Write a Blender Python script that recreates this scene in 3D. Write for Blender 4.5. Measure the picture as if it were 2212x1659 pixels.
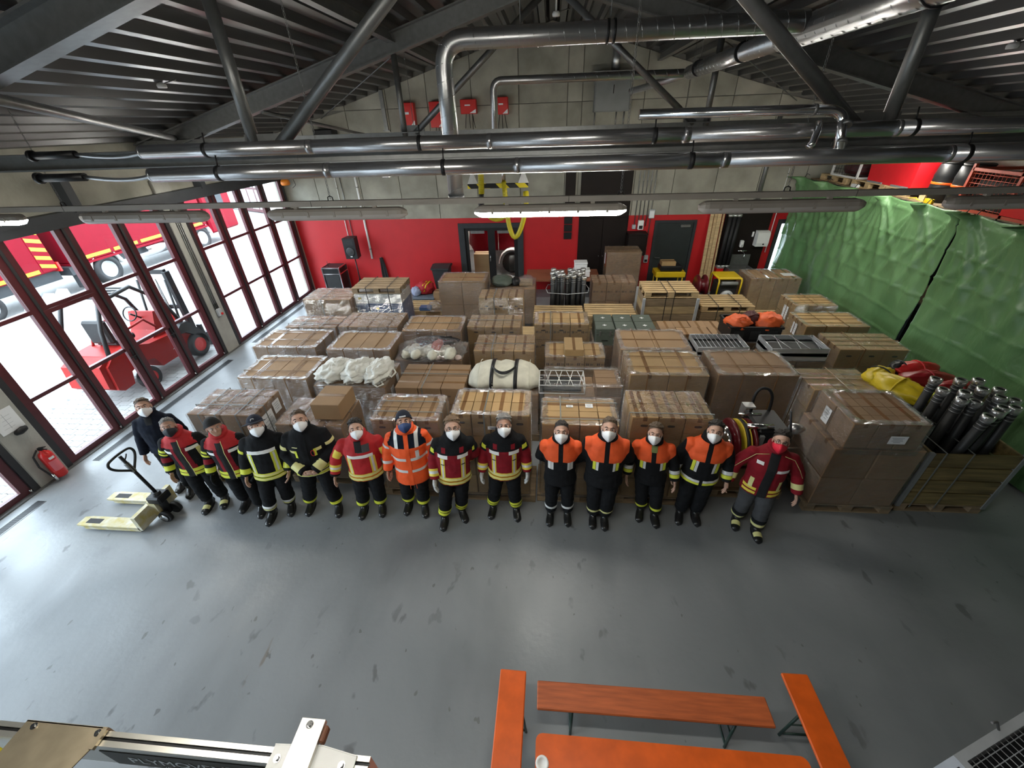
import bpy, bmesh, math, random
import numpy as np
from mathutils import Vector, Matrix, noise as mnoise

for o in list(bpy.data.objects):
    bpy.data.objects.remove(o, do_unlink=True)
SC = bpy.context.scene
COL = SC.collection
random.seed(7)
PI = math.pi

# ------------------------------------------------------------------ camera
cam_d = bpy.data.cameras.new('camera')
cam = bpy.data.objects.new('camera', cam_d)
COL.objects.link(cam)
cam_d.sensor_width = 36.0
cam_d.lens = 36.0 * 880.0 / 2212.0
cam_d.clip_start = 0.05
cam_d.clip_end = 300
cam.matrix_world = Matrix((
    (0.996341, -0.017839, 0.083581, 0.000),
    (0.079922, 0.540902, -0.837280, 0.000),
    (-0.030272, 0.840897, 0.540349, 4.660),
    (0, 0, 0, 1)))
SC.camera = cam

# ------------------------------------------------------------------ world, light, exposure
world = bpy.data.worlds.new('overcast_sky')
SC.world = world
world.use_nodes = True
bg = world.node_tree.nodes['Background']
bg.inputs[0].default_value = (0.76, 0.88, 1.0, 1)
bg.inputs[1].default_value = 6.6
SC.view_settings.view_transform = 'Standard'
SC.view_settings.look = 'None'
SC.view_settings.gamma = 1.0
SC.view_settings.use_curve_mapping = False
SC.view_settings.exposure = 0.9

GATES = [(8.82, 12.87), (4.35, 8.40), (-0.13, 3.92), (-4.6, -0.56)]
for gy0, gy1 in GATES:            # sky portals in the glazed gates
    ld = bpy.data.lights.new('gate_sky_portal', 'AREA')
    ld.shape = 'RECTANGLE'; ld.size = gy1 - gy0; ld.size_y = 3.4
    ld.cycles.is_portal = True
    lo = bpy.data.objects.new('gate_sky_portal', ld)
    COL.objects.link(lo)
    lo.location = (-8.12, (gy0 + gy1) / 2, 1.75)
    lo.rotation_euler = (PI/2, 0, -PI/2)
LAMP_EMIT = 40.0

# ------------------------------------------------------------------ materials
MATS = {}
def mat(name, col, rough=0.6, metal=0.0, var=0.0, scale=4.0, bump=0.0, bscale=40.0, stretch=(1, 1, 1),
        rand=0.0, spec=0.5, col2=None, emit=0.0, detail=4.0, coat=0.0, rvar=0.0, sheen=0.0):
    if name in MATS: return MATS[name]
    m = bpy.data.materials.new(name); m.use_nodes = True
    nt = m.node_tree; N = nt.nodes; L = nt.links
    b = N['Principled BSDF']
    b.inputs['Base Color'].default_value = (*col, 1)
    b.inputs['Roughness'].default_value = rough
    b.inputs['Metallic'].default_value = metal
    b.inputs['Specular IOR Level'].default_value = spec
    b.inputs['Coat Weight'].default_value = coat
    b.inputs['Sheen Weight'].default_value = sheen
    if emit:
        b.inputs['Emission Color'].default_value = (*col, 1)
        b.inputs['Emission Strength'].default_value = emit
    tc = N.new('ShaderNodeTexCoord'); mp = N.new('ShaderNodeMapping')
    mp.inputs['Scale'].default_value = stretch
    L.new(tc.outputs['Object'], mp.inputs[0])
    vec = mp.outputs[0]
    oi = None
    if rand:
        oi = N.new('ShaderNodeObjectInfo')
        ml = N.new('ShaderNodeMath'); ml.operation = 'MULTIPLY'; ml.inputs[1].default_value = 37.0
        L.new(oi.outputs['Random'], ml.inputs[0])
        L.new(ml.outputs[0], mp.inputs['Location'])
    out = None
    if var or col2:
        no = N.new('ShaderNodeTexNoise'); no.inputs['Scale'].default_value = scale
        no.inputs['Detail'].default_value = detail
        L.new(vec, no.inputs['Vector'])
        cr = N.new('ShaderNodeValToRGB')
        cr.color_ramp.elements[0].position = 0.3; cr.color_ramp.elements[1].position = 0.7
        c2 = col2 if col2 else tuple(min(1, c * (1 + var)) for c in col)
        c1 = col if col2 else tuple(c * (1 - var) for c in col)
        cr.color_ramp.elements[0].color = (*c1, 1); cr.color_ramp.elements[1].color = (*c2, 1)
        L.new(no.outputs['Fac'], cr.inputs[0])
        out = cr.outputs[0]
        if rvar:
            rr = N.new('ShaderNodeMapRange')
            rr.inputs['To Min'].default_value = max(0.02, rough - rvar); rr.inputs['To Max'].default_value = min(1, rough + rvar)
            L.new(no.outputs['Fac'], rr.inputs[0]); L.new(rr.outputs[0], b.inputs['Roughness'])
    if rand:
        hs = N.new('ShaderNodeHueSaturation')
        mr = N.new('ShaderNodeMapRange')
        mr.inputs['To Min'].default_value = 1 - rand; mr.inputs['To Max'].default_value = 1 + rand
        L.new(oi.outputs['Random'], mr.inputs[0]); L.new(mr.outputs[0], hs.inputs['Value'])
        if out: L.new(out, hs.inputs['Color'])
        else: hs.inputs['Color'].default_value = (*col, 1)
        out = hs.outputs[0]
    if out: L.new(out, b.inputs['Base Color'])
    if bump:
        n2 = N.new('ShaderNodeTexNoise'); n2.inputs['Scale'].default_value = bscale; n2.inputs['Detail'].default_value = 3
        L.new(vec, n2.inputs['Vector'])
        bp = N.new('ShaderNodeBump'); bp.inputs['Strength'].default_value = bump; bp.inputs['Distance'].default_value = 0.02
        L.new(n2.outputs['Fac'], bp.inputs['Height']); L.new(bp.outputs[0], b.inputs['Normal'])
    MATS[name] = m
    return m

def film_mat(name, amount=0.16, milky=0.08):
    """stretch film: mostly see-through, glossy, wrinkled"""
    m = bpy.data.materials.new(name); m.use_nodes = True
    nt = m.node_tree; N = nt.nodes; L = nt.links
    for n in list(N): N.remove(n)
    out = N.new('ShaderNodeOutputMaterial')
    tr = N.new('ShaderNodeBsdfTransparent'); tr.inputs[0].default_value = (0.97, 0.97, 0.97, 1)
    gl = N.new('ShaderNodeBsdfGlossy'); gl.inputs['Roughness'].default_value = 0.10
    df = N.new('ShaderNodeBsdfDiffuse'); df.inputs[0].default_value = (0.8, 0.8, 0.8, 1)
    tc = N.new('ShaderNodeTexCoord'); mp = N.new('ShaderNodeMapping'); mp.inputs['Scale'].default_value = (2.2, 2.2, 9)
    L.new(tc.outputs['Object'], mp.inputs[0])
    no = N.new('ShaderNodeTexNoise'); no.inputs['Scale'].default_value = 3.5; no.inputs['Detail'].default_value = 5; no.inputs['Distortion'].default_value = 1.2
    L.new(mp.outputs[0], no.inputs['Vector'])
    bp = N.new('ShaderNodeBump'); bp.inputs['Strength'].default_value = 1.0; bp.inputs['Distance'].default_value = 0.2
    L.new(no.outputs['Fac'], bp.inputs['Height'])
    L.new(bp.outputs[0], gl.inputs['Normal'])
    lw = N.new('ShaderNodeLayerWeight'); L.new(bp.outputs[0], lw.inputs['Normal'])
    fr = N.new('ShaderNodeMath'); fr.operation = 'POWER'; fr.inputs[1].default_value = 4.0; L.new(lw.outputs['Facing'], fr.inputs[0])
    ad = N.new('ShaderNodeMath'); ad.operation = 'MULTIPLY_ADD'; ad.inputs[1].default_value = 0.6; ad.inputs[2].default_value = 0.08 + amount * 0.35
    L.new(fr.outputs[0], ad.inputs[0])
    cl = N.new('ShaderNodeClamp'); cl.inputs['Max'].default_value = 0.75
    L.new(ad.outputs[0], cl.inputs[0])
    wr = N.new('ShaderNodeMapRange'); wr.inputs['From Min'].default_value = 0.58; wr.inputs['From Max'].default_value = 0.72
    wr.inputs['To Min'].default_value = milky * 0.3; wr.inputs['To Max'].default_value = milky * 3
    L.new(no.outputs['Fac'], wr.inputs[0])
    m1 = N.new('ShaderNodeMixShader'); L.new(wr.outputs[0], m1.inputs[0]); L.new(tr.outputs[0], m1.inputs[1]); L.new(df.outputs[0], m1.inputs[2])
    m2 = N.new('ShaderNodeMixShader'); L.new(cl.outputs[0], m2.inputs[0]); L.new(m1.outputs[0], m2.inputs[1]); L.new(gl.outputs[0], m2.inputs[2])
    L.new(m2.outputs[0], out.inputs[0])
    MATS[name] = m
    return m

def glass_mat(name, tint=(0.96, 0.98, 0.98)):
    m = bpy.data.materials.new(name); m.use_nodes = True
    nt = m.node_tree; N = nt.nodes; L = nt.links
    for n in list(N): N.remove(n)
    out = N.new('ShaderNodeOutputMaterial')
    tr = N.new('ShaderNodeBsdfTransparent'); tr.inputs[0].default_value = (*tint, 1)
    gl = N.new('ShaderNodeBsdfGlossy'); gl.inputs['Roughness'].default_value = 0.02
    lw = N.new('ShaderNodeLayerWeight')
    pw = N.new('ShaderNodeMath'); pw.operation = 'POWER'; pw.inputs[1].default_value = 5.0; L.new(lw.outputs['Facing'], pw.inputs[0])
    fr = N.new('ShaderNodeMath'); fr.operation = 'MULTIPLY_ADD'; fr.inputs[1].default_value = 0.9; fr.inputs[2].default_value = 0.02; L.new(pw.outputs[0], fr.inputs[0])
    m2 = N.new('ShaderNodeMixShader'); L.new(fr.outputs[0], m2.inputs[0]); L.new(tr.outputs[0], m2.inputs[1]); L.new(gl.outputs[0], m2.inputs[2])
    L.new(m2.outputs[0], out.inputs[0])
    MATS[name] = m
    return m

def floor_mat():
    m = bpy.data.materials.new('painted_concrete_floor'); m.use_nodes = True
    nt = m.node_tree; N = nt.nodes; L = nt.links; b = N['Principled BSDF']
    tc = N.new('ShaderNodeTexCoord')
    def noise(sc, det, stretch=(1, 1, 1), rot=0, dist=0):
        mp = N.new('ShaderNodeMapping'); mp.inputs['Scale'].default_value = stretch; mp.inputs['Rotation'].default_value = (0, 0, rot)
        L.new(tc.outputs['Object'], mp.inputs[0])
        n = N.new('ShaderNodeTexNoise'); n.inputs['Scale'].default_value = sc; n.inputs['Detail'].default_value = det
        n.inputs['Distortion'].default_value = dist
        L.new(mp.outputs[0], n.inputs['Vector']); return n.outputs['Fac']
    def ramp(fac, p0, p1, c0, c1):
        r = N.new('ShaderNodeValToRGB'); r.color_ramp.elements[0].position = p0; r.color_ramp.elements[1].position = p1
        r.color_ramp.elements[0].color = (*c0, 1); r.color_ramp.elements[1].color = (*c1, 1)
        L.new(fac, r.inputs[0]); return r.outputs[0]
    def mix(a, bcol, fac, mode='MIX'):
        x = N.new('ShaderNodeMix'); x.data_type = 'RGBA'; x.blend_type = mode
        if isinstance(fac, float): x.inputs[0].default_value = fac
        else: L.new(fac, x.inputs[0])
        L.new(a, x.inputs[6])
        if isinstance(bcol, tuple): x.inputs[7].default_value = (*bcol, 1)
        else: L.new(bcol, x.inputs[7])
        return x.outputs[2]
    base = ramp(noise(0.5, 6, dist=0.6), 0.35, 0.68, (0.205, 0.22, 0.232), (0.285, 0.298, 0.308))
    streak = ramp(noise(1.1, 5, (1, 0.35, 1), 0.5), 0.48, 0.72, (1, 1, 1), (0.78, 0.78, 0.79))
    base = mix(base, streak, 1.0, 'MULTIPLY')
    # dark footprints, drips and oil spots
    spots = ramp(noise(5.2, 3, (1, 0.6, 1), 0.4, 0.3), 0.64, 0.70, (0, 0, 0), (0.7, 0.7, 0.7))
    area = ramp(noise(0.45, 2), 0.44, 0.56, (0, 0, 0), (1, 1, 1))
    sp = mix(spots, area, 1.0, 'MULTIPLY')
    base = mix(base, (0.11, 0.11, 0.115), sp)
    fine = ramp(noise(9, 2, (1, .6, 1), .5), 0.72, 0.74, (0, 0, 0), (0.8, 0.8, 0.8))
    base = mix(base, (0.13, 0.13, 0.13), fine)
    rust = ramp(noise(3.2, 4, (1, 0.22, 1), -0.35), 0.735, 0.76, (0, 0, 0), (0.6, 0.6, 0.6))
    base = mix(base, (0.16, 0.12, 0.085), rust)
    L.new(base, b.inputs['Base Color'])
    rr = N.new('ShaderNodeMapRange'); rr.inputs['From Min'].default_value = 0.35; rr.inputs['From Max'].default_value = 0.65
    rr.inputs['To Min'].default_value = 0.30; rr.inputs['To Max'].default_value = 0.52
    L.new(noise(0.9, 6, (1, 0.6, 1), 0.5, 0.8), rr.inputs[0]); L.new(rr.outputs[0], b.inputs['Roughness'])
    bp = N.new('ShaderNodeBump'); bp.inputs['Strength'].default_value = 0.12; bp.inputs['Distance'].default_value = 0.02
    L.new(noise(14, 4), bp.inputs['Height']); L.new(bp.outputs[0], b.inputs['Normal'])
    MATS['floor'] = m
    return m

def stripe_mat(name, ca, cb, scale, ang=0.8, rough=0.4):
    m = bpy.data.materials.new(name); m.use_nodes = True
    nt = m.node_tree; N = nt.nodes; L = nt.links; b = N['Principled BSDF']
    tc = N.new('ShaderNodeTexCoord'); mp = N.new('ShaderNodeMapping'); mp.inputs['Rotation'].default_value = (0, ang, 0)
    L.new(tc.outputs['Object'], mp.inputs[0])
    w = N.new('ShaderNodeTexWave'); w.inputs['Scale'].default_value = scale
    L.new(mp.outputs[0], w.inputs['Vector'])
    r = N.new('ShaderNodeValToRGB'); r.color_ramp.interpolation = 'CONSTANT'
    r.color_ramp.elements[0].color = (*ca, 1); r.color_ramp.elements[1].position = 0.5; r.color_ramp.elements[1].color = (*cb, 1)
    L.new(w.outputs['Fac'], r.inputs[0]); L.new(r.outputs[0], b.inputs['Base Color']); b.inputs['Roughness'].default_value = rough
    MATS[name] = m
    return m

M_floor = floor_mat()
M_conc = mat('raw_concrete', (0.315, 0.305, 0.255), 0.85, var=0.26, scale=1.6, bump=0.15, bscale=25, detail=6, rand=0.06)
M_concp = mat('pillar_concrete', (0.36, 0.355, 0.32), 0.85, var=0.12, scale=3, bump=0.15)
M_red = mat('red_wall_paint', (0.47, 0.009, 0.013), 0.5, var=0.05, scale=3, bump=0.03, bscale=60)
M_joint = mat('dark_joint', (0.16, 0.155, 0.14), 0.9, var=.1)
M_deck = mat('roof_deck_metal', (0.12, 0.12, 0.124), 0.30, metal=0.65, var=0.2, scale=3, stretch=(1, .2, 1))
M_steel = mat('galvanised_steel', (0.22, 0.223, 0.22), 0.40, metal=0.7, var=0.10, scale=12)
M_duct = mat('spiral_duct_steel', (0.52, 0.53, 0.54), 0.3, metal=0.9, var=0.05, scale=3)
M_refl = mat('reflector_aluminium', (0.55, 0.55, 0.56), 0.27, metal=0.92, var=0.05, scale=2, stretch=(.3, 1, 1))
M_chrome = mat('polished_steel', (0.75, 0.75, 0.76), 0.14, metal=1.0, var=.05)
M_black = mat('black_rubber', (0.007, 0.007, 0.008), 0.6, var=.3, scale=10)
M_blackp = mat('black_plastic', (0.011, 0.011, 0.012), 0.45, spec=.35, var=.2)
M_dark = mat('dark_brown_panel', (0.009, 0.005, 0.004), 0.55, spec=.25, var=0.2, scale=3)
M_gate = mat('maroon_gate_paint', (0.072, 0.012, 0.016), 0.38, var=0.15, scale=5)
M_seal = mat('gate_seal_dark', (0.02, 0.02, 0.022), 0.5, var=.2)
M_anth = mat('anthracite_paint', (0.032, 0.036, 0.04), 0.5, spec=.3, var=.12)
M_gdoor = mat('grey_green_steel_door', (0.024, 0.030, 0.030), 0.55, spec=.3, var=.1)
M_white = mat('white_paint', (0.78, 0.78, 0.76), 0.45, var=.05)
M_lampb = mat('lamp_housing_grey', (0.30, 0.27, 0.235), 0.4, var=.08)
M_lampc = mat('lamp_diffuser_unlit', (0.44, 0.41, 0.38), 0.25, var=.05)
M_lampon = mat('lamp_diffuser_lit', (1.0, 0.97, 0.88), 0.3, emit=LAMP_EMIT)
M_card = mat('cardboard', (0.32, 0.198, 0.102), 0.72, var=0.10, scale=3, bump=0.05, bscale=30, rand=0.13)
M_card2 = mat('cardboard_pinkish', (0.285, 0.176, 0.096), 0.72, var=0.10, scale=3, bump=0.05, bscale=30, rand=0.12)
M_card3 = mat('cardboard_tan', (0.39, 0.25, 0.112), 0.72, var=0.10, scale=3, bump=0.05, bscale=30, rand=0.12)
M_tape = mat('brown_packing_tape', (0.21, 0.115, 0.052), 0.18, var=.12, scale=6, rand=.15, coat=.5)
M_ink = mat('carton_print_ink', (0.06, 0.045, 0.035), 0.7, var=.1)
M_strap = mat('grey_plastic_strap', (0.16, 0.17, 0.16), 0.35, var=.15)
M_strapb = mat('black_plastic_strap', (0.02, 0.02, 0.02), 0.35, var=.15)
M_paper = mat('white_paper', (0.78, 0.79, 0.80), 0.6, var=.04)
M_pal = mat('pallet_wood', (0.50, 0.36, 0.19), 0.75, var=0.2, scale=6, stretch=(.6, 4, 4), bump=.1, rand=.12)
M_palo = mat('weathered_pallet_wood', (0.26, 0.185, 0.11), 0.8, var=0.25, scale=6, stretch=(.6, 4, 4), bump=.12, rand=.15)
M_film = film_mat('stretch_film', 0.2, 0.03)
M_filmm = film_mat('milky_stretch_film', 0.3, 0.08)
M_filmr = film_mat('bunched_film_edge', 0.5, 0.22)
M_glass = glass_mat('window_glass')
M_orange = mat('orange_varnish', (0.72, 0.115, 0.012), 0.36, var=0.14, scale=7, stretch=(1, 1, 1), bump=.05, bscale=20)
M_orangeo = mat('worn_orange_varnish', (0.46, 0.105, 0.028), 0.5, var=0.22, scale=8, stretch=(.5, 5, 1), bump=.1, bscale=20)
M_green_m = mat('dark_green_metal', (0.02, 0.045, 0.035), 0.45, var=.2)
M_army = mat('olive_green_case', (0.085, 0.105, 0.085), 0.5, var=.12, scale=8)
M_yel = mat('yellow_rubber', (0.62, 0.46, 0.03), 0.5, var=.15, scale=8)
M_hose_y = mat('yellow_hose', (0.55, 0.46, 0.02), 0.42, var=.12)
M_rub_g = mat('dark_grey_rubber', (0.022, 0.023, 0.024), 0.5, var=.2, rand=.2)
M_alu = mat('aluminium_coupling', (0.62, 0.62, 0.62), 0.3, metal=.9, var=.15)
M_redp = mat('red_enamel', (0.60, 0.018, 0.016), 0.32, var=.08)
M_redv = mat('vehicle_red', (0.17, 0.0018, 0.010), 0.5, var=.05, spec=.12)
M_yelp = mat('fluorescent_yellow_print', (0.62, 0.43, 0.01), 0.4, var=.04)
M_grey = mat('light_grey_plastic', (0.42, 0.44, 0.46), 0.45, var=.08)
M_boxg = mat('grey_metal_cabinet', (0.20, 0.21, 0.21), 0.45, var=.08)
M_wire = mat('wire_steel', (0.55, 0.56, 0.58), 0.3, metal=.7, var=.15)
M_cloth_w = mat('off_white_canvas', (0.62, 0.60, 0.50), 0.8, var=.12, scale=7, bump=.2, bscale=14)
M_blue = mat('blue_board', (0.09, 0.16, 0.33), 0.5, var=.1)
M_haz = stripe_mat('hazard_stripes', (0.01, 0.01, 0.01), (0.85, 0.68, 0.02), 1.1)
M_brass = mat('worn_zinc_plate', (0.42, 0.35, 0.24), 0.38, metal=.75, var=.25, scale=5)
M_alub = mat('anodised_aluminium', (0.62, 0.60, 0.54), 0.3, metal=.8, var=.12, scale=3, stretch=(.3, 2, 2))
M_pave = None

# ------------------------------------------------------------------ mesh helpers
class MB:
    def __init__(s): s.v = []; s.f = []; s.m = []; s.sm = []; s.cur = 0
    def add(s, vs, fs, smooth=False):
        o = len(s.v); s.v += [tuple(v) for v in vs]
        for f in fs: s.f.append(tuple(i + o for i in f)); s.m.append(s.cur); s.sm.append(smooth)
        return s
    def box(s, x0, x1, y0, y1, z0, z1, bev=0.0):
        if bev:
            b = bev; vs = []; 
            for z, i in ((z0, b), (z0 + b, 0), (z1 - b, 0), (z1, b)):
                vs += [(x0 + b + i*0, y0 + i, z), (x1 - b, y0 + i, z), (x1 - i, y0 + b, z), (x1 - i, y1 - b, z),
                       (x1 - b, y1 - i, z), (x0 + b, y1 - i, z), (x0 + i, y1 - b, z), (x0 + i, y0 + b, z)]
            fs = [tuple(range(7, -1, -1)), tuple(range(24, 32))]
            for k in range(3):
                for i in range(8): fs.append((k*8 + i, k*8 + (i+1) % 8, k*8 + 8 + (i+1) % 8, k*8 + 8 + i))
            return s.add(vs, fs)
        vs = [(x0, y0, z0), (x1, y0, z0), (x1, y1, z0), (x0, y1, z0), (x0, y0, z1), (x1, y0, z1), (x1, y1, z1), (x0, y1, z1)]
        return s.add(vs, [(0, 3, 2, 1), (4, 5, 6, 7), (0, 1, 5, 4), (1, 2, 6, 5), (2, 3, 7, 6), (3, 0, 4, 7)])
    def cbox(s, c, d, R=None, bev=0.0):
        t = MB(); t.box(-d[0]/2, d[0]/2, -d[1]/2, d[1]/2, -d[2]/2, d[2]/2, bev)
        vs = [Vector(v) for v in t.v]
        if R is not None: vs = [R @ v for v in vs]
        c = Vector(c)
        return s.add([v + c for v in vs], t.f)
    def bar(s, p0, p1, w, h, up=(0, 0, 1)):
        p0 = Vector(p0); p1 = Vector(p1); d = (p1 - p0); L = d.length; d.normalize()
        u = Vector(up); x = d.cross(u)
        if x.length < 1e-4: x = d.cross(Vector((0, 1, 0)))
        x.normalize(); z = x.cross(d)
        R = Matrix((x, d, z)).transposed()
        return s.cbox((p0 + p1) / 2, (w, L, h), R)
    def tube(s, p0, p1, r, r1=None, n=12, cap=True):
        return s.path([p0, p1], r if r1 is None else [r, r1], n, cap)
    def path(s, pts, r, n=10, cap=True, smooth=True):
        pts = [Vector(p) for p in pts]; m = len(pts)
        rs = r if isinstance(r, (list, tuple)) else [r] * m
        T = []
        for i in range(m):
            a = pts[max(0, i-1)]; b = pts[min(m-1, i+1)]; T.append((b - a).normalized())
        x = T[0].orthogonal().normalized(); vs = []
        for i in range(m):
            x = (x - T[i] * x.dot(T[i])); x = x.normalized() if x.length > 1e-6 else T[i].orthogonal().normalized()
            y = T[i].cross(x)
            for k in range(n):
                a = 2*PI*k/n; vs.append(pts[i] + (x*math.cos(a) + y*math.sin(a)) * rs[i])
        fs = []
        for i in range(m-1):
            for k in range(n): fs.append((i*n+k, i*n+(k+1) % n, (i+1)*n+(k+1) % n, (i+1)*n+k))
        s.add(vs, fs, smooth)
        if cap:
            o = len(s.v) - len(vs)
            s.f.append(tuple(o + k for k in range(n-1, -1, -1))); s.m.append(s.cur); s.sm.append(False)
            s.f.append(tuple(o + (m-1)*n + k for k in range(n))); s.m.append(s.cur); s.sm.append(False)
        return s
    def lathe(s, prof, c=(0, 0, 0), axis='Z', n=20, smooth=True):
        c = Vector(c); vs = []
        for r, h in prof:
            for k in range(n):
                a = 2*PI*k/n; p = (r*math.cos(a), r*math.sin(a), h)
                if axis == 'X': p = (p[2], p[0], p[1])
                elif axis == 'Y': p = (p[1], p[2], p[0])
                vs.append(c + Vector(p))
        fs = []
        for i in range(len(prof)-1):
            for k in range(n): fs.append((i*n+k, i*n+(k+1) % n, (i+1)*n+(k+1) % n, (i+1)*n+k))
        fs.append(tuple(range(n-1, -1, -1))); fs.append(tuple((len(prof)-1)*n + k for k in range(n)))
        return s.add(vs, fs, smooth)
    def ell(s, c, r, nu=14, nv=9, R=None):
        c = Vector(c); vs = []; fs = []
        for j in range(nv+1):
            t = PI*j/nv
            for i in range(nu):
                a = 2*PI*i/nu
                v = Vector((r[0]*math.sin(t)*math.cos(a), r[1]*math.sin(t)*math.sin(a), r[2]*math.cos(t)))
                vs.append(c + (R @ v if R is not None else v))
        for j in range(nv):
            for i in range(nu):
                fs.append((j*nu+i, (j+1)*nu+i, (j+1)*nu+(i+1) % nu, j*nu+(i+1) % nu))
        return s.add(vs, fs, True)
    def loft(s, rings, n=16, smooth=True):
        """rings: (center, xaxis, yaxis) ellipses"""
        vs = []; m = len(rings)
        for c, x, y in rings:
            c = Vector(c); x = Vector(x); y = Vector(y)
            for k in range(n):
                a = 2*PI*k/n; vs.append(c + x*math.cos(a) + y*math.sin(a))
        fs = []
        for i in range(m-1):
            for k in range(n): fs.append((i*n+k, i*n+(k+1) % n, (i+1)*n+(k+1) % n, (i+1)*n+k))
        fs.append(tuple(range(n-1, -1, -1))); fs.append(tuple((m-1)*n + k for k in range(n)))
        return s.add(vs, fs, smooth)
    def prism(s, poly, a0, a1, axis='Y'):
        """poly in the two other axes (x,z) for Y, (y,z) for X, (x,y) for Z"""
        n = len(poly)
        def P(p, a):
            return (p[0], a, p[1]) if axis == 'Y' else ((a, p[0], p[1]) if axis == 'X' else (p[0], p[1], a))
        vs = [P(p, a0) for p in poly] + [P(p, a1) for p in poly]
        fs = [tuple(range(n)), tuple(range(2*n-1, n-1, -1))]
        for i in range(n): fs.append((i, i+n, (i+1) % n + n, (i+1) % n))
        return s.add(vs, fs)
    def grid(s, P, smooth=True, thick=None):
        """P: 2D list of points"""
        h = len(P); w = len(P[0]); vs = [p for row in P for p in row]
        fs = [(j*w+i, j*w+i+1, (j+1)*w+i+1, (j+1)*w+i) for j in range(h-1) for i in range(w-1)]
        return s.add(vs, fs, smooth)
    def mesh(s, name, mats, fix=True):
        me = bpy.data.meshes.new(name)
        me.from_pydata([tuple(v) for v in s.v], [], s.f)
        for mm in (mats if isinstance(mats, (list, tuple)) else [mats]): me.materials.append(mm)
        me.polygons.foreach_set('material_index', s.m)
        me.polygons.foreach_set('use_smooth', s.sm)
        if fix:
            b = bmesh.new(); b.from_mesh(me); bmesh.ops.recalc_face_normals(b, faces=b.faces); b.to_mesh(me); b.free()
        me.update()
        return me
    def obj(s, name, mats, parent=None, loc=None, rotz=None, label=None, cat=None, group=None, kind=None, fix=True):
        return link(name, s.mesh(name, mats, fix), parent, loc, rotz, label, cat, group, kind)

def link(name, me, parent=None, loc=None, rotz=None, label=None, cat=None, group=None, kind=None):
    o = bpy.data.objects.new(name, me); COL.objects.link(o)
    if parent is not None: o.parent = parent
    if loc is not None: o.location = loc
    if rotz is not None: o.rotation_euler = (0, 0, rotz)
    return tag(o, label, cat, group, kind)
def tag(o, label=None, cat=None, group=None, kind=None):
    if label: o['label'] = label
    if cat: o['category'] = cat
    if group: o['group'] = group
    if kind: o['kind'] = kind
    return o
def thing(name, label=None, cat=None, loc=(0, 0, 0), rotz=0.0, group=None, kind=None):
    o = bpy.data.objects.new(name, None); COL.objects.link(o); o.empty_display_size = 0.1
    o.location = loc; o.rotation_euler = (0, 0, rotz)
    return tag(o, label, cat, group, kind)
def copy_tree(o, parent=None):
    c = o.copy(); COL.objects.link(c)
    if parent is not None: c.parent = parent
    for ch in list(o.children): copy_tree(ch, c)
    return c
def box_obj(name, x0, x1, y0, y1, z0, z1, m, parent=None, bev=0.0, **k):
    return MB().box(x0, x1, y0, y1, z0, z1, bev).obj(name, m, parent, **k)
def bez(p0, p1, p2, n=8):
    p0, p1, p2 = Vector(p0), Vector(p1), Vector(p2)
    return [(p0*(1-t)**2 + p1*2*t*(1-t) + p2*t*t) for t in [i/n for i in range(n+1)]]
def text_mesh(body, size, name, depth=0.002, shear=0.0):
    cu = bpy.data.curves.new(name, 'FONT'); cu.body = body; cu.size = size; cu.extrude = depth
    cu.align_x = 'CENTER'; cu.align_y = 'CENTER'; cu.shear = shear; cu.resolution_u = 3
    t = bpy.data.objects.new(name, cu); COL.objects.link(t)
    dg = bpy.context.evaluated_depsgraph_get()
    me = bpy.data.meshes.new_from_object(t.evaluated_get(dg))
    bpy.data.objects.remove(t, do_unlink=True); bpy.data.curves.remove(cu)
    return me
def text_obj(body, size, name, m, parent, loc, rot, depth=0.002, shear=0.0):
    me = text_mesh(body, size, name, depth, shear); me.materials.clear(); me.materials.append(m)
    o = link(name, me, parent, loc); o.rotation_euler = rot
    return o

def crom(P, n=5):
    P = [Vector(p) for p in P]; out = []
    for i in range(len(P)-1):
        a, b, c, d = P[max(0, i-1)], P[i], P[i+1], P[min(len(P)-1, i+2)]
        for k in range(n):
            t = k/n; out.append(.5*((2*b) + (c-a)*t + (2*a-5*b+4*c-d)*t*t + (3*b-a-3*c+d)*t**3))
    return out + [P[-1]]

# ================================================================== STRUCTURE
APEX, SLOPE = 6.70, 0.27
def roof(x): return APEX - SLOPE * abs(x)

fl = MB().box(-8.25, 8.25, -6.2, 13.25, -0.25, 0.0).obj('floor', M_floor, kind='structure')

# --- back wall: red painted lower part with openings, concrete panels above
wb = MB()
for a, b, z0, z1 in ((-8.2, -2.71, 0, 2.25), (-2.71, -0.86, 2.03, 2.25), (-0.86, 3.17, 0, 2.25),
                     (3.17, 4.27, 2.07, 2.25), (4.27, 6.65, 0, 2.25), (6.65, 7.6, 2.03, 2.25), (7.6, 8.2, 0, 2.25)):
    wb.box(a, b, 13.0, 13.22, z0, z1)
wall_back = wb.obj('wall_back', M_red, kind='structure')
bk = MB()
bk.prism([(-8.2, 2.25), (8.2, 2.25), (8.2, roof(8.2)+.14), (0, APEX+.14), (-8.2, roof(8.2)+.14)], 13.03, 13.24)
bk.obj('joint_backing', M_joint, wall_back)
cols = [-8.2, -7.0, -5.62, -4.42, -3.3, -2.1, -0.85, 0.42, 0.80, 2.38, 3.45, 4.6, 5.75, 6.95, 8.2]
rows = [2.25, 3.55, 5.06, 9.0]
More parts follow.
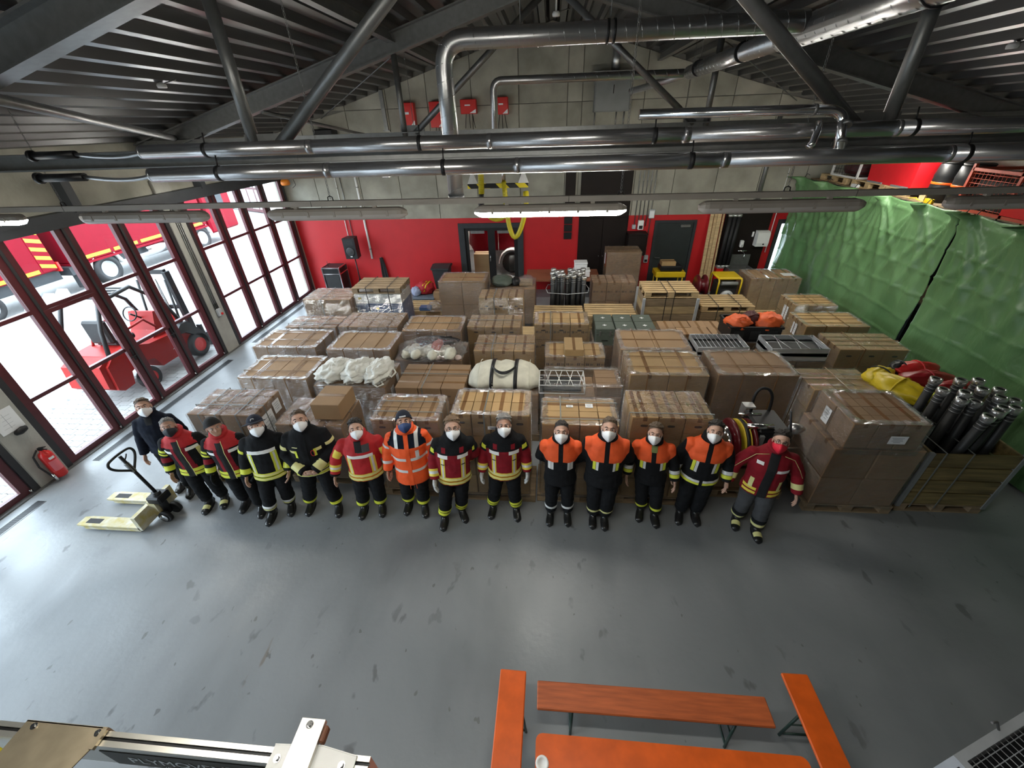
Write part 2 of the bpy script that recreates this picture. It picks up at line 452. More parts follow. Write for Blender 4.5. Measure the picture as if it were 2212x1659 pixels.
for i in range(len(cols)-1):
    for j in range(3):
        g = 0.009
        x0, x1 = cols[i] + g, cols[i+1] - g
        z0, z1 = rows[j] + g * (j > 0), rows[j+1] - g
        poly = [(x0, z0), (x1, z0)]
        t1, t0 = min(z1, roof(x1) - .01), min(z1, roof(x0) - .01)
        if t1 <= z0 + .05 and t0 <= z0 + .05: continue
        poly.append((x1, max(t1, z0 + .01)))
        if x0 < 0 < x1 and j == 2: poly.append((0, roof(0) - .01))
        poly.append((x0, max(t0, z0 + .01)))
        MB().prism(poly, 12.995 - 0.004 * random.random(), 13.05).obj('concrete_panel', M_conc, wall_back)

# --- other walls
MB().prism([(-8.2, 0), (8.2, 0), (8.2, roof(8.2)+.14), (0, APEX+.14), (-8.2, roof(8.2)+.14)], -6.25, -6.0).obj('wall_front', M_conc, kind='structure')
MB().box(8.0, 8.2, -6.2, 13.2, 0, roof(8.1)+.12).obj('wall_right', M_conc, kind='structure')
wl = MB()
wl.box(-8.22, -7.98, -6.2, 13.2, 3.52, roof(8.1)+.12)
wl.box(-8.22, -7.98, -6.2, -4.6, 0, 3.52)
wl.box(-8.22, -7.98, 12.87, 13.2, 0, 3.52)
wall_left = wl.obj('wall_left', M_conc, kind='structure')
for y0, y1 in ((8.40, 8.82), (3.92, 4.35), (-0.56, -0.13)):
    p = MB().box(-8.25, -7.93, y0, y1, 0, 3.9, 0.012).obj('pillar', M_concp, wall_left)
    for k in range(3 if y0 > 8 else 0):
        MB().tube((-7.915, y0 + .16 + k*.05, 0.9), (-7.915, y0 + .16 + k*.05, 3.5), 0.011, n=6).obj('conduit', M_steel, p)
# gate head rail and brackets
tr = MB(); tr.box(-7.98, -7.80, -4.6, 12.9, 3.56, 3.66); tr.box(-7.86, -7.82, -4.6, 12.9, 3.44, 3.56)
trim_1 = tr.obj('trim_1', M_anth, kind='structure')
for y in (0.5, 2.6, 5.0, 6.6, 9.5, 11.4):
    MB().box(-7.97, -7.78, y, y + .14, 3.62, 4.1).obj('bracket', M_anth, trim_1)

# --- roof deck: trapezoid sheet, ribs along the hall
def deck(side):
    b = MB(); P = []
    pitch = 0.34; Ls = math.hypot(8.3, 8.3 * SLOPE); n = int(Ls / pitch) + 1
    ux = side * 8.3 / Ls; uz = -SLOPE * 8.3 / Ls
    nx, nz = side * SLOPE / math.hypot(1, SLOPE), 1 / math.hypot(1, SLOPE)
    for k in range(n):
        for d, hh in ((0, 0), (0.075, 0), (0.125, 0.10), (0.29, 0.10)):
            t = k * pitch + d
            P.append((ux*t + nx*hh, APEX + uz*t + nz*hh + .0))
    vs = [(p[0], -6.2, p[1]) for p in P] + [(p[0], 13.2, p[1]) for p in P]
    m = len(P)
    b.add(vs, [(i, i+1, i+1+m, i+m) for i in range(m-1)])
    return b
dk = deck(-1); d2 = deck(1); dk.add(d2.v, d2.f)
dk.box(-0.3, 0.3, -6.2, 13.2, APEX + .10, APEX + .14)
ceiling = dk.obj('ceiling', M_deck, kind='structure')

# --- steel purlins and trusses
def purlin(x, label):
    z = roof(x)
    b = MB(); b.box(x - .06, x + .06, -6, 13.0, z - .16, z - .148); b.box(x - .06, x + .06, -6, 13.0, z - .012, z - .0); b.box(x - .006, x + .006, -6, 13, z - .15, z - .01)
    b.obj('roof_purlin', M_steel, label=label, cat='roof beam', group='steel purlins along the roof')
purlin(-2.65, 'grey steel purlin running lengthwise under the left roof slope')
purlin(2.65, 'grey steel purlin running lengthwise under the right roof slope')
purlin(-0.22, 'grey steel purlin just left of the roof ridge')
purlin(0.22, 'grey steel purlin just right of the roof ridge')

def truss(y, label, rt, cz):
    t = thing('roof_truss', label, 'roof truss', (0, y, 0), group='steel roof trusses')
    for s in (-1, 1):
        a = Vector((s*7.98, 0, roof(7.98) - .17)); b = Vector((0, 0, APEX - .17))
        m = MB(); up = Vector((s*SLOPE, 0, 1)).normalized()
        for off, w, h in ((-.13, .20, .02), (0, .014, .26), (.13, .20, .02)):
            m.bar(a + up*off, b + up*off, w, h, up=up)
        m.obj('rafter', M_steel, t)
    m = MB(); m.box(-7.98, 7.98, -.075, .075, cz + .055, cz + .07); m.box(-7.98, 7.98, -.006, .006, cz - .06, cz + .06); m.box(-7.98, 7.98, -.075, .075, cz - .07, cz - .055)
    m.obj('bottom_chord', M_steel, t)
    for s in (-1, 1):
        MB().tube((s*2.65, 0, cz), (s*2.65, 0, roof(2.65) - .30), rt, n=14).obj('post', M_steel, t)
        MB().tube((s*2.45, 0, cz + .05), (s*0.12, 0, APEX - .36), rt, n=14).obj('diagonal', M_steel, t)
        MB().box(s*2.5 - .22, s*2.5 + .22, -.012, .012, cz - .06, cz + .17).obj('gusset_plate', M_steel, t)
truss(4.05, 'nearest galvanised roof truss with thick tube diagonals above the lamp row', 0.052, 4.47)
truss(8.55, 'second galvanised roof truss standing over the pallet rows', 0.05, 4.50)
truss(-0.45, 'galvanised roof truss closest to the gallery', 0.052, 4.47)
MB().tube((-7.12, 8.5, 4.60), (-3.9, 2.0, 5.14), 0.05, n=14).obj('brace_tube', M_steel, label='long grey brace tube slanting under the left roof near the gates', cat='brace')
MB().tube((-5.26, 8.55, 4.96), (-4.9, 12.98, 4.43), 0.035, n=10).obj('brace_tube', M_steel, label='short grey brace tube ending at the gable wall on the left', cat='brace')
MB().tube((-2.6, 8.55, 5.7), (-6.3, 12.9, 4.9), 0.011, n=6).obj('tension_rod', M_steel, label='thin steel tension rod under the left roof slope', cat='rod', group='roof tension rods')
MB().tube((2.6, 8.55, 5.7), (6.1, 12.9, 4.9), 0.011, n=6).obj('tension_rod', M_steel, label='thin steel tension rod under the right roof slope', cat='rod', group='roof tension rods')

# --- glazed folding gates
def gate(idx, y0, y1):
    g = thing('door_%d' % idx, None, None, (-8.0, y0, 0), kind='structure')
    L = y1 - y0
    f = MB()
    f.box(-.06, .06, 0, .09, 0, 3.52); f.box(-.06, .06, L-.09, L, 0, 3.52); f.box(-.06, .06, .09, L-.09, 3.46, 3.52)
    f.obj('frame', M_seal, g)
    lw = (L - .18) / 4
    zs = (0.12, 1.215, 1.275, 2.37, 2.43, 3.42)
    for k in range(4):
        a = .09 + k*lw; b = a + lw
        m = MB(); e = .006
        m.box(-.035, .035, a+e, a+.125, .03, 3.455); m.box(-.035, .035, b-.125, b-e, .03, 3.455)
        for z0, z1 in ((.03, .12), (1.215, 1.275), (2.37, 2.43), (3.42, 3.455)): m.box(-.034, .034, a+.125, b-.125, z0, z1)
        leaf = m.obj('leaf', M_gate, g)
        for z0, z1 in ((.12, 1.215), (1.275, 2.37), (2.43, 3.42)):
            MB().box(-.004, .004, a+.125, b-.125, z0, z1).obj('pane', M_glass, leaf)
        if k < 3:
            MB().box(.036, .055, b-.02, b+.02, .02, 3.45).obj('seal_strip', M_seal, leaf)
        MB().tube((.06, b-.03, .06), (.06, b-.03, .10), .016, n=8).obj('bolt_foot', M_chrome, leaf)
        if k in (1, 2):
            h = MB(); h.box(.036, .055, b-.085, b-.045, 1.0, 1.22); h.tube((.05, b-.065, 1.10), (.10, b-.065, 1.10), .009, n=8); h.tube((.10, b-.065, 1.10), (.10, b-.19, 1.10), .009, n=8)
            h.obj('handle', M_blackp, leaf)
    return g
for i, (a, b) in enumerate(GATES): gate(i + 1, a, b)
# wicket door frame in the second gate
wk = MB(); 
for (a, b, c, d) in ((5.42, 5.48, .06, 2.37), (6.22, 6.28, .06, 2.37), (5.48, 6.22, 2.31, 2.37)): wk.box(-7.963, -7.94, a, b, c, d)
wk.obj('trim_2', M_gate, kind='structure')
MB().box(-8.12, -7.90, -4.6, 12.87, 0.0, 0.022).obj('trim_3', M_steel, kind='structure')

# --- slotted floor drains
def drain(y0, y1, label):
    t = thing('floor_drain', label, 'drain', (-7.66, y0, 0), group='slotted floor drains')
    L = y1 - y0
    f = MB(); f.box(-.075, -.065, 0, L, 0, .004); f.box(.065, .075, 0, L, 0, .004); f.box(-.065, .065, 0, L, 0.0005, .0015)
    f.m = [0]*12 + [1]*6
    f.obj('channel', [M_steel, M_black], t)
    s = MB(); y = .02
    while y < L - .02: s.box(-.065, .065, y, y + .009, .0012, .0042); y += .034
    s.obj('grating', M_anth, t, kind='stuff')
drain(-0.2, 3.68, 'slotted floor drain nearest the camera by the left gates')
drain(4.56, 8.08, 'slotted floor drain in front of the middle glazed gate')
drain(9.0, 12.5, 'slotted floor drain beside the far glazed gate')

# --- doors in the back wall
g = thing('door_5', None, None, (-2.71, 13.0, 0), kind='structure')
m = MB(); m.box(-.08, .1, -.05, .12, 0, 2.1); m.box(1.75, 1.93, -.05, .12, 0, 2.1); m.box(.1, 1.75, -.05, .12, 1.96, 2.1); m.obj('frame', M_anth, g)
for a, b in ((.1, .93), (.93, 1.75)):
    m = MB(); m.box(a, a+.11, 0, .05, 0, 1.95); m.box(b-.11, b, 0, .05, 0, 1.95); m.box(a+.11, b-.11, 0, .05, 1.87, 1.95); m.box(a+.11, b-.11, 0, .05, 0, .12)
    lf = m.obj('leaf', M_blackp, g)
    MB().box(a+.11, b-.11, .02, .028, .12, 1.87).obj('pane', M_glass, lf)
    MB().box(a+.2, b-.2, -.05, -.005, 1.80, 1.88).obj('door_closer', M_steel, lf)
MB().tube((.88, -.06, .95), (.88, -.06, 1.15), .012, n=8).obj('handle', M_chrome, g)

g = thing('door_6', None, None, (3.17, 13.0, 0), kind='structure')
m = MB(); m.box(-.05, .03, -.03, .1, 0, 2.1); m.box(1.07, 1.15, -.03, .1, 0, 2.1); m.box(.03, 1.07, -.03, .1, 2.03, 2.1); m.obj('frame', M_anth, g)
lf = MB().box(.03, 1.07, -.005, .05, 0, 2.03, .006).obj('leaf', M_gdoor, g)
MB().box(.70, .98, -.06, -.006, 1.90, 1.98, .006).obj('door_closer', M_steel, lf)
h = MB(); h.tube((.1, -.005, 1.02), (.1, -.06, 1.02), .01, n=8); h.tube((.1, -.06, 1.02), (.24, -.06, 1.02), .01, n=8); h.obj('handle', M_steel, lf)

g = thing('door_7', None, None, (6.65, 13.0, 0), kind='structure')
m = MB(); m.box(-.06, .05, -.03, .1, 0, 2.08); m.box(.9, 1.0, -.03, .1, 0, 2.08); m.box(.05, .9, -.03, .1, 1.96, 2.08); m.obj('frame', M_anth, g)
MB().box(.05, .9, .03, .04, 0.02, 1.96).obj('pane', M_glass, g)

# --- room glimpsed behind the glass double door
MB().box(-4.6, 1.0, 13.25, 18.2, -.2, 0).obj('floor_far', M_floor, kind='structure')
fr = MB(); fr.box(-4.6, 1.0, 18.0, 18.2, 0, 3.2); fr.box(-4.8, -4.6, 13.25, 18.2, 0, 3.2); fr.box(1.0, 1.2, 13.25, 18.2, 0, 3.2); fr.obj('wall_far', M_white, kind='structure')
MB().box(-4.8, 1.2, 13.25, 18.2, 3.2, 3.3).obj('ceiling_far', M_white, kind='structure')
fp = thing('ceiling_lamp', 'bright ceiling lamp in the room behind the glass double door', 'lamp', (-1.8, 15.0, 3.2))
MB().box(-.9, .9, -.2, .2, -.06, 0).obj('housing', M_white, fp)
MB().box(-.86, .86, -.17, .17, -.075, -.06).obj('diffuser', M_lampon, fp)

# --- dark cupboard fronts on the back wall
cb = thing('tall_cupboard', 'tall dark brown cupboard door rising above the red wall band', 'cupboard', (0.89, 13.0, 0))
MB().box(0, 1.44, -.05, -.012, 0, 3.55).obj('body', M_dark, cb)
for a, b, z0, z1 in ((.03, .70, .08, 2.2), (.72, 1.41, .08, 2.2), (.03, 1.41, 2.24, 3.52)):
    d = MB().box(a, b, -.075, -.05, z0, z1, .004).obj('door_leaf', M_dark, cb)
    if z0 < 1: MB().tube(((b-.05 if a < .5 else a+.05), -.075, 1.1), ((b-.05 if a < .5 else a+.05), -.10, 1.1), .014, n=8).obj('knob', M_steel, d)
cs = thing('narrow_wall_panel', 'narrow dark brown panel hanging beside the tall cupboard', 'wall panel', (.45, 13.0, 0))
MB().box(0, .29, -.04, -.012, 2.3, 3.5, .004).obj('upper_panel', M_dark, cs)
for k in range(3): MB().box(.0, .24, -.04, -.012, 1.60 + k*.22, 1.80 + k*.22, .004).obj('lower_panel', M_blackp, cs)
al = MB().box(5.08, 6.35, 12.93, 12.985, 0, 2.27, .004).obj('splashback_panel', M_dark, label='large black panel on the back wall behind the washbasin', cat='wall panel')

# ================================================================== ROOF SERVICES
# --- radiant heaters
def hood_profile():
    return [(-.13, -.075), (-.105, .0), (-.06, .055), (.06, .055), (.105, .0), (.13, -.075), (.124, -.078), (.10, -.003), (.057, .049), (-.057, .049), (-.10, -.003), (-.124, -.078)]
def heater(y, z, x0, x1, xb, label):
    t = thing('radiant_heater', label, 'heater', (0, y, z))
    x = x0; k = 0
    while x < x1 - .1:
        xe = min(x + 1.55, x1)
        b = MB(); r = .056 if k % 2 == 0 else .0545
        b.tube((x, 0, 0), (xe + .02, 0, 0), r, n=24); b.obj('jacket_tube', M_refl, t)
        MB().tube((xe - .03, 0, 0), (xe + .0, 0, 0), .0575, n=24).obj('seam_band', M_refl, t)
        x = xe; k += 1
    q = MB(); q.tube((x0 - .02, 0, 0), (x0, 0, 0), .054, n=20); q.obj('end_plate', M_refl, t)
    q = MB(); q.tube((xb, 0, .0), (xb + .42, 0, .0), .032, n=14); q.tube((xb - .03, 0, 0), (xb, 0, 0), .045, n=14); q.obj('burner', M_blackp, t)
    MB().path(bez((xb + .42, 0, 0), (x0 - .25, 0, -.06), (x0, 0, 0), 8), .016, n=8).obj('gas_hose', M_duct, t)
    for xx in np.arange(x0 + .6, x1, 1.9):
        h = MB(); h.tube((xx - .015, 0, 0), (xx + .015, 0, 0), .059, n=20); h.tube((xx, 0, .05), (xx, .02, .13), .006, n=6); h.obj('hanger', M_blackp, t)
    return t
heater(3.86, 4.535, -3.58, 7.6, -4.66, 'upper long silver radiant heater tube hanging under the truss')
heater(3.60, 4.375, -3.34, 7.6, -4.40, 'lower long silver radiant heater tube nearest the lamp row')
fu = thing('flue_pipe', 'shiny elbowed flue pipe joining the radiant heaters on the right', 'pipe', (0, 3.74, 0))
MB().path([(.66, 0, 4.68), (1.95, 0, 4.67)] + bez((1.95, 0, 4.67), (2.12, 0, 4.67), (2.12, -.03, 4.58), 6)[1:] + [(2.10, -.14, 4.40)], .034, n=16).obj('pipe', M_chrome, fu)
for c, d in (((1.9, 0, 4.67), (.02, 0, 0)), ((2.14, -.04, 4.585), (-.004, -.014, -.02)), ((2.115, -.10, 4.475), (-.004, -.014, -.02))):
    MB().tube(c, Vector(c) + Vector(d), .038, n=16).obj('clamp_ring', M_steel, fu)
MB().path([(1.97, .0, 4.60), (1.97, -.02, 4.53), (1.955, -.03, 4.46), (1.93, -.03, 4.43)], .026, n=14).obj('branch_stub', M_chrome, fu)

# --- spiral ducts
def helix(pts, r, pitch, rr, name, m, parent, step=10):
    pts = [Vector(p) for p in pts]; out = []; ph = 0.0; x = (pts[1]-pts[0]).orthogonal().normalized()
    for i in range(len(pts)-1):
        a, c = pts[i], pts[i+1]; L = (c-a).length; u = (c-a).normalized()
        x = (x - u*x.dot(u)).normalized(); y = u.cross(x); n = max(2, int(L/pitch*step))
        for k in range(n):
            out.append(a + u*(L*k/n) + (x*math.cos(ph) + y*math.sin(ph))*r); ph += 2*PI*(L/n)/pitch
    return MB().path(out, rr, n=4).obj(name, m, parent)
def duct(pts, r, name, parent, ring=0.13):
    d = MB().path(pts, r, n=20).obj(name, M_duct, parent)
    helix(pts, r*1.012, ring, .0035, 'spiral_seam', M_duct, d)
    return d
t = thing('ventilation_duct', 'big spiral duct with an elbow dropping beside the red wall boxes', 'duct', (0, 5.0, 0))
duct([(-1.06, 0, 3.95), (-1.06, 0, 5.10)] + bez((-1.06, 0, 5.10), (-1.06, 0, 5.34), (-.82, 0, 5.34), 8)[1:] + [(2.25, 0, 5.34)], .085, 'duct', t, .14)
MB().tube((-1.06, 0, 3.93), (-1.06, 0, 3.99), .09, n=20).obj('end_collar', M_duct, t)
for x in (.50, .56): MB().tube((x, 0, 5.34), (x+.02, 0, 5.34), .095, n=20).obj('clamp_ring', M_blackp, t)
for x in (.53, -.3): MB().tube((x, 0, 5.42), (x, 0, roof(x)), .005, n=5).obj('hanger_rod', M_steel, t)
t = thing('ventilation_duct', 'wide spiral main duct running towards the gable under the right roof', 'duct', (0, 0, 0))
duct([(2.30, 1.5, 5.30), (2.36, 5.6, 5.30)], .12, 'duct', t, .16)
duct([(2.36, 5.6, 5.30), (2.36, 9.0, 5.29)], .10, 'duct', t, .15)
duct([(2.36, 9.0, 5.29), (2.12, 11.0, 5.23), (1.9, 12.2, 5.2)], .065, 'duct', t, .12)
MB().lathe([(.12, 0), (.125, .05), (.10, .2)], (2.36, 5.45, 5.30), 'Y', 20).obj('reducer', M_duct, t)
for y in (3.3, 3.55, 6.6, 8.4): MB().tube((2.34, y, 5.30), (2.34, y + .03, 5.30), .131 if y < 5 else .11, n=20).obj('clamp_ring', M_blackp, t)
for y in (3.4, 6.6, 8.4): MB().tube((2.34, y, 5.4), (2.34, y, roof(2.34)), .005, n=5).obj('hanger_rod', M_steel, t)
t = thing('ventilation_duct', 'thinner spiral duct behind, elbowing down above the hose reel', 'duct', (0, 9.15, 0))
duct([(-1.06, 0, 3.98), (-1.06, 0, 5.14)] + bez((-1.06, 0, 5.14), (-1.06, 0, 5.30), (-.90, 0, 5.30), 6)[1:] + [(2.30, 0, 5.29)], .066, 'duct', t, .2)

# --- lamp rails and fluorescent lamps
CLIP = MB().box(-.012, .012, -.004, .004, -.028, .026).mesh('clip', M_lampb)
def lamp(x, y, z, lit, label):
    t = thing('fluorescent_lamp', label, 'lamp', (x, y, z), group='fluorescent batten lamps')
    L = .80
    h = MB(); n = 10; V = []; F = []
    prof = [(-.065, -.01), (-.062, .03), (-.045, .052), (.045, .052), (.062, .03), (.065, -.01)]
    xs = [(-L, .35), (-L + .05, .85), (-L + .09, 1), (L - .09, 1), (L - .05, .85), (L, .35)]
    for xx, sc in xs:
        for p in prof: V.append((xx, p[0]*sc, p[1]*(sc if p[1] > 0 else 1)))
    for i in range(len(xs)-1):
        for k in range(5): F.append((i*6+k, i*6+k+1, (i+1)*6+k+1, (i+1)*6+k))
    F.append(tuple(range(6))); F.append(tuple(30+k for k in range(5, -1, -1)))
    h.add(V, F); h.obj('housing', M_lampb, t)
    d = MB(); V = []; F = []
    prof = [(-.063, -.01), (-.058, -.04), (-.03, -.066), (.03, -.066), (.058, -.04), (.063, -.01)]
    for xx, sc in xs:
        for p in prof: V.append((xx, p[0]*sc, -.01 + (p[1]+.01)*sc))
    for i in range(len(xs)-1):
        for k in range(5): F.append((i*6+k, i*6+k+1, (i+1)*6+k+1, (i+1)*6+k))
    F.append(tuple(range(6))); F.append(tuple(30+k for k in range(5, -1, -1)))
    d.add(V, F, True); d.obj('diffuser', M_lampon if lit else M_lampc, t)
    for k in range(5):
        xx = -.6 + k*.3
        for s in (-1, 1): link('clip', CLIP, t, (xx, s*.066, 0))
    for s in (-.45, .45): MB().box(s-.02, s+.02, -.02, .02, .05, .075).obj('bracket', M_lampb, t)
def lamp_rail(y, z, lamps, label, chains):
    t = thing('lamp_rail', label, 'lamp rail', (0, y, z), group='lamp rails across the hall')
    X1 = 7.9 if z < 4.5 else 4.4
    MB().box(-X1, X1, -.03, .03, 0, .055).obj('trunking', M_lampb, t)
    for x in (-2.6, .2, 3.0) if z > 4.5 else (-5.6, -2.6, .2, 3.0, 5.6): MB().box(x-.002, x+.002, -.0315, .0315, -.001, .056).obj('joint', M_blackp, t)
    for x in chains:
        b = MB(); zz = .09
        while zz < roof(x) - z - .2:
            b.path([(x + .008*math.cos(a), .0 if int(zz*1000/38) % 2 else .008*math.cos(a)*0, zz + .019*math.sin(a)) for a in np.linspace(0, 2*PI, 9)], .0028, n=4, cap=False); zz += .034
        b.obj('chain', M_steel, t)
        b = MB(); b.path([(x - .03, 0, .05), (x - .025, 0, .09), (x, 0, .10), (x + .025, 0, .09), (x + .03, 0, .05)], .006, n=6); b.obj('hook', M_blackp, t)
    for x, lit, lab in lamps: lamp(x, y, z - .075, lit, lab)
lamp_rail(4.65, 3.945, [(-7.0, True, 'lit fluorescent lamp at the far left edge by the glazed gates'), (-4.67, False, 'unlit lamp in the front row hanging before the red truck outside'),
    (-2.35, False, 'unlit lamp in the front row hanging left of the bright one'), (0.0, True, 'brightly lit fluorescent lamp in the middle of the front row'),
    (2.33, False, 'unlit lamp in the front row hanging right of the bright one'), (4.66, False, 'unlit lamp in the front row at the right edge before the green tarp')],
    'pale lamp rail hung on chains across the hall in front', (-5.6, -2.38, .73, 2.35, 4.5))
lamp_rail(9.0, 3.985, [(-6.5, True, 'lit lamp of the rear row high over the far glazed gate'), (-4.0, True, 'lit lamp of the rear row above the flight case'),
    (-1.5, False, 'unlit lamp of the rear row behind the heater tubes'), (1.1, True, 'lit lamp of the rear row before the tall cupboard'), (3.7, True, 'lit lamp of the rear row above the grey steel door'),
    (6.45, True, 'lit lamp of the rear row in front of the rack pallets')], 'pale lamp rail of the rear row over the pallets', (-5.2, -2.6, 2.4, 5.0))

lamp_rail(0.9, 5.10, [(-2.4, True, 'added lit fill lamp above the viewer left of centre'), (0.0, True, 'added lit fill lamp right above the viewer, out of view'), (2.4, False, 'added unlit lamp above the viewer right of centre')], 'added pale lamp rail high above the viewer, out of view', (-4.2, 0.9, 4.2))  # added rail, out of view: its lamps fill the front of the hall

# --- exhaust extraction unit with yellow hoses
t = thing('exhaust_hose_unit', 'yellow exhaust hoses hanging from a black and yellow striped beam', 'exhaust hose', (0, 9.42, 0))
hb = MB().box(-1.73, -.45, -.03, .03, 3.50, 3.59, .004).obj('striped_beam', M_haz, t)
MB().box(-1.40, -1.12, -.034, -.03, 3.505, 3.585).obj('name_plate', M_blackp, hb)
for x in (-1.62, -.55):
    b = MB(); b.box(x - .025, x + .025, -.025, .025, 3.59, 4.42); b.prism([(x - .11, 3.59), (x + .11, 3.59), (x + .03, 3.78), (x - .03, 3.78)], -.02, .02)
    b.obj('hanger_arm', M_white, t)
def ribbed(pts, r, name, parent, m):
    d = MB().path(pts, r, n=12).obj(name, m, parent)
    helix(pts, r*1.02, .035, .008, 'spiral_rib', m, d)
ribbed([(-1.42, -.02, 3.93), (-1.43, -.04, 3.75), (-1.44, -.05, 3.4)], .058, 'hose', t, M_hose_y)
MB().lathe([(.045, 0), (.05, .04), (.05, .08), (.075, .30), (.06, .305)], (-1.46, -.05, 3.0), 'Z', 16).obj('nozzle', M_blackp, t)
nz = MB(); nz.path([(-1.44, -.05, 3.4), (-1.45, -.05, 3.3)], .05, n=12); nz.obj('coupling', M_blackp, t)
MB().tube((-.96, 0, 3.62), (-.96, 0, 3.95), .04, n=14).obj('spigot', M_chrome, t)
ribbed([(-.96, 0, 3.62), (-.94, -.02, 3.35), (-.92, -.04, 3.05)], .05, 'hose', t, M_hose_y)
MB().path(bez((-.92, -.04, 3.05), (-.78, -.1, 2.0), (-.52, -.06, 3.0), 12) + [(-.48, -.05, 3.3), (-.50, 0, 3.42)], .052, n=14).obj('hose', M_hose_y, t)
MB().path(bez((-1.36, .02, 3.0), (-1.2, .1, 2.75), (-.95, .02, 2.95), 8), .05, n=12).obj('hose', M_hose_y, t)
b = MB(); b.box(-.56, -.44, -.03, .05, 3.30, 3.42, .01); b.obj('balancer', M_yel, t)
for x, zz, lab in ((-3.36, 3.84, 'pale rail with black end cap above the wall speaker'), (-1.0, 4.02, 'pale rail with black end cap above the hanging yellow hoses')):
    r = thing('extraction_rail', lab, 'rail', (x, 9.1, zz))
    MB().box(-.06, .06, 0, 3.8, -.06, .06).obj('profile', M_white, r)
    MB().box(-.065, .065, -.03, 0, -.065, .065, .006).obj('end_cap', M_blackp, r)

# --- red boxes, grey box and small things on the gable wall
def inverter(x, z, w, h, label, tri=True):
    t = thing('inverter_box', label, 'wall box', (x, 13.0, z), group='red electrical boxes on the gable')
    MB().box(0, w, -.20, -.0, 0, h, .012).obj('housing', M_redp, t)
    MB().box(w*.28, w*.62, -.207, -.20, h*.55, h*.64).obj('display', M_paper, t)
    b = MB(); b.prism([(w*.97, .015), (w*.97, min(h*.32, w*.5)), (w*.56, .015)], -.205, -.2); b.obj('white_triangle', M_paper, t)
    for k in range(3):
        xx = w*(.3 + .2*k); MB().path([(xx, -.1, 0), (xx + .02*(k-1), -.1, -.14), (xx + .05*(k-1), -.05, -.32)], .009, n=6).obj('cable', M_blackp, t)
inverter(-4.02, 4.60, .38, .58, 'tall red electrical box nearest the left roof slope')
inverter(-3.22, 4.60, .38, .58, 'tall red electrical box half hidden behind the big duct')
inverter(-2.38, 4.88, .42, .32, 'wide low red electrical box between the two ducts')
inverter(-1.46, 4.84, .34, .38, 'small red electrical box partly behind the thin duct')
t = thing('junction_cabinet', 'grey metal cabinet high on the gable wall beside the thin duct', 'wall box', (1.09, 13.0, 4.81))
MB().box(0, .89, -.28, 0, 0, .76, .01).obj('body', M_boxg, t)
MB().box(.02, .87, -.30, -.28, .02, .74, .006).obj('door', M_boxg, t)
MB().box(.45, .47, -.312, -.30, .38, .56).obj('handle', M_blackp, t)
MB().box(-.06, .97, -.34, 0, .80, .84).obj('flange', M_steel, t)
MB().tube((.48, -.15, .84), (.48, -.15, 1.35), .10, n=16).obj('outlet_pipe', M_duct, t)
for x in (.05, .6, .8): MB().tube((x, -.1, 0), (x, -.1, -.35), .02, n=8).obj('conduit', M_steel, t)
t = thing('motor_unit', 'black motor unit on a bracket by the left gable edge', 'motor', (-6.5, 12.795, 4.30))
MB().box(0, .55, -.15, .2, .12, .36, .03).obj('cover', M_blackp, t); MB().box(-.05, .3, -.12, .2, 0, .12).obj('bracket', M_steel, t)
for k, (x, y, zz, lab) in enumerate(((-5.32, 6.5, 5.20, 'small white smoke detector under the left roof'), (.05, 8.0, 5.95, 'small white smoke detector at the roof ridge'), (5.29, 6.5, 5.20, 'small white smoke detector under the right roof'))):
    t = thing('smoke_detector', lab, 'detector', (x, y, zz))
    MB().lathe([(.055, .0), (.06, .03), (.045, .055), (.02, .06)], (0, 0, 0), 'Z', 16).obj('head', M_white, t)
    MB().tube((0, 0, .055), (0, 0, roof(x) - zz), .012, n=8).obj('stem', M_white, t)
    MB().tube((.05, 0, .05), (.2, .05, .09), .008, n=6).obj('cable', M_steel, t)
t = thing('steel_post', 'slim pale steel post on the gable wall beside the red boxes', 'post', (-4.52, 12.96, 4.55))
MB().box(-.05, .05, -.02, .03, 0, .93).obj('flat_bar', M_steel, t); MB().box(-.09, .09, -.03, .035, 0, .03).obj('foot_plate', M_steel, t)
# orange beacon in the corner
t = thing('warning_beacon', 'orange warning beacon in the corner above the far gate', 'beacon', (-7.75, 12.7, 3.30))
MB().lathe([(.11, 0), (.13, .04), (.12, .12), (.07, .17)], (0, 0, 0), 'Z', 18).obj('dome', mat('amber_plastic', (.75, .22, .02), .3, var=.05), t)
MB().lathe([(.05, .17), (.05, .26), (.03, .30)], (0, 0, 0), 'Z', 14).obj('socket', M_steel, t)
MB().path([(.02, 0, .28), (.25, 0, .26), (.30, 0, .0), (.18, 0, -.08)], .008, n=6).obj('cable', M_blackp, t)

# --- conduits and fittings on the back wall
def conduit(x, z0, z1, r, m, label, y=12.97, grp=None, clips=True):
    t = thing('wall_conduit', label, 'pipe', (x, y, z0), group=grp)
    MB().tube((0, 0, 0), (0, 0, z1 - z0), r, n=10).obj('tube', m, t)
    z = .3
    while z < z1 - z0:
        MB().tube((0, 0, z), (0, 0, z + .02), r*1.35, n=10).obj('clip', M_steel, t); z += .9
conduit(-5.72, 1.06, 4.2, .034, M_white, 'thick white pipe on the red wall right of the speaker')
conduit(-6.35, 1.05, 4.3, .014, M_white, 'thin white conduit on the red wall behind the speaker', grp='thin conduits by the speaker')
conduit(-6.20, 1.05, 4.3, .014, M_steel, 'thin grey conduit on the red wall behind the speaker', grp='thin conduits by the speaker')
for k in range(5):
    conduit(2.52 + k*.11, 1.95 if k < 4 else 1.0, 4.4, .014, M_steel, ('leftmost', 'second', 'middle', 'fourth', 'rightmost')[k] + ' of five thin steel conduits above the white socket box', grp='steel conduits over the sockets')
conduit(5.84, 2.3, 4.6, .055, M_steel, 'thick steel downpipe on the concrete wall above the planks')
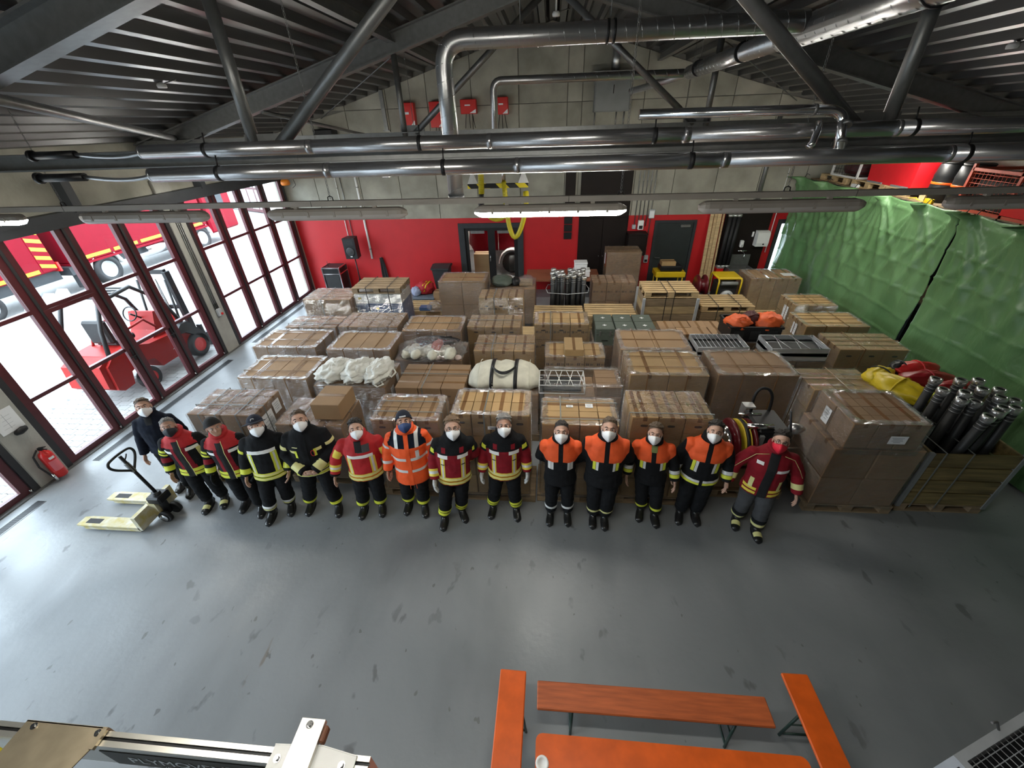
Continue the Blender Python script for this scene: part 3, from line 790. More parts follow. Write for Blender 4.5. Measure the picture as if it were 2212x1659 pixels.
conduit(6.46, 1.15, 3.4, .012, M_white, 'thin white conduit on the red strip beside the bright doorway')
t = thing('socket_box', 'white socket box with switch on the red wall strip', 'socket', (2.62, 12.97, 1.86))
MB().box(0, .16, -.08, .03, 0, .26, .01).obj('box', M_white, t); MB().box(.03, .13, -.088, -.08, .03, .12).obj('cover', M_blackp, t); MB().box(-.16, -.06, -.06, .03, .02, .14, .01).obj('switch', M_grey, t)
t = thing('wall_desk', 'dark wall mounted desk box below the socket box', 'cabinet', (2.34, 12.6, 1.18))
MB().box(0, .52, 0, .4, 0, .60, .006).obj('body', M_dark, t); MB().box(-.02, .54, -.02, .4, .60, .63).obj('top_board', M_dark, t); MB().box(.02, .50, -.012, 0, .03, .57).obj('flap', M_dark, t)
t = thing('wall_socket', 'small grey twin socket left of the steel door', 'socket', (2.93, 12.96, .88))
MB().box(0, .12, -.05, .04, 0, .22, .01).obj('box', M_grey, t); MB().box(.02, .10, -.06, -.05, .03, .1).obj('cover', M_blackp, t)
t = thing('notice_board', 'small pale grey notice plate above the socket conduits', 'sign', (2.90, 12.96, 2.17))
MB().box(0, .16, -.03, .035, 0, .24, .004).obj('plate', M_grey, t); MB().box(.015, .145, -.033, -.03, .02, .2).obj('sheet', M_paper, t)
t = thing('paper_towel_dispenser', 'white paper towel dispenser on the black splashback', 'dispenser', (6.02, 12.934, 1.38))
MB().prism([(0, 0), (-.2, 0), (-.22, .1), (-.2, .38), (-.1, .42), (0, .42)], 0, .34, 'X').obj('cover', M_white, t)
MB().tube((.2, -.20, .07), (.2, -.225, .07), .022, n=12).obj('lock', M_blackp, t)
t = thing('soap_dispenser', 'small white soap dispenser left of the towel dispenser', 'dispenser', (5.64, 12.934, 1.33))
MB().box(0, .10, -.1, 0, 0, .2, .02).obj('body', M_white, t); MB().box(.03, .07, -.115, -.1, .03, .09).obj('lever', M_grey, t)
t = thing('light_switch', 'narrow white switch above the soap dispenser', 'switch', (5.93, 12.934, 1.62)); MB().box(0, .05, -.03, 0, 0, .14, .008).obj('plate', M_white, t); MB().box(.012, .038, -.036, -.03, .03, .11).obj('rocker', M_white, t)
# washbasin
t = thing('washbasin', 'steel washbasin with splashback and tap against the black panel', 'sink', (5.28, 12.9, 0))
MB().box(.05, .75, -.03, 0, .80, 1.12, .006).obj('splash_plate', M_steel, t)
b = MB(); b.box(.05, .75, -.45, -.41, .60, .80); b.box(.05, .75, -.05, -.03, .6, .8); b.box(.05, .09, -.41, -.05, .6, .8); b.box(.71, .75, -.41, -.05, .6, .8); b.box(.05, .75, -.45, -.03, .57, .60); b.obj('bowl', M_steel, t)
b = MB(); b.tube((.45, -.03, 1.22), (.45, -.16, 1.22), .012, n=8); b.path(bez((.45, -.16, 1.22), (.45, -.30, 1.24), (.45, -.30, 1.08), 6), .012, n=8); b.tube((.33, -.08, 1.24), (.57, -.08, 1.24), .018, n=8); b.obj('tap', M_chrome, t)
for x in (.09, .71): MB().box(x-.02, x+.02, -.43, -.39, 0, .58).obj('leg', M_steel, t)
# leaning timbers and black suction pipes
PLK = [(4.68, .09, 2.5, 'pale timber plank leaning on the wall, leftmost of the bundle'), (4.79, .08, 2.6, 'pale timber plank in the middle of the leaning bundle'), (4.89, .11, 2.55, 'broad pale timber plank at the right of the leaning bundle'), (5.01, .05, 2.45, 'narrow pale batten leaning beside the black pipes')]
for k, (x, w, L, lab) in enumerate(PLK):
    t = MB().cbox((0, 0, L/2), (w, .05, L), None, .004).obj('timber_plank', M_pal, None, (x, 12.72 + .02*(k % 2), 0.0), label=lab, cat='plank', group='leaning timbers')
    t.rotation_euler = (-.09, 0, 0)
for k in range(3):
    t = thing('suction_pipe', ('leftmost', 'middle', 'rightmost')[k] + ' black suction pipe standing upright beside the planks', 'pipe', (5.15 + k*.12, 12.78, .78), group='upright suction pipes')
    MB().tube((0, 0, 0), (0.02, .05, 1.45), .058, n=16).obj('pipe', M_black, t)
    for z in (0, 1.42): MB().tube((.02*z/1.45, .05*z/1.45, z), (.02*z/1.45, .05*z/1.45, z + .06), .072, n=16).obj('coupling', M_alu, t)
t = thing('pipe_rack', 'red wall rack holding the black suction pipes', 'rack', (5.08, 12.7, 0))
MB().box(0, .20, 0, .25, .0, .76, .006).obj('cabinet', M_redp, t); MB().box(-.0, .20, -.02, .25, .76, .79).obj('shelf', M_boxg, t)

# --- items standing along the red wall
t = thing('loudspeaker', 'black loudspeaker on a stand in front of the red wall', 'speaker', (-6.1, 12.55, 0))
R = Matrix.Rotation(.12, 3, 'X')
b = MB(); b.prism([(-.19, -.19), (.19, -.19), (.15, .16), (-.15, .16)], 0, .62, 'Z')
sp = b.obj('cabinet', M_blackp, t, (0, 0, 1.22)); 
MB().lathe([(.13, 0), (.135, -.012), (.10, -.008), (.03, -.03)], (0, -.192, .22), 'Y', 20).obj('woofer', M_rub_g, sp)
MB().box(-.14, .14, -.196, -.19, .42, .57).obj('horn', M_black, sp); MB().box(-.03, .03, -.199, -.19, .06, .11).obj('badge', M_paper, sp)
MB().tube((0, 0, 0), (0, 0, 1.22), .018, n=10).obj('pole', M_blackp, t)
for k in range(3):
    a = k*2.1 + .4; MB().tube((0, 0, .55), (.4*math.cos(a), .4*math.sin(a), .0), .012, n=8).obj('leg', M_blackp, t)
t = thing('flight_case', 'black flight case with silver edges standing in the red corner', 'case', (-7.15, 12.3, 0))
MB().box(0, .55, 0, .55, .04, .95, .004).obj('body', M_blackp, t)
MB().box(.05, .50, -.006, 0, .12, .72).obj('front_panel', M_rub_g, t)
b = MB()
for x in (0, .55):
    for y in (0, .55): b.box(x-.018, x+.018, y-.018, y+.018, .04, .96)
for z in (.05, .76, .95):
    b.box(0, .55, -.015, .0, z-.018, z+.018); b.box(-.015, 0, 0, .55, z-.018, z+.018); b.box(.55, .565, 0, .55, z-.018, z+.018)
b.obj('edge_profile', M_chrome, t); MB().tube((.12, .2, .95), (.12, .2, 1.12), .008, n=6).obj('antenna', M_blackp, t)
for x in (.06, .49):
    for y in (.06, .49): MB().tube((x-.02, y, .03), (x+.02, y, .03), .03, n=10).obj('wheel', M_black, t)
t = thing('wheelie_bin', 'dark grey wheelie bin standing against the red wall', 'bin', (-3.58, 12.22, 0))
b = MB(); b.loft([((0.25, .28, .06), (.2, 0, 0), (0, .22, 0)), ((.25, .28, .85), (.27, 0, 0), (0, .30, 0))], 4, False); 
b = MB(); V = [(.08, .08, .05), (.42, .08, .05), (.42, .46, .05), (.08, .46, .05), (0, 0, .9), (.5, 0, .9), (.5, .55, .9), (0, .55, .9)]
b.add(V, [(0, 3, 2, 1), (0, 1, 5, 4), (1, 2, 6, 5), (2, 3, 7, 6), (3, 0, 4, 7)]); b.obj('body', M_anth, t)
b = MB(); b.prism([(-.03, .9), (.58, .9), (.58, .95), (.3, 1.0), (-.03, .95)], -.03, .53, 'X'); b.obj('lid', M_anth, t)
for x in (.06, .44): MB().tube((x-.03, .5, .1), (x+.03, .5, .1), .1, n=14).obj('wheel', M_black, t)
t = thing('hanging_cloth', 'black cloth hanging on a hook under the white pipe', 'cloth', (-5.50, 12.93, .35))
b = MB(); P = [[(.05 + .16*i/6*(.7+.5*j/8), -.03 - .03*math.sin(i*1.9 + j*.3), .75*(1-j/8)) for i in range(7)] for j in range(9)]; b.grid(P); c = b.obj('fabric', M_black, t); s = c.modifiers.new('s', 'SOLIDIFY'); s.thickness = .02
MB().tube((.1, .05, .76), (.1, -.05, .76), .01, n=6).obj('hook', M_steel, t)

# ================================================================== PALLETS AND CARTONS
CACHE = {}
def carton_mesh(w, d, h, m):
    k = ('c', round(w, 3), round(d, 3), round(h, 3), m.name)
    if k in CACHE: return CACHE[k]
    b = MB(); e = .004; g = .0025
    b.box(-w/2+g, w/2-g, -d/2+g, d/2-g, 0, h-e, .007)
    # the two top flaps with the open seam between them
    b.box(-w/2+g, w/2-g, -d/2+g, -.003, h-e-.001, h); b.box(-w/2+g, w/2-g, .003, d/2-g, h-e-.001, h)
    CACHE[k] = b.mesh('carton', m); return CACHE[k]
def carton_mesh_y(w, d, h, m):
    k = ('cy', round(w, 3), round(d, 3), round(h, 3), m.name)
    if k in CACHE: return CACHE[k]
    b = MB(); e = .004; g = .0025
    b.box(-w/2+g, w/2-g, -d/2+g, d/2-g, 0, h-e, .007)
    b.box(-w/2+g, -.003, -d/2+g, d/2-g, h-e-.001, h); b.box(.003, w/2-g, -d/2+g, d/2-g, h-e-.001, h)
    CACHE[k] = b.mesh('carton', m); return CACHE[k]
def tape_mesh(L, drop, wid, along):
    k = ('t', round(L, 3), round(drop, 3), along)
    if k in CACHE: return CACHE[k]
    b = MB(); t = .0015; w = wid/2
    if along == 'X':
        b.box(-L/2-t, L/2+t, -w, w, 0, t); b.box(-L/2-t, -L/2, -w, w, -drop, 0); b.box(L/2, L/2+t, -w, w, -drop, 0)
    else:
        b.box(-w, w, -L/2-t, L/2+t, 0, t); b.box(-w, w, -L/2-t, -L/2, -drop, 0); b.box(-w, w, L/2, L/2+t, -drop, 0)
    CACHE[k] = b.mesh('tape', M_tape); return CACHE[k]
def hole_mesh():
    if 'h' in CACHE: return CACHE['h']
    b = MB(); n = 14
    pts = [(.045*math.copysign(abs(math.cos(a))**.7, math.cos(a)), .016*math.copysign(abs(math.sin(a))**.7, math.sin(a))) for a in [2*PI*i/n for i in range(n)]]
    b.prism(pts, -.002, .004, 'Y'); CACHE['h'] = b.mesh('hand_hole', M_ink); return CACHE['h']
def print_mesh():
    if 'p' in CACHE: return CACHE['p']
    b = MB()
    for x in (-.05, -.02): b.box(x, x+.018, -.002, .0, -.02, .03); 
    for k in range(2): b.box(.02, .07, -.002, 0, -.01 + k*.02, -.002 + k*.02)
    CACHE['p'] = b.mesh('printed_mark', M_ink); return CACHE['p']
def paper_label(parent, loc, w, h, face='F', name='paper_label'):
    b = MB()
    if face == 'F': b.box(-w/2, w/2, -.002, 0, -h/2, h/2)
    elif face == 'L': b.box(-.002, 0, -w/2, w/2, -h/2, h/2)
    elif face == 'R': b.box(0, .002, -w/2, w/2, -h/2, h/2)
    else: b.box(-w/2, w/2, -h/2, h/2, 0, .002)
    b.m = [0]*6; b.cur = 1
    for k in range(4):
        z = h*(.3 - .17*k); ww = w*(.38, .30, .36, .22)[k]
        if face == 'F': b.box(-ww, ww*.8, -.0028, -.002, z-.012, z)
        elif face == 'L': b.box(-.0028, -.002, -ww, ww*.8, z-.012, z)
        elif face == 'R': b.box(.002, .0028, -ww, ww*.8, z-.012, z)
        else: b.box(-ww, ww*.8, z-.008, z, .002, .0028)
    return b.obj(name, [M_paper, mat('faint_grey_print', (.45, .47, .5), .7)], parent, loc)

PB = {}
def board(key, w, d, h, m):
    k = (key, round(w, 3), round(d, 3), round(h, 3), m.name)
    if k not in PB: PB[k] = MB().box(-w/2, w/2, -d/2, d/2, 0, h, .003).mesh(key, m)
    return PB[k]
def pallet_parts(parent, w, d, m, z=0, boards=5, split=True):
    """euro style pallet, long side along x, centred on the parent's origin in x, front at y=0"""
    bw = .125 if boards == 5 else .085
    spec = []
    for k in range(boards): spec.append(('deck_board', 0, bw/2 + k*(d-bw)/(boards-1), z+.122, w, bw, .022))
    for x in (-w/2+.07, 0, w/2-.07): spec.append(('stringer_board', x, d/2, z+.10, .14, d, .022))
    for x in (-w/2+.07, 0, w/2-.07):
        for y in (.05, d/2, d-.05): spec.append(('block', x, y, z+.022, .14, .10, .078))
    for y in (.05, d/2, d-.05): spec.append(('bottom_board', 0, y, z, w, .10, .022))
    if split:
        for nm, x, y, zz, a, b, c in spec: link(nm, board(nm, a, b, c, m), parent, (x, y, zz))
    else:
        b = MB()
        for nm, x, y, zz, a, bb, c in spec: b.box(x-a/2, x+a/2, y-bb/2, y+bb/2, zz, zz+c)
        b.obj('pallet', m, parent)

def film_shell(parent, x0, x1, y0, y1, z0, z1, m, mode='full', puff=.012, seed=0, drop=0.0):
    rnd = random.Random(seed); o = puff
    def dis(p, n):
        v = Vector(p); a = mnoise.noise(v*5.0 + Vector((seed*3.1, 0, 0))) + .6*mnoise.noise(v*13.0)
        return v + Vector(n) * (o + .012*a)
    nx, ny, nz = 14, 10, 12
    b = MB()
    X = [x0 + (x1-x0)*i/nx for i in range(nx+1)]; Y = [y0 + (y1-y0)*i/ny for i in range(ny+1)]; Z = [z0 + (z1-z0)*i/nz for i in range(nz+1)]
    sag = lambda x: 0
    b.grid([[dis((x, y0, z), (0, -1, 0)) for x in X] for z in Z])
    b.grid([[dis((x, y1, z), (0, 1, 0)) for x in X] for z in Z])
    b.grid([[dis((x0, y, z), (-1, 0, 0)) for y in Y] for z in Z])
    b.grid([[dis((x1, y, z), (1, 0, 0)) for y in Y] for z in Z])
    zt = z1
    if mode == 'full':
        b.grid([[dis((x, y, zt), (0, 0, 1)) for x in X] for y in Y])
    else:
        r = .09
        def ring(t):
            pts = []
            N = 44
            cx, cy = (x0+x1)/2, (y0+y1)/2
            for k in range(N+1):
                a = 2*PI*k/N; c, s = math.cos(a), math.sin(a); q = max(abs(c), abs(s)); px, py = c/q, s/q
                hx, hy = (x1-x0)/2 + o - t*r*(1 + .35*mnoise.noise(Vector((k*.7, seed, 0)))), (y1-y0)/2 + o - t*r*(1 + .35*mnoise.noise(Vector((k*.7, seed, 2))))
                if k == N: a0 = 0
                pts.append(Vector((cx + px*hx, cy + py*hy, zt + .012 + .014*mnoise.noise(Vector((k*.9, t*3, seed))) + .012*math.sin(t*PI))))
            pts[-1] = pts[0].copy()
            return pts
        b.cur = 1; b.grid([ring(t) for t in (0, .35, .7, 1.0)])
    return b.obj('stretch_film', [m, M_filmr], parent, fix=False)

def straps(parent, x0, x1, y0, y1, z1, kx, ky, m=None, z0=.1):
    m = m or M_strap
    for y in kx:   # strap running along x over the top
        b = MB(); yy = y0 + (y1-y0)*y; t = .004
        b.box(x0-.02, x1+.02, yy-.008, yy+.008, z1+.016, z1+.016+t); b.box(x0-.022, x0-.018, yy-.008, yy+.008, z0, z1+.018); b.box(x1+.018, x1+.022, yy-.008, yy+.008, z0, z1+.018)
        b.obj('strap', m, parent)
    for x in ky:
        b = MB(); xx = x0 + (x1-x0)*x; t = .004
        b.box(xx-.008, xx+.008, y0-.02, y1+.02, z1+.017, z1+.017+t); b.box(xx-.008, xx+.008, y0-.022, y0-.018, z0, z1+.018); b.box(xx-.008, xx+.008, y1+.018, y1+.022, z0, z1+.018)
        b.obj('strap', m, parent)

NLOAD = [0]
def load(label, x0, x1, y0, d, ztop, nx, ny, nl, m=None, film='full', sx=(), sy=(), tape='Y', holes=False, prints=False,
         pw=None, pd=None, jit=.004, split=False, zbase=.144, filmm=None, top_skip=(), pallet=True, cat='pallet load', strapm=None):
    """cartons stacked on a pallet: one thing"""
    NLOAD[0] += 1; sd = NLOAD[0]; rnd = random.Random(sd)
    m = m or M_card
    cx = (x0+x1)/2; w = x1-x0
    t = thing('pallet_load', label, cat, (cx, y0, 0), group='pallet loads of cartons')
    pw = min(pw or w + .03, w + .16); pd = min(pd or d + .02, .8)
    if pallet:
        p = thing('pallet', loc=(0, d/2 - pd/2, 0)); p.parent = t
        if split: pallet_parts(p, pw, pd, M_palo, split=True)
        else:
            bpy.data.objects.remove(p, do_unlink=True)
            q = MB(); 
            for k in range(5): q.box(-pw/2, pw/2, d/2-pd/2 + k*(pd-.12)/4, d/2-pd/2 + k*(pd-.12)/4 + .12, .12, .144)
            for x in (-pw/2+.07, 0, pw/2-.07):
                for y in (.05, pd/2, pd-.05): q.box(x-.07, x+.07, d/2-pd/2+y-.05, d/2-pd/2+y+.05, .02, .12)
            for y in (.05, pd/2, pd-.05): q.box(-pw/2, pw/2, d/2-pd/2+y-.05, d/2-pd/2+y+.05, 0, .022)
            q.obj('pallet', M_palo, t)
    cw, cd = w/nx, d/ny; ch = (ztop - zbase)/nl
    me = carton_mesh(cw-.006, cd-.006, ch-.003, m) if tape == 'X' else carton_mesh_y(cw-.006, cd-.006, ch-.003, m)
    for l in range(nl):
        for i in range(nx):
            for j in range(ny):
                if l < nl-1 and 0 < i < nx-1 and 0 < j < ny-1: continue
                if l == nl-1 and (i, j) in top_skip: continue
                c = link('carton', me, t, (-w/2 + cw*(i+.5) + rnd.uniform(-jit, jit)*.5, cd*(j+.5) + rnd.uniform(-jit, jit), zbase + ch*l))
                c.rotation_euler = (0, 0, rnd.uniform(-.006, .006))
                if l == nl-1 and tape:
                    if tape == 'X': link('tape', tape_mesh(cw-.01, .06, .05, 'X'), c, (0, 0, ch-.003))
                    else: link('tape', tape_mesh(cd-.01, .06, .05, 'Y'), c, (0, 0, ch-.003))
                if j == 0 and holes and l >= nl-2:
                    link('hand_hole', hole_mesh(), c, (0, -cd/2+.002, ch*.62))
                if j == 0 and prints and l >= nl-2:
                    link('printed_mark', print_mesh(), c, (-cw*.28, -cd/2+.0035, ch*.5)); link('printed_mark', print_mesh(), c, (cw*.26, -cd/2+.0035, ch*.5))
    if film: film_shell(t, -w/2, w/2, 0, d, .10, ztop, filmm or M_film, film, seed=sd)
    if sx or sy: straps(t, -w/2, w/2, 0, d, ztop, sx, sy, strapm)
    return t

# ---- front row
S1 = load('flat wrapped carton stack at the left end of the front row, papers on its side', -5.14, -4.12, 4.28, .66, 1.28, 4, 2, 3, M_card2, 'full', (.35,), (.2, .45, .75), 'X', pw=1.2, pd=.8, split=True)
paper_label(S1, (.525, .22, 1.00), .26, .34, 'R'); paper_label(S1, (.525, .48, 1.12), .16, .20, 'R')
S2 = load('low wrapped stack with one loose carton on top behind the dark jacket', -3.86, -2.86, 4.28, .66, 1.14, 2, 2, 3, M_card2, 'full', (), (.35,), 'Y', split=True, pw=1.1)
c = link('carton', carton_mesh(.42, .50, .26, M_card), S2, (.27, .36, 1.16)); link('tape', tape_mesh(.41, .07, .06, 'X'), c, (0, 0, .26))
paper_label(S2, (.505, .25, .95), .14, .18, 'R')
S3 = load('pale topped stack crossed by grey straps behind the high-visibility parka', -2.32, -1.40, 4.10, .60, 1.41, 3, 2, 4, M_card, 'side', (.3, .7), (), 'Y', holes=True, split=True, pw=1.15)
S4 = load('neat carton stack with a small printed label behind the two black and red jackets', -1.20, -.20, 4.07, .58, 1.56, 4, 2, 4, M_card3, 'side', (), (.42,), 'Y', holes=True, split=True, pw=1.15)
paper_label(S4, (.05, -.008, 1.36), .18, .05, 'F')
S5 = load('low carton stack with white stickers on top behind the first orange shouldered jacket', -.05, .93, 4.10, .60, 1.41, 4, 2, 4, M_card3, 'side', (.18, .8), (.25,), 'X', split=True, pw=1.08, filmm=M_filmm)
paper_label(S5, (.14, .42, 1.416), .10, .09, 'T'); paper_label(S5, (-.12, .40, 1.416), .09, .05, 'T')
S6 = load('carton stack topped with many brown tape bands in the front row', 1.07, 2.05, 4.12, .60, 1.545, 3, 2, 4, M_card3, 'full', (.12,), (), 'Y', holes=True, split=True, pw=1.15)
for k in range(4): link('tape', tape_mesh(.58, .08, .05, 'Y'), S6, (-.42 + k*.27, .30, 1.549))
S8 = load('tall shrink wrapped carton tower at the right end of the front row', 3.60, 4.66, 4.12, .78, 1.12, 2, 2, 2, M_card2, 'full', (), (), 'X', split=True, pw=1.12, filmm=M_film)
for i in range(3):
    for j in range(2):
        c = link('carton', carton_mesh(.285, .36, .38, M_card2), S8, (-.31 + i*.29, .20 + j*.365, 1.13)); link('tape', tape_mesh(.355, .06, .05, 'Y'), c, (0, 0, .38))
film_shell(S8, -.46, .42, .01, .75, 1.05, 1.515, M_filmm, 'side', seed=77)
paper_label(S8, (.10, -.012, 1.30), .20, .12, 'F'); paper_label(S8, (-.475, .45, 1.32), .13, .22, 'L')
# ---- second row
load('two big plain cartons strapped side by side, left end of the second row', -5.22, -3.99, 5.45, .80, 1.16, 2, 1, 1, M_card, 'side', (.3, .75), (.22, .7), 'Y', strapm=M_tape)
R2b = load('big brown carton load carrying the white cloth sacks', -3.84, -2.62, 5.36, .82, 1.09, 2, 1, 1, M_card2, 'side', (), (), None)
paper_label(R2b, (.622, .25, .85), .14, .20, 'R'); paper_label(R2b, (.622, .55, .95), .10, .14, 'R')
load('six small cartons with handwriting beside the white sacks', -2.46, -1.32, 5.36, .78, 1.09, 3, 2, 3, M_card2, None, (.55,), (.4,), 'X', prints=True)
load('carton load hidden under the white canvas duffel', -1.24, -.12, 5.42, .74, .96, 3, 2, 3, M_card2, 'side', (), (), 'Y', jit=.006)
R2e = load('milky wrapped load with a white wire rack sunk into its top', -.03, 1.18, 5.36, .60, .99, 3, 2, 3, M_card2, None, (), (), None, prints=True)
for j in range(2): link('carton', carton_mesh(.39, .29, .17, M_card2), R2e, (.403, .15 + .3*j, .99))
film_shell(R2e, -.605, .605, 0, .60, .10, 1.165, M_filmm, 'side', seed=55)
load('large twin cartons with black straps in the second row right of the wire rack', 1.29, 2.47, 5.46, .80, 1.34, 2, 1, 1, M_card3, 'side', (.3, .72), (.22, .72), 'Y', strapm=M_tape)
load('very large plain carton second from the right in the second row', 2.61, 3.79, 5.50, .80, 1.34, 1, 1, 1, M_card2, 'side', (.35,), (.3, .72), None, strapm=M_tape)
load('glossy wrapped load between the tall tower and the yellow sacks', 3.92, 4.86, 5.30, .62, 1.23, 3, 2, 3, M_card3, 'full', (.5,), (.5,), 'X', strapm=M_tape)
load('half hidden load under the yellow and red sacks', 4.91, 6.10, 5.07, .84, 1.16, 3, 2, 3, M_card2, 'side', (), (), None, filmm=M_filmm)
# ---- third row
load('two flat taped cartons by the gates in the third row', -5.62, -4.36, 6.50, .80, 1.19, 2, 1, 1, M_card2, 'side', (.4, .8), (.25, .72), 'Y', strapm=M_tape)
load('two handwritten plain cartons in the third row left', -4.13, -2.90, 6.46, .80, 1.18, 2, 1, 1, M_card, 'side', (), (.28, .75), None, strapm=M_tape)
load('cartons carrying the bag of white gloves', -2.84, -1.56, 6.46, .76, .98, 2, 1, 2, M_card2, 'side', (), (), None, filmm=M_film)
load('six wrapped cartons in the middle of the third row', -1.35, -.23, 6.56, .68, 1.14, 3, 2, 3, M_card3, 'full', (.4,), (.3,), 'Y')
R3e = load('wrapped cartons with one small box riding on top in the third row', -.03, 1.05, 6.50, .60, 1.06, 3, 2, 3, M_card3, 'side', (), (), 'Y', filmm=M_filmm, prints=True)
c = link('carton', carton_mesh_y(.34, .5, .14, M_card3), R3e, (-.02, .26, 1.07)); link('tape', tape_mesh(.49, .05, .05, 'Y'), c, (0, 0, .14))
load('large strapped twin cartons in the third row under the army cases', 1.30, 2.53, 6.50, .82, 1.23, 2, 1, 1, M_card, 'side', (), (.25, .55), 'X', strapm=M_tape)
load('carton base carrying the left stack of wire baskets', 2.66, 3.50, 6.58, .54, .98, 2, 1, 2, M_card2, 'side', (), (), None, pw=1.0)
load('wrapped carton base carrying the right stack of wire baskets', 3.90, 4.84, 6.58, .58, .98, 2, 1, 2, M_card2, 'side', (), (), None, filmm=M_filmm, pw=1.0)
load('nine taped cartons near the tarp in the third row', 5.08, 6.20, 6.70, .66, 1.17, 3, 2, 3, M_card3, 'full', (.5,), (.35,), 'X', holes=True, strapm=M_tape)
# ---- fourth row
load('small creased cartons by the far gate in the fourth row', -5.56, -4.44, 7.52, .60, 1.14, 4, 2, 3, M_card2, 'full', (.3,), (.3, .7), 'X')
R4b = load('glossy wrapped cartons in the fourth row left with a side label', -4.38, -3.10, 7.52, .76, 1.16, 3, 2, 3, M_card2, 'full', (), (), 'Y', filmm=M_filmm)
paper_label(R4b, (.655, .4, .95), .16, .16, 'R')
load('wide plain carton load behind the bag of white gloves', -3.00, -1.76, 7.46, .78, 1.10, 4, 2, 2, M_card, 'side', (.5,), (), None)
load('wrapped cartons with hand holes in the fourth row middle', -1.67, -.55, 7.66, .64, 1.11, 3, 2, 3, M_card3, 'full', (.5,), (), 'Y', holes=True)
load('open yellowish cartons with hand holes in front of the pale pallets', -.26, .84, 7.66, .66, 1.17, 3, 2, 3, M_card3, 'side', (), (.3,), 'Y', holes=True, prints=True)
load('cartons carrying the green army cases', .94, 2.14, 7.52, .76, .76, 3, 2, 2, M_card2, 'side', (), (), None)
load('flat book cartons and loose packs right of the army cases', 2.40, 3.72, 7.92, .68, .86, 4, 2, 3, M_card2, None, (), (), 'Y', jit=.02)
load('taped load with a letter sheet at its left end, next to the tarp', 5.10, 6.28, 7.80, .72, 1.10, 3, 2, 3, M_card3, 'side', (.5,), (.3, .65), 'X', strapm=M_tape)
L4 = load('tall taped load with a white paper on its left side below the tarp fold', 5.42, 6.30, 8.90, .70, 1.09, 3, 2, 3, M_card3, 'side', (.4,), (.5,), 'X', strapm=M_tape, pw=1.0)
paper_label(L4, (-.452, .3, .82), .2, .3, 'L'); paper_label(L4, (.26, -.012, .92), .26, .10, 'F')
paper_label([o for o in bpy.data.objects if o.get('label', '').startswith('taped load with a letter')][0], (-.605, .35, .9), .16, .24, 'L')
load('cartons standing on the floor base of the black crate', 3.46, 4.44, 7.28, .60, .98, 2, 1, 2, M_card2, 'side', (), (), None)
# ---- fifth row
load('frosted wrapped load beside the far gate at the back left', -5.92, -4.74, 8.95, .80, 1.20, 2, 2, 2, M_card2, 'full', (), (.4,), 'X', filmm=M_filmm)
load('four tall plain cartons stacked two high at the back', -2.76, -1.56, 9.80, .80, 1.33, 2, 1, 2, M_card, 'side', (), (), 'X')
load('wrapped cartons in front of the glass door carrying green bags', -1.50, -.32, 9.95, .90, 1.10, 2, 1, 2, M_card, 'full', (), (), None, filmm=M_filmm)
load('three small wrapped cartons in a row on a raised pallet', -1.60, -.56, 8.92, .56, 1.27, 3, 1, 2, M_card3, 'full', (), (.35,), 'Y', holes=True, prints=True)
load('wrapped cartons left of the crate with the pallet lid', 1.14, 2.24, 10.30, .62, 1.15, 3, 2, 2, M_card2, 'full', (), (), 'Y', filmm=M_film, prints=True)
LM = load('wide shrink wrapped load at the back right under the tarp corner', 5.16, 6.38, 10.60, .82, 1.12, 4, 1, 2, M_card, 'side', (), (), 'Y', filmm=M_filmm)
paper_label(LM, (.42, .35, 1.126), .3, .22, 'T')
tw = load('tall single brown carton standing before the dark cupboard', 1.66, 2.62, 11.85, .70, 1.49, 1, 1, 1, M_card, 'full', (), (), 'X', pw=1.0)
paper_label(tw, (-.495, .3, 1.25), .12, .3, 'L'); MB().box(-.49, -.487, .1, .2, 1.05, 1.4).obj('orange_sticker', M_orange, tw)

# ---- bare pallets
def bare(x, y, z, n, label, m=None, w=1.2, d=.8, boards=6):
    for k in range(n):
        t = thing('wooden_pallet', label[k], 'pallet', (x, y, z + k*.146), group='bare wooden pallets')
        t.rotation_euler = (0, 0, random.uniform(-.02, .02))
        pallet_parts(t, w, d, m or M_pal, boards=boards)
def stacknames(base, n):
    names = []
    for k in range(n): names.append(('bottom' if k == 0 else 'topmost' if k == n-1 else ['', 'second', 'third', 'fourth', 'fifth'][k] + ' from the bottom') + ' pale pallet of the ' + base)
    return names
bare(.26, 9.0, 0, 5, stacknames('left bare stack behind the yellowish cartons', 5))
bare(1.51, 9.12, 0, 5, stacknames('right bare stack behind the army cases', 5))
bare(-3.35, 10.1, 0, 3, stacknames('bare stack left of the tall cartons', 3))
bare(5.55, 9.95, 0, 2, stacknames('flat stack in front of the wide back right load', 2), w=1.1)
bare(4.2, 8.75, 0, 2, stacknames('flat stack behind the black crate', 2), w=1.1)
bare(-.48, 8.35, 0, 4, stacknames('stack peeping out left of the yellowish cartons', 4), w=.75, d=.5)
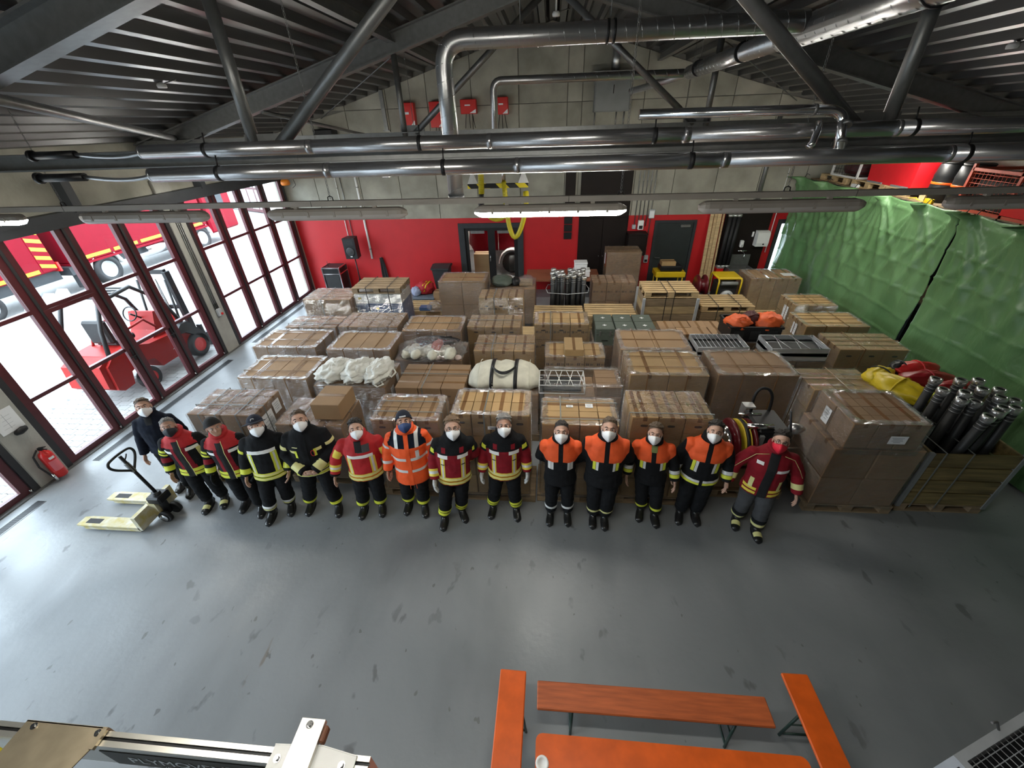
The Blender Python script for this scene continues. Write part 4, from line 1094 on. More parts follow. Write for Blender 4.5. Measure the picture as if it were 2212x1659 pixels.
# crate with a pallet lid
t = thing('wooden_collar_crate', 'wooden collar crate with a pale pallet as lid in the fifth row', 'crate', (2.86, 9.30, 0), group='wooden crates')
p = thing('base_pallet'); p.parent = t; pallet_parts(p, 1.2, .8, M_palo)
for z in (.15, .34, .53, .72, .91):
    for x0, x1, y0, y1 in ((-.6, .6, 0, .022), (-.6, .6, .778, .8), (-.6, -.578, .022, .778), (.578, .6, .022, .778)):
        MB().box(x0, x1, y0, y1, z, z + .178, .003).obj('plank', M_pal if z in (.34, .72) else M_palo, t)
for x in (-.61, .61):
    for y in (-.01, .81): MB().box(x-.03, x+.03, y-.03, y+.03, .15, 1.1).obj('corner_hinge', M_grey, t)
p = thing('lid_pallet', loc=(0, 0, 1.11)); p.parent = t; pallet_parts(p, 1.2, .8, M_pal, boards=6)
straps(t, -.6, .6, 0, .8, 1.25, (), (.4, .55), M_strapb)
t = thing('wooden_collar_crate', 'lower wooden crate with a pale pallet lid right of the taller one', 'crate', (4.25, 9.42, 0), group='wooden crates')
p = thing('base_pallet'); p.parent = t; pallet_parts(p, 1.2, .8, M_palo)
for z in (.15, .34, .53):
    for x0, x1, y0, y1 in ((-.6, .6, 0, .022), (-.6, .6, .778, .8), (-.6, -.578, .022, .778), (.578, .6, .022, .778)):
        MB().box(x0, x1, y0, y1, z, z + .172, .003).obj('plank', M_palo, t)
p = thing('lid_pallet', loc=(0, 0, .715)); p.parent = t; pallet_parts(p, 1.2, .8, M_pal, boards=6)
straps(t, -.6, .6, 0, .8, .86, (), (.3, .72), M_strapb)
# blue and white box under a pallet
t = thing('wrapped_board_box', 'white and blue wrapped box strapped under a weathered pallet', 'box', (-4.12, 9.15, 0))
p = thing('base_pallet'); p.parent = t; pallet_parts(p, 1.2, .8, M_palo)
MB().box(-.58, .58, .02, .78, .15, 1.02, .004).obj('blue_panel', M_blue, t); MB().box(-.58, .58, .02, .78, 1.02, 1.25, .004).obj('white_panel', M_white, t)
MB().box(-.5, -.42, .012, .02, 1.12, 1.18).obj('yellow_sticker', M_yel, t); MB().box(-.1, -.02, .012, .02, .86, .92).obj('yellow_sticker', M_yel, t)
film_shell(t, -.59, .59, .01, .79, .12, 1.26, M_filmm, 'full', seed=91)
p = thing('lid_pallet', loc=(0, 0, 1.275)); p.parent = t; pallet_parts(p, 1.2, .8, M_palo)
straps(t, -.6, .6, 0, .8, 1.42, (), (.3, .75), M_strapb)

# ================================================================== GOODS ON AND AMONG THE LOADS
def blob(name, c, r, m, parent=None, seed=0, amp=.25, fr=3.0, R=None, flat=None, nu=28, nv=18, **k):
    b = MB(); b.ell((0, 0, 0), (1, 1, 1), nu, nv)
    vs = []
    for v in b.v:
        v = Vector(v); n = v.normalized() if v.length > 0 else v
        a = mnoise.noise(v*fr*.6 + Vector((seed, 0, 0))) + .6*abs(mnoise.noise(v*fr*1.7 + Vector((0, seed, 0))))
        rg = 1 - abs(mnoise.noise(v*fr*1.1 + Vector((seed, seed, 3)))); v = v * (1 + amp*a*.8 + amp*.35*(rg**4 - .4)); v = Vector((v.x*r[0], v.y*r[1], v.z*r[2]))
        if flat is not None: v.z = max(v.z, flat)
        vs.append(R @ v if R is not None else v)
    b.v = vs
    return b.obj(name, m, parent, c, **k)

M_sack = mat('white_satin_cloth', (0.72, 0.72, 0.66), 0.45, var=.08, scale=6, bump=.3, bscale=9, sheen=.3)
for k, (x, w, lab) in enumerate(((-3.60, .215, 'white cloth sack lying leftmost on the big brown cartons'), (-3.20, .215, 'white cloth sack in the middle of the three'), (-2.82, .19, 'rightmost white cloth sack with a loose cord'))):
    t = thing('cloth_sack', lab, 'sack', (x, 5.72, 1.10), group='white cloth sacks')
    blob('sack', (0, 0, .10), (w*1.1, .34, .13), M_sack, t, seed=k*5+1, amp=.36, fr=4.2, flat=-.10, nu=60, nv=40)
    if k == 2:
        MB().path([(.1, -.25, .04), (.17, -.33, .03), (.10, -.40, .02), (.02, -.34, .03), (.05, -.24, .08), (-.05, -.2, .12)], .016, n=8).obj('cord', M_sack, t)
        MB().path([(.2, .1, .1), (.28, 0, .06), (.24, -.12, .04), (.14, -.1, .12)], .016, n=8).obj('cord', M_sack, t)
# duffel of white canvas with black straps
t = thing('canvas_duffel', 'cream canvas duffel with two black carrying straps', 'bag', (-.69, 5.75, .97))
b = MB(); R_ = []
for i in range(15):
    u = -1 + 2*i/14; s = (1 - abs(u)**6)**.5 if abs(u) < 1 else .3; s = max(s, .5)
    R_.append(((u*.585, .02*math.sin(i*2), .17*s), (0, .37*s*(1 + .05*math.sin(i*2.7)), 0), (0, 0, .18*s*(1 + .06*math.sin(i*1.9)))))
b.loft(R_, 22); bd = b.obj('bag', M_cloth_w, t)
for x in (-.18, .20):
    pts = [(x, -.385*math.cos(a), .17 + .19*math.sin(a)) for a in np.linspace(-.5, 2.6, 12)]
    q = MB(); P = [[(p[0] + dx, p[1], p[2] + .004) for dx in (-.03, .03)] for p in pts]; q.grid(P); o = q.obj('strap', M_blackp, t, fix=False); sm = o.modifiers.new('s', 'SOLIDIFY'); sm.thickness = .008; sm.offset = 1
P = [Vector(p) for p in bez((-.18, -.1, .37), (.0, -.52, .36), (.20, -.1, .37), 12)]
q = MB(); q.grid([[p + Vector((0, -.02, .0)), p + Vector((0, .03, .02))] for p in P]); o = q.obj('handle_loop', M_blackp, t, fix=False); sm = o.modifiers.new('s', 'SOLIDIFY'); sm.thickness = .01
for x in (-.4, .42): 
    q = MB(); q.path([(x, -.375*math.cos(a), .17 + .188*math.sin(a)) for a in np.linspace(-.5, 2.6, 14)], .006, n=6); q.obj('lacing', M_cloth_w, t)
# glove bag on third row
t = thing('glove_bag', 'clear bag of white gloves with a red knot on top', 'bag', (-2.20, 6.82, .98), group=None)
for k in range(9):
    rr = random.Random(k); blob('glove_bundle', (-.42 + .105*k, -.18 + .10*math.sin(k*2.2), .07 + .02*(k % 3)), (.10, .20, .075), M_cloth_w, t, seed=k+30, amp=.35, fr=4, nu=16, nv=10)
for k in range(5): blob('pink_roll', (.05 + .13*k, -.33, .05), (.065, .06, .05), mat('pale_pink_cloth', (.62, .5, .46), .8, var=.1), t, seed=k+50, amp=.15, nu=14, nv=9)
blob('red_wrapper', (.13, -.05, .16), (.09, .25, .05), mat('red_brown_plastic', (.42, .08, .05), .3, var=.2, bump=.3, bscale=12), t, seed=70, amp=.4, fr=4)
blob('black_wrapper', (.05, .22, .12), (.42, .12, .09), M_blackp, t, seed=71, amp=.3, fr=5)
b = MB(); b.ell((0, 0, 0), (1, 1, 1), 36, 20); vs = []
for v in b.v:
    v = Vector(v); a = mnoise.noise(v*3) + .7*abs(mnoise.noise(v*8)); q = (1 + .10*a); vs.append((v.x*.66*q, v.y*.44*q, max(-.0, .03 + v.z*.21*q)))
b.v = vs; b.obj('clear_bag', M_filmm, t, fix=False)
# wire rack in second row
def wire_basket(name, label, loc, w, d, h, nx, ny, sides=True, m=None, layers=1, group=None, slant=False, tray=False):
    t = thing(name, label, 'basket', loc, group=group); m = m or M_wire
    for L in range(layers):
        z0 = L*(h*.55)
        b = MB()
        for z in (z0, z0 + h):
            P = [(-w/2, 0, z), (w/2, 0, z), (w/2, d, z), (-w/2, d, z)]
            for i in range(4): b.tube(P[i], P[(i+1) % 4], .008, n=6)
        for x, y in ((-w/2, 0), (w/2, 0), (w/2, d), (-w/2, d)): b.tube((x, y, z0), (x, y, z0 + h), .008, n=6)
        b.obj('frame', m, t)
        if tray:
            MB().box(-w/2+.01, w/2-.01, .01, d-.01, z0 + .01, z0 + h*.4).obj('dark_infill', M_rub_g, t)  # dark box put in for the shade inside the basket, no goods
            q = MB(); q.box(-w/2, w/2, -.004, .004, z0, z0 + h); q.box(-w/2, w/2, d-.004, d+.004, z0, z0 + h); q.box(-w/2-.004, -w/2+.004, 0, d, z0, z0 + h); q.box(w/2-.004, w/2+.004, 0, d, z0, z0 + h); q.obj('side_panel', M_grey, t)
        if L == layers - 1:
            for i in range(nx + 1):
                x = -w/2 + w*i/nx; dx = (.10 if slant else 0)
                MB().tube((x, .0, z0 + h), (min(w/2, max(-w/2, x + (dx if i % 2 else -dx))), d, z0 + h), .0055, n=6).obj('wire', m, t)
            for j in range(1, ny):
                y = d*j/ny; MB().tube((-w/2, y, z0 + h), (w/2, y, z0 + h), .005, n=6).obj('wire', m, t)
    return t
wire_basket('wire_rack', 'white wire rack lying in the wrapped load beside the duffel', (.25, 5.42, 1.0), .72, .46, .15, 8, 3, m=M_white, slant=True)
b = MB(); b.box(-.06, .56, 5.46, 5.84, 1.012, 1.06, .01); b.obj('dark_tray', M_rub_g, label='dark tray lying inside the white wire rack', cat='tray')
wire_basket('wire_basket', 'grey tray basket with parallel wires, left of the two', (3.08, 6.60, .99), .86, .52, .16, 11, 1, layers=2, tray=True, group='wire basket stacks')
wire_basket('wire_basket', 'grey wire basket with slanted wires, right of the two', (4.37, 6.60, .99), .94, .54, .15, 6, 2, layers=2, tray=True, slant=True, group='wire basket stacks')
# army cases
AC = ['green army case at the front left with two white crosses', 'green army case in the front middle', 'green army case at the front right', 'green army case at the back left', 'green army case in the back middle', 'green army case at the back right']
for k in range(6):
    i, j = k % 3, k // 3
    t = thing('army_case', AC[k], 'case', (1.16 + i*.40, 7.72 + j*.37, .77), group='green army cases')
    MB().box(-.185, .185, -.18, .18, 0, .27, .012).obj('body', M_army, t); MB().box(-.19, .19, -.185, .185, .27, .37, .012).obj('lid', M_army, t)
    for x in (-.1, .1): MB().box(x-.02, x+.02, -.2, -.18, .22, .32, .003).obj('latch', M_steel, t)
    q = MB(); q.box(-.012, .012, -.04, .04, .37, .3715); q.box(-.04, .04, -.012, .012, .37, .3718); q.obj('white_cross', M_paper, t)
    MB().path([(-.06, -.19, .12), (-.06, -.215, .13), (.06, -.215, .13), (.06, -.19, .12)], .008, n=6).obj('handle', M_blackp, t)
# black crate with orange bags
t = thing('folding_crate', 'black folding crate holding the orange bags', 'crate', (3.92, 7.32, .99))
b = MB()
for x0, x1, y0, y1 in ((-.46, .46, 0, .02), (-.46, .46, .56, .58), (-.46, -.44, .02, .56), (.44, .46, .02, .56)): b.box(x0, x1, y0, y1, 0, .30)
b.box(-.46, .46, 0, .58, 0, .02); b.obj('walls', M_blackp, t)
q = MB(); q.box(-.48, .48, -.02, .02, .27, .31); q.box(-.48, .48, .56, .60, .27, .31); q.box(-.48, -.44, 0, .58, .27, .31); q.box(.44, .48, 0, .58, .27, .31); q.obj('rim', M_black, t)
for x in (-.3, 0, .3): MB().box(x-.09, x+.09, -.005, 0, .05, .22).obj('panel_inset', M_rub_g, t)
M_orf = mat('orange_fabric', (.80, .13, .03), .55, var=.12, scale=6, bump=.25, bscale=10)
for k, (x, y, r, mm, lab) in enumerate(((-.27, .22, (.22, .20, .14), M_orf, 'orange fabric bag at the left of the black crate'), (.28, .24, (.24, .22, .17), M_orf, 'bigger orange fabric bag at the right of the black crate'), (.02, .36, (.16, .18, .15), mat('maroon_fabric', (.07, .012, .014), .6, var=.2, bump=.2, bscale=10), 'maroon fabric bundle between the orange bags'))):
    t2 = thing('fabric_bag', lab, 'bag', (3.92 + x, 7.32 + y, 1.22), group='bags in the black crate')
    blob('bag', (0, 0, .08), r, mm, t2, seed=k+90, amp=.35, fr=4.5)
    MB().path([(-.1, -.1, .18), (-.03, -.15, .24), (.07, -.1, .22), (.1, .02, .16)], .014, n=6).obj('handle', mm, t2)
# yellow / red sacks at the right
YS = [((5.00, 5.66, 1.22), (.26, .16, .13), .5, 'yellow_tarpaulin', (.68, .50, .02), 'yellow rolled sack with a black strap, upper of the two'),
      ((5.03, 5.28, 1.24), (.20, .38, .15), .45, 'yellow_tarpaulin', (.68, .50, .02), 'big yellow rolled sack nearest the tall carton tower'),
      ((5.62, 5.82, 1.24), (.34, .14, .13), .1, 'scarlet_tarpaulin', (.62, .03, .03), 'bright red rolled sack beside the green tarp'),
      ((5.52, 5.50, 1.26), (.40, .15, .13), .05, 'dark_red_tarpaulin', (.33, .012, .02), 'long dark red sack below the bright red one'),
      ((5.75, 5.28, 1.24), (.36, .13, .12), .05, 'dark_red_tarpaulin', (.33, .012, .02), 'short dark red sack beside the hose crate'),
      ((5.86, 5.10, 1.25), (.22, .09, .09), .1, 'tan_cloth', (.45, .33, .2), 'tan rolled bundle at the edge of the hoses'),
      ((5.40, 5.86, 1.22), (.15, .12, .13), .3, 'black_bag_cloth', (.015, .015, .018), 'black bundle between yellow and red sacks'),
      ((5.46, 5.10, 1.22), (.13, .09, .08), .2, 'lime_cloth', (.62, .70, .05), 'small lime yellow bundle in front of the red sacks')]
for k, (c, r, a, mn, col, lab) in enumerate(YS):
    t = thing('rolled_sack', lab, 'sack', c, a, group='coloured sacks by the tarp')
    blob('sack', (0, 0, .05), r, mat(mn, col, .38, var=.12, scale=5, bump=.25, bscale=8), t, seed=k+120, amp=.22, fr=4)
    q = MB(); i = 0 if r[0] > r[1] else 1
    pts = [((0, r[1]*1.08*math.cos(s), .05 + r[2]*1.12*math.sin(s)) if i == 0 else (r[0]*1.08*math.cos(s), 0, .05 + r[2]*1.12*math.sin(s))) for s in np.linspace(0, 2*PI, 17)]
    q.path(pts, .012, n=6, cap=False); q.obj('strap', M_blackp if k == 0 else mat(mn, col), t)
# wooden crate with suction hoses at the right front
t = thing('hose_crate', 'weathered wooden crate full of suction hoses at the right end', 'crate', (5.33, 4.18, 0))
p = thing('base_pallet'); p.parent = t; pallet_parts(p, 1.08, .84, M_palo)
M_wet = mat('dark_wet_planks', (.17, .125, .05), .5, var=.45, scale=4, stretch=(.5, 4, 4), bump=.15, rand=.35)
for z in (.15, .375, .60, .825):
    for x0, x1, y0, y1 in ((-.52, .52, 0, .03), (-.52, .52, .80, .83), (-.52, -.49, .03, .80), (.49, .52, .03, .80)):
        MB().box(x0, x1, y0, y1, z, z + .207, .004).obj('plank', M_wet, t)
for x in (-.53, .53): MB().box(x-.025, x+.025, -.012, .03, .1, 1.05).obj('corner_iron', M_boxg, t)
straps(t, -.52, .52, 0, .83, 1.05, (), (.12, .42), M_strap)
def hose_bundle(spots, zb, L, r, lean, label, grp, m):
    order = sorted(range(len(spots)), key=lambda i: spots[i][1]); nr = len(spots)//3; lab = {}
    for rnk in range(3):
        for q, i in enumerate(sorted(order[rnk*nr:(rnk+1)*nr], key=lambda i: spots[i][0])):
            lab[i] = label % (('first', 'second', 'third', 'fourth', 'fifth', 'sixth', 'seventh')[q], ('front', 'middle', 'rear')[rnk])
    for k, (x, y, s) in enumerate(spots):
        rr = random.Random(k + 5)
        ln = (lean[0] + rr.uniform(-.05, .05), lean[1] + rr.uniform(-.05, .05))
        zt = L*s
        t = thing('suction_hose', lab[k], 'hose', (x, y, zb), group=grp)
        top = Vector((ln[0], ln[1], zt))
        MB().path([(0, 0, 0), top*.5 + Vector((.01, 0, 0)), top], r, n=14).obj('hose', m, t)
        u = top.normalized(); b = MB()
        n = 14
        for i in range(3):
            c = top - u*(.04 + .05*i); b.tube(c, c + u*.02, r*1.06, n=12)
        b.obj('clamp_band', M_steel, t)
        # open coupling ring with lugs
        X = u.orthogonal().normalized(); Y = u.cross(X); q = MB(); V = []
        for rr_, hh in ((r*1.05, -.02), (r*1.25, .0), (r*1.25, .055), (r*.86, .06), (r*.82, .0)):
            for i in range(16):
                a = 2*PI*i/16; V.append(top + X*rr_*math.cos(a) + Y*rr_*math.sin(a) + u*hh)
        F = [(j*16+i, j*16+(i+1) % 16, (j+1)*16+(i+1) % 16, (j+1)*16+i) for j in range(4) for i in range(16)]
        q.add(V, F, True)
        for a in (0, PI): 
            c = top + (X*math.cos(a) + Y*math.sin(a))*r*1.25 + u*.03; q.cbox(c, (.03, .03, .03))
        q.obj('coupling', M_alu, t)
        MB().tube(top - u*.02, top + u*.048, r*.84, n=14).obj('dark_bore_disc', M_black, t)  # black disc inside the ring stands in for shade in the hole
hose_bundle([(4.98, 4.70, 1.02), (5.06, 4.52, 1.0), (5.17, 4.66, 1.04), (5.28, 4.50, .98), (5.40, 4.70, 1.05), (5.52, 4.58, 1.02), (5.64, 4.72, 1.03), (5.38, 4.36, .97), (5.50, 4.42, .98), (5.62, 4.40, .99), (5.18, 4.36, .95), (5.70, 4.56, 1.0), (5.30, 4.86, 1.05), (5.55, 4.88, 1.05), (5.00, 4.88, 1.05)],
            .17, 1.42, .052, (.0, -.03), 'dark suction hose, %s from the left in the %s row of the right crate', 'suction hoses in the right crate', M_rub_g)
hose_bundle([(.10 + .13*(i % 7), 10.05 + .17*(i // 7) + .04*(i % 2), 1 + .04*(i % 3)) for i in range(21)],
            .17, 1.16, .055, (.02, 0), 'dark hose, %s from the left in the %s row of the back bundle', 'suction hoses at the back', M_rub_g)
t = thing('hose_pallet', 'pallet base under the upright hose bundle at the back', 'pallet', (.5, 9.85, 0)); pallet_parts(t, 1.2, .8, M_palo)
q = MB(); q.path([(-.5, .10, 1.0), (.0, .06, .98), (.5, .12, 1.0), (.55, .4, 1.0), (.5, .72, 1.0), (-.5, .72, 1.0), (-.55, .4, 1.0), (-.5, .10, 1.0)], .01, n=6); q.obj('binding_rope', M_grey, t)
# hose reels behind the red masked man
t = thing('hose_reel_cart', 'black and chrome hose reel unit standing among the front pallets', 'hose reel', (2.85, 4.40, 0))
p = thing('base_pallet', loc=(0, -.1, 0)); p.parent = t; pallet_parts(p, 1.0, .8, M_palo)
MB().box(-.45, .45, -.05, .6, .146, .52, .01).obj('lower_case', M_card2, t)
for x, mm in ((-.32, mat('dark_red_enamel', (.10, .006, .010), .3)), (-.20, M_blackp), (-.10, mat('dark_red_enamel', (.10, .006, .010), .3))):
    MB().lathe([(.10, -.03), (.30, -.03), (.33, -.015), (.33, .015), (.30, .03), (.10, .03)], (x, .12, .86), 'X', 28).obj('reel_disc', mm, t)
for x in (-.235, -.165): MB().lathe([(.29, -.006), (.325, -.006), (.325, .006), (.29, .006)], (x, .12, .86), 'X', 28).obj('yellow_hose_layer', M_yel, t)
MB().lathe([(.05, -.06), (.17, -.05), (.24, .0), (.22, .02), (.10, .03)], (-.39, .12, .86), 'X', 28).obj('hub_cap', M_chrome, t)
MB().tube((-.2, .06, 1.18), (.14, .06, 1.18), .04, n=14).obj('cylinder', M_chrome, t)
MB().tube((-.25, .25, 1.24), (.05, .25, 1.24), .018, n=10).obj('rail', M_chrome, t); MB().tube((-.10, -.16, 1.02), (.42, -.16, 1.02), .012, n=8).obj('rail', M_chrome, t)
MB().box(-.05, .36, .0, .5, .52, 1.16, .03).obj('engine_block', M_blackp, t)
q = MB(); q.box(-.16, -.02, .30, .42, 1.30, 1.325); q.box(-.16, -.14, .30, .42, 1.16, 1.3); q.obj('bracket_plate', M_alu, t)
MB().path(crom([(.02, .45, 1.15), (.01, .47, 1.38), (.07, .49, 1.5), (.18, .48, 1.49), (.25, .47, 1.36), (.26, .45, 1.12)]), .02, n=8).obj('hose_loop', M_black, t)
MB().path([(.22, -.02, 1.5), (.30, -.05, 1.2), (.30, -.05, .8), (.24, -.05, .5)], .014, n=8).obj('black_hose', M_rub_g, t)
MB().lathe([(.03, 0), (.08, .04), (.07, .12), (.02, .2)], (.34, .06, 1.16), 'X', 14).obj('nozzle', M_alu, t)
b = MB(); b.box(-.05, .0, -.08, -.04, .5, 1.12); b.obj('upright', M_boxg, t)
# red cable reel and yellow generator at the back
t = thing('cable_reel', 'red cable reel standing beside the yellow generator', 'cable reel', (4.06, 10.95, 0))
MB().lathe([(.05, -.12), (.28, -.12), (.30, -.10), (.30, -.08), (.18, -.07), (.18, .07), (.30, .08), (.30, .10), (.28, .12), (.05, .12)], (0, 0, .82), 'X', 30).obj('drum', mat('dark_red_enamel', (.16, .01, .014), .3), t)
MB().path([(-.2, .25, .0), (-.2, .1, .82), (-.2, -.25, 0)], .018, n=8).obj('stand', M_blackp, t); MB().path([(.2, .25, .0), (.2, .1, .82), (.2, -.25, 0)], .018, n=8).obj('stand', M_blackp, t); MB().box(-.25, .25, -.3, .3, .36, .40).obj('shelf', M_blackp, t)
t = thing('generator', 'yellow framed power generator beside the red cable reel', 'generator', (4.68, 10.95, 0))
for x in (-.28, .28): MB().path([(x, -.3, .38), (x, -.3, 1.06), (x, -.26, 1.1), (x, .26, 1.1), (x, .3, 1.06), (x, .3, .38)], .022, n=8).obj('frame_tube', M_yelp, t)
MB().box(-.29, .29, -.27, .29, 1.07, 1.13, .02).obj('tank', M_yelp, t); MB().box(-.24, .24, -.24, .24, .42, .95, .03).obj('engine', M_rub_g, t)
MB().lathe([(.17, 0), (.17, -.05), (.06, -.06)], (0, -.24, .62), 'Y', 18).obj('fan_cover', M_grey, t); MB().tube((-.2, -.27, .98), (.2, -.27, .98), .05, n=12).obj('muffler', M_boxg, t)
MB().box(-.3, .3, -.3, .3, 0, .38, .01).obj('crate', M_blackp, t)
# yellow trolley before the steel door, paper box on it
t = thing('trolley', 'yellow and black trolley parked before the steel door', 'trolley', (3.55, 12.25, 0))
MB().box(-.42, .42, -.25, .25, .70, .86, .02).obj('yellow_tray', M_yelp, t); MB().box(-.30, .32, -.2, .2, .86, 1.02, .03).obj('black_box', M_blackp, t)
for x in (-.36, .36):
    for y in (-.2, .2): MB().tube((x, y, .1), (x, y, .7), .018, n=8).obj('leg', M_yelp, t); MB().tube((x-.02, y, .06), (x+.02, y, .06), .06, n=12).obj('wheel', M_black, t)
t = thing('small_carton', 'small pale carton on the yellow trolley', 'box', (3.47, 12.22, 1.02)); MB().box(-.2, .2, -.14, .14, 0, .12, .006).obj('body', M_card3, t); MB().box(-.2, .2, -.03, .03, .12, .1215).obj('tape', M_tape, t)
# white foam boxes, red-brown bench on the right of the glass door
for k, (x, z, w, lab) in enumerate(((.98, .78, .46, 'lower white foam box beside the tall carton'), (.94, 1.0, .36, 'upper white foam box beside the tall carton'))):
    t = thing('foam_box', lab, 'box', (x, 12.0, z), group='white foam boxes')
    MB().box(-w/2, w/2, -.16, .16, 0, .15, .012).obj('body', M_paper, t); MB().box(-w/2-.01, w/2+.01, -.17, .17, .15, .20, .012).obj('lid', M_paper, t)
t = thing('work_bench', 'reddish brown low bench against the red wall behind the hoses', 'bench', (.55, 12.1, 0))
MB().box(-1.2, .95, -.4, .6, .70, .76, .004).obj('top', mat('red_brown_board', (.28, .10, .05), .6, var=.12), t)
for x in (-1.1, .85):
    for y in (-.32, .5): MB().box(x-.04, x+.04, y-.04, y+.04, 0, .7).obj('leg', M_palo, t)
t = thing('plastic_pallet', 'blue grey plastic pallet on the floor before the red wall', 'pallet', (-4.0, 11.75, 0))
MB().box(-.55, .5, 0, .8, .12, .17, .01).obj('deck', mat('blue_grey_plastic', (.13, .16, .20), .45, var=.1), t)
for x in (-.45, 0, .42):
    for y in (.1, .4, .7): MB().box(x-.07, x+.07, y-.06, y+.06, 0, .12, .01).obj('foot', mat('blue_grey_plastic', (.13, .16, .20)), t)
t = thing('clothes_pile', 'pile of red and yellow firefighter jackets on the plastic pallet', 'clothes', (-3.95, 12.15, .17))
blob('red_jacket', (.1, .05, .18), (.26, .22, .20), mat('dark_red_cloth', (.38, .012, .02), .7, var=.15, bump=.2, bscale=12), t, seed=201, amp=.4, fr=4, flat=-.18)
blob('blue_cloth', (-.15, -.12, .12), (.15, .15, .14), mat('pale_blue_cloth', (.30, .34, .48), .8, var=.1), t, seed=203, amp=.4, fr=4, flat=-.12)
for k in range(2): MB().path([(.0 + .1*k, -.16, .12), (.08 + .1*k, -.12, .32), (.16 + .1*k, .05, .38), (.22 + .1*k, .2, .26)], .022, n=6).obj('yellow_band', M_yelp, t)
blob('dark_cloth', (.18, .1, .1), (.14, .18, .12), M_black, t, seed=204, amp=.4, flat=-.1)
t = thing('small_carton', 'small carton on the floor right of the plastic pallet', 'box', (-3.3, 12.0, 0)); MB().box(-.22, .22, -.18, .18, 0, .32, .006).obj('body', M_card, t); MB().box(-.22, .22, -.03, .03, .32, .3215).obj('tape', M_tape, t)
t = thing('film_heap', 'crumpled clear film heap on the small pallet stack', 'film', (-3.0, 10.15, .44)); blob('crumpled_film', (0, 0, .1), (.2, .16, .14), M_filmm, t, seed=207, amp=.5, fr=5, flat=-.1); MB().box(-.45, -.15, -.05, .15, 0, .10, .01).obj('blue_pack', M_blue, t)
t = thing('green_bag', 'grey green bags wrapped on the cartons before the glass door', 'bag', (-1.18, 10.35, 1.115))
blob('bag', (0, 0, .08), (.28, .32, .13), M_army, t, seed=211, amp=.25, flat=-.08); blob('black_pouch', (.34, -.05, .06), (.12, .16, .12), M_blackp, t, seed=212, amp=.2, flat=-.06); blob('clear_pack', (.62, .0, .07), (.22, .3, .12), M_filmm, t, seed=213, amp=.25, flat=-.07)
MB().box(.45, .78, -.2, .2, 0, .06, .006).obj('flat_carton', M_card3, t)

# ================================================================== FOREGROUND
# --- exhaust boom below the gallery
t = thing('exhaust_boom', 'silver exhaust boom with lettering in the lower left foreground', 'boom', (-1.6, .545, 2.30))
b = MB(); b.box(-1.6, .85, -.028, .028, -.24, -.016); b.box(-1.6, .85, -.028, -.006, -.016, 0); b.box(-1.6, .85, .008, .028, -.016, 0); b.obj('rail_profile', M_alub, t)
MB().box(-1.6, .85, -.006, .008, -.0155, -.0135).obj('rail_slot', M_blackp, t)
M_olive = mat('olive_print_band', (.035, .03, .012), .5, var=.2)
sp = MB().box(-.46, .42, -.031, -.028, -.235, -.06).obj('name_band', M_olive, t)
text_obj('PLYMOVENT', .098, 'lettering', M_paper, sp, (-.08, -.0315, -.155), (PI/2, 0, 0), .0012, .12)
text_obj('Vehicle Exhaust', .035, 'lettering', M_paper, sp, (-.10, -.0315, -.215), (PI/2, 0, 0), .001)
b = MB(); b.prism([(-.86, -.20), (-.50, -.20), (-.425, .022), (-.44, .036), (-.86, .036)], .003, .009, 'Z'); b.obj('cover_plate', M_brass, t)
b = MB(); b.box(-.86, -.43, .032, .038, -.05, .009); b.box(-.45, -.428, -.045, .036, .003, .02); b.obj('plate_flange', M_brass, t)
for x, y in ((-.80, .016), (-.465, .014)):
    q = MB(); q.tube((x, y, .009), (x, y, .013), .014, n=16); q.tube((x, y, .013), (x, y, .022), .009, n=6); q.obj('bolt', M_chrome, t)
b = MB(); b.prism([(.40, -.08), (.79, -.08), (.79, .02), (.62, .044), (.40, .034)], .003, .008, 'Z'); b.obj('end_plate', M_white, t)
b = MB(); b.bar((.40, .036, -.012), (.62, .046, -.012), .004, .045); b.bar((.62, .046, -.012), (.79, .022, -.012), .004, .045); b.obj('end_flange', M_white, t)
b = MB(); b.box(.487, .60, -.20, .132, .03, .036); b.box(.487, .491, -.2, .132, .008, .03); b.box(.596, .60, -.2, .132, .008, .03); b.obj('cross_bar', M_alub, t)
for x, y, z in ((.535, .108, .036), (.436, -.012, .008), (.735, -.014, .008)):
    q = MB(); q.tube((x, y, z), (x, y, z + .004), .016, n=16); q.tube((x, y, z + .004), (x, y, z + .015), .010, n=6); q.obj('bolt', M_chrome, t)
MB().box(.60, .622, .05, .115, -.01, .03, .006).obj('bump_stop', mat('brown_rubber', (.16, .06, .03), .6), t)
MB().path([(.76, -.12, -.03), (.82, -.06, -.04), (.86, -.14, -.08)], .022, n=12).obj('hose_end', M_hose_y, t)
MB().path([(-1.6, -.05, -.04), (-1.0, -.06, -.06), (-.8, -.10, -.12)], .018, n=10).obj('air_hose', M_hose_y, t)
b = MB(); b.tube((-1.55, 0, 0), (-1.55, 0, 2.2), .03, n=12); b.obj('suspension_rod', M_steel, t)

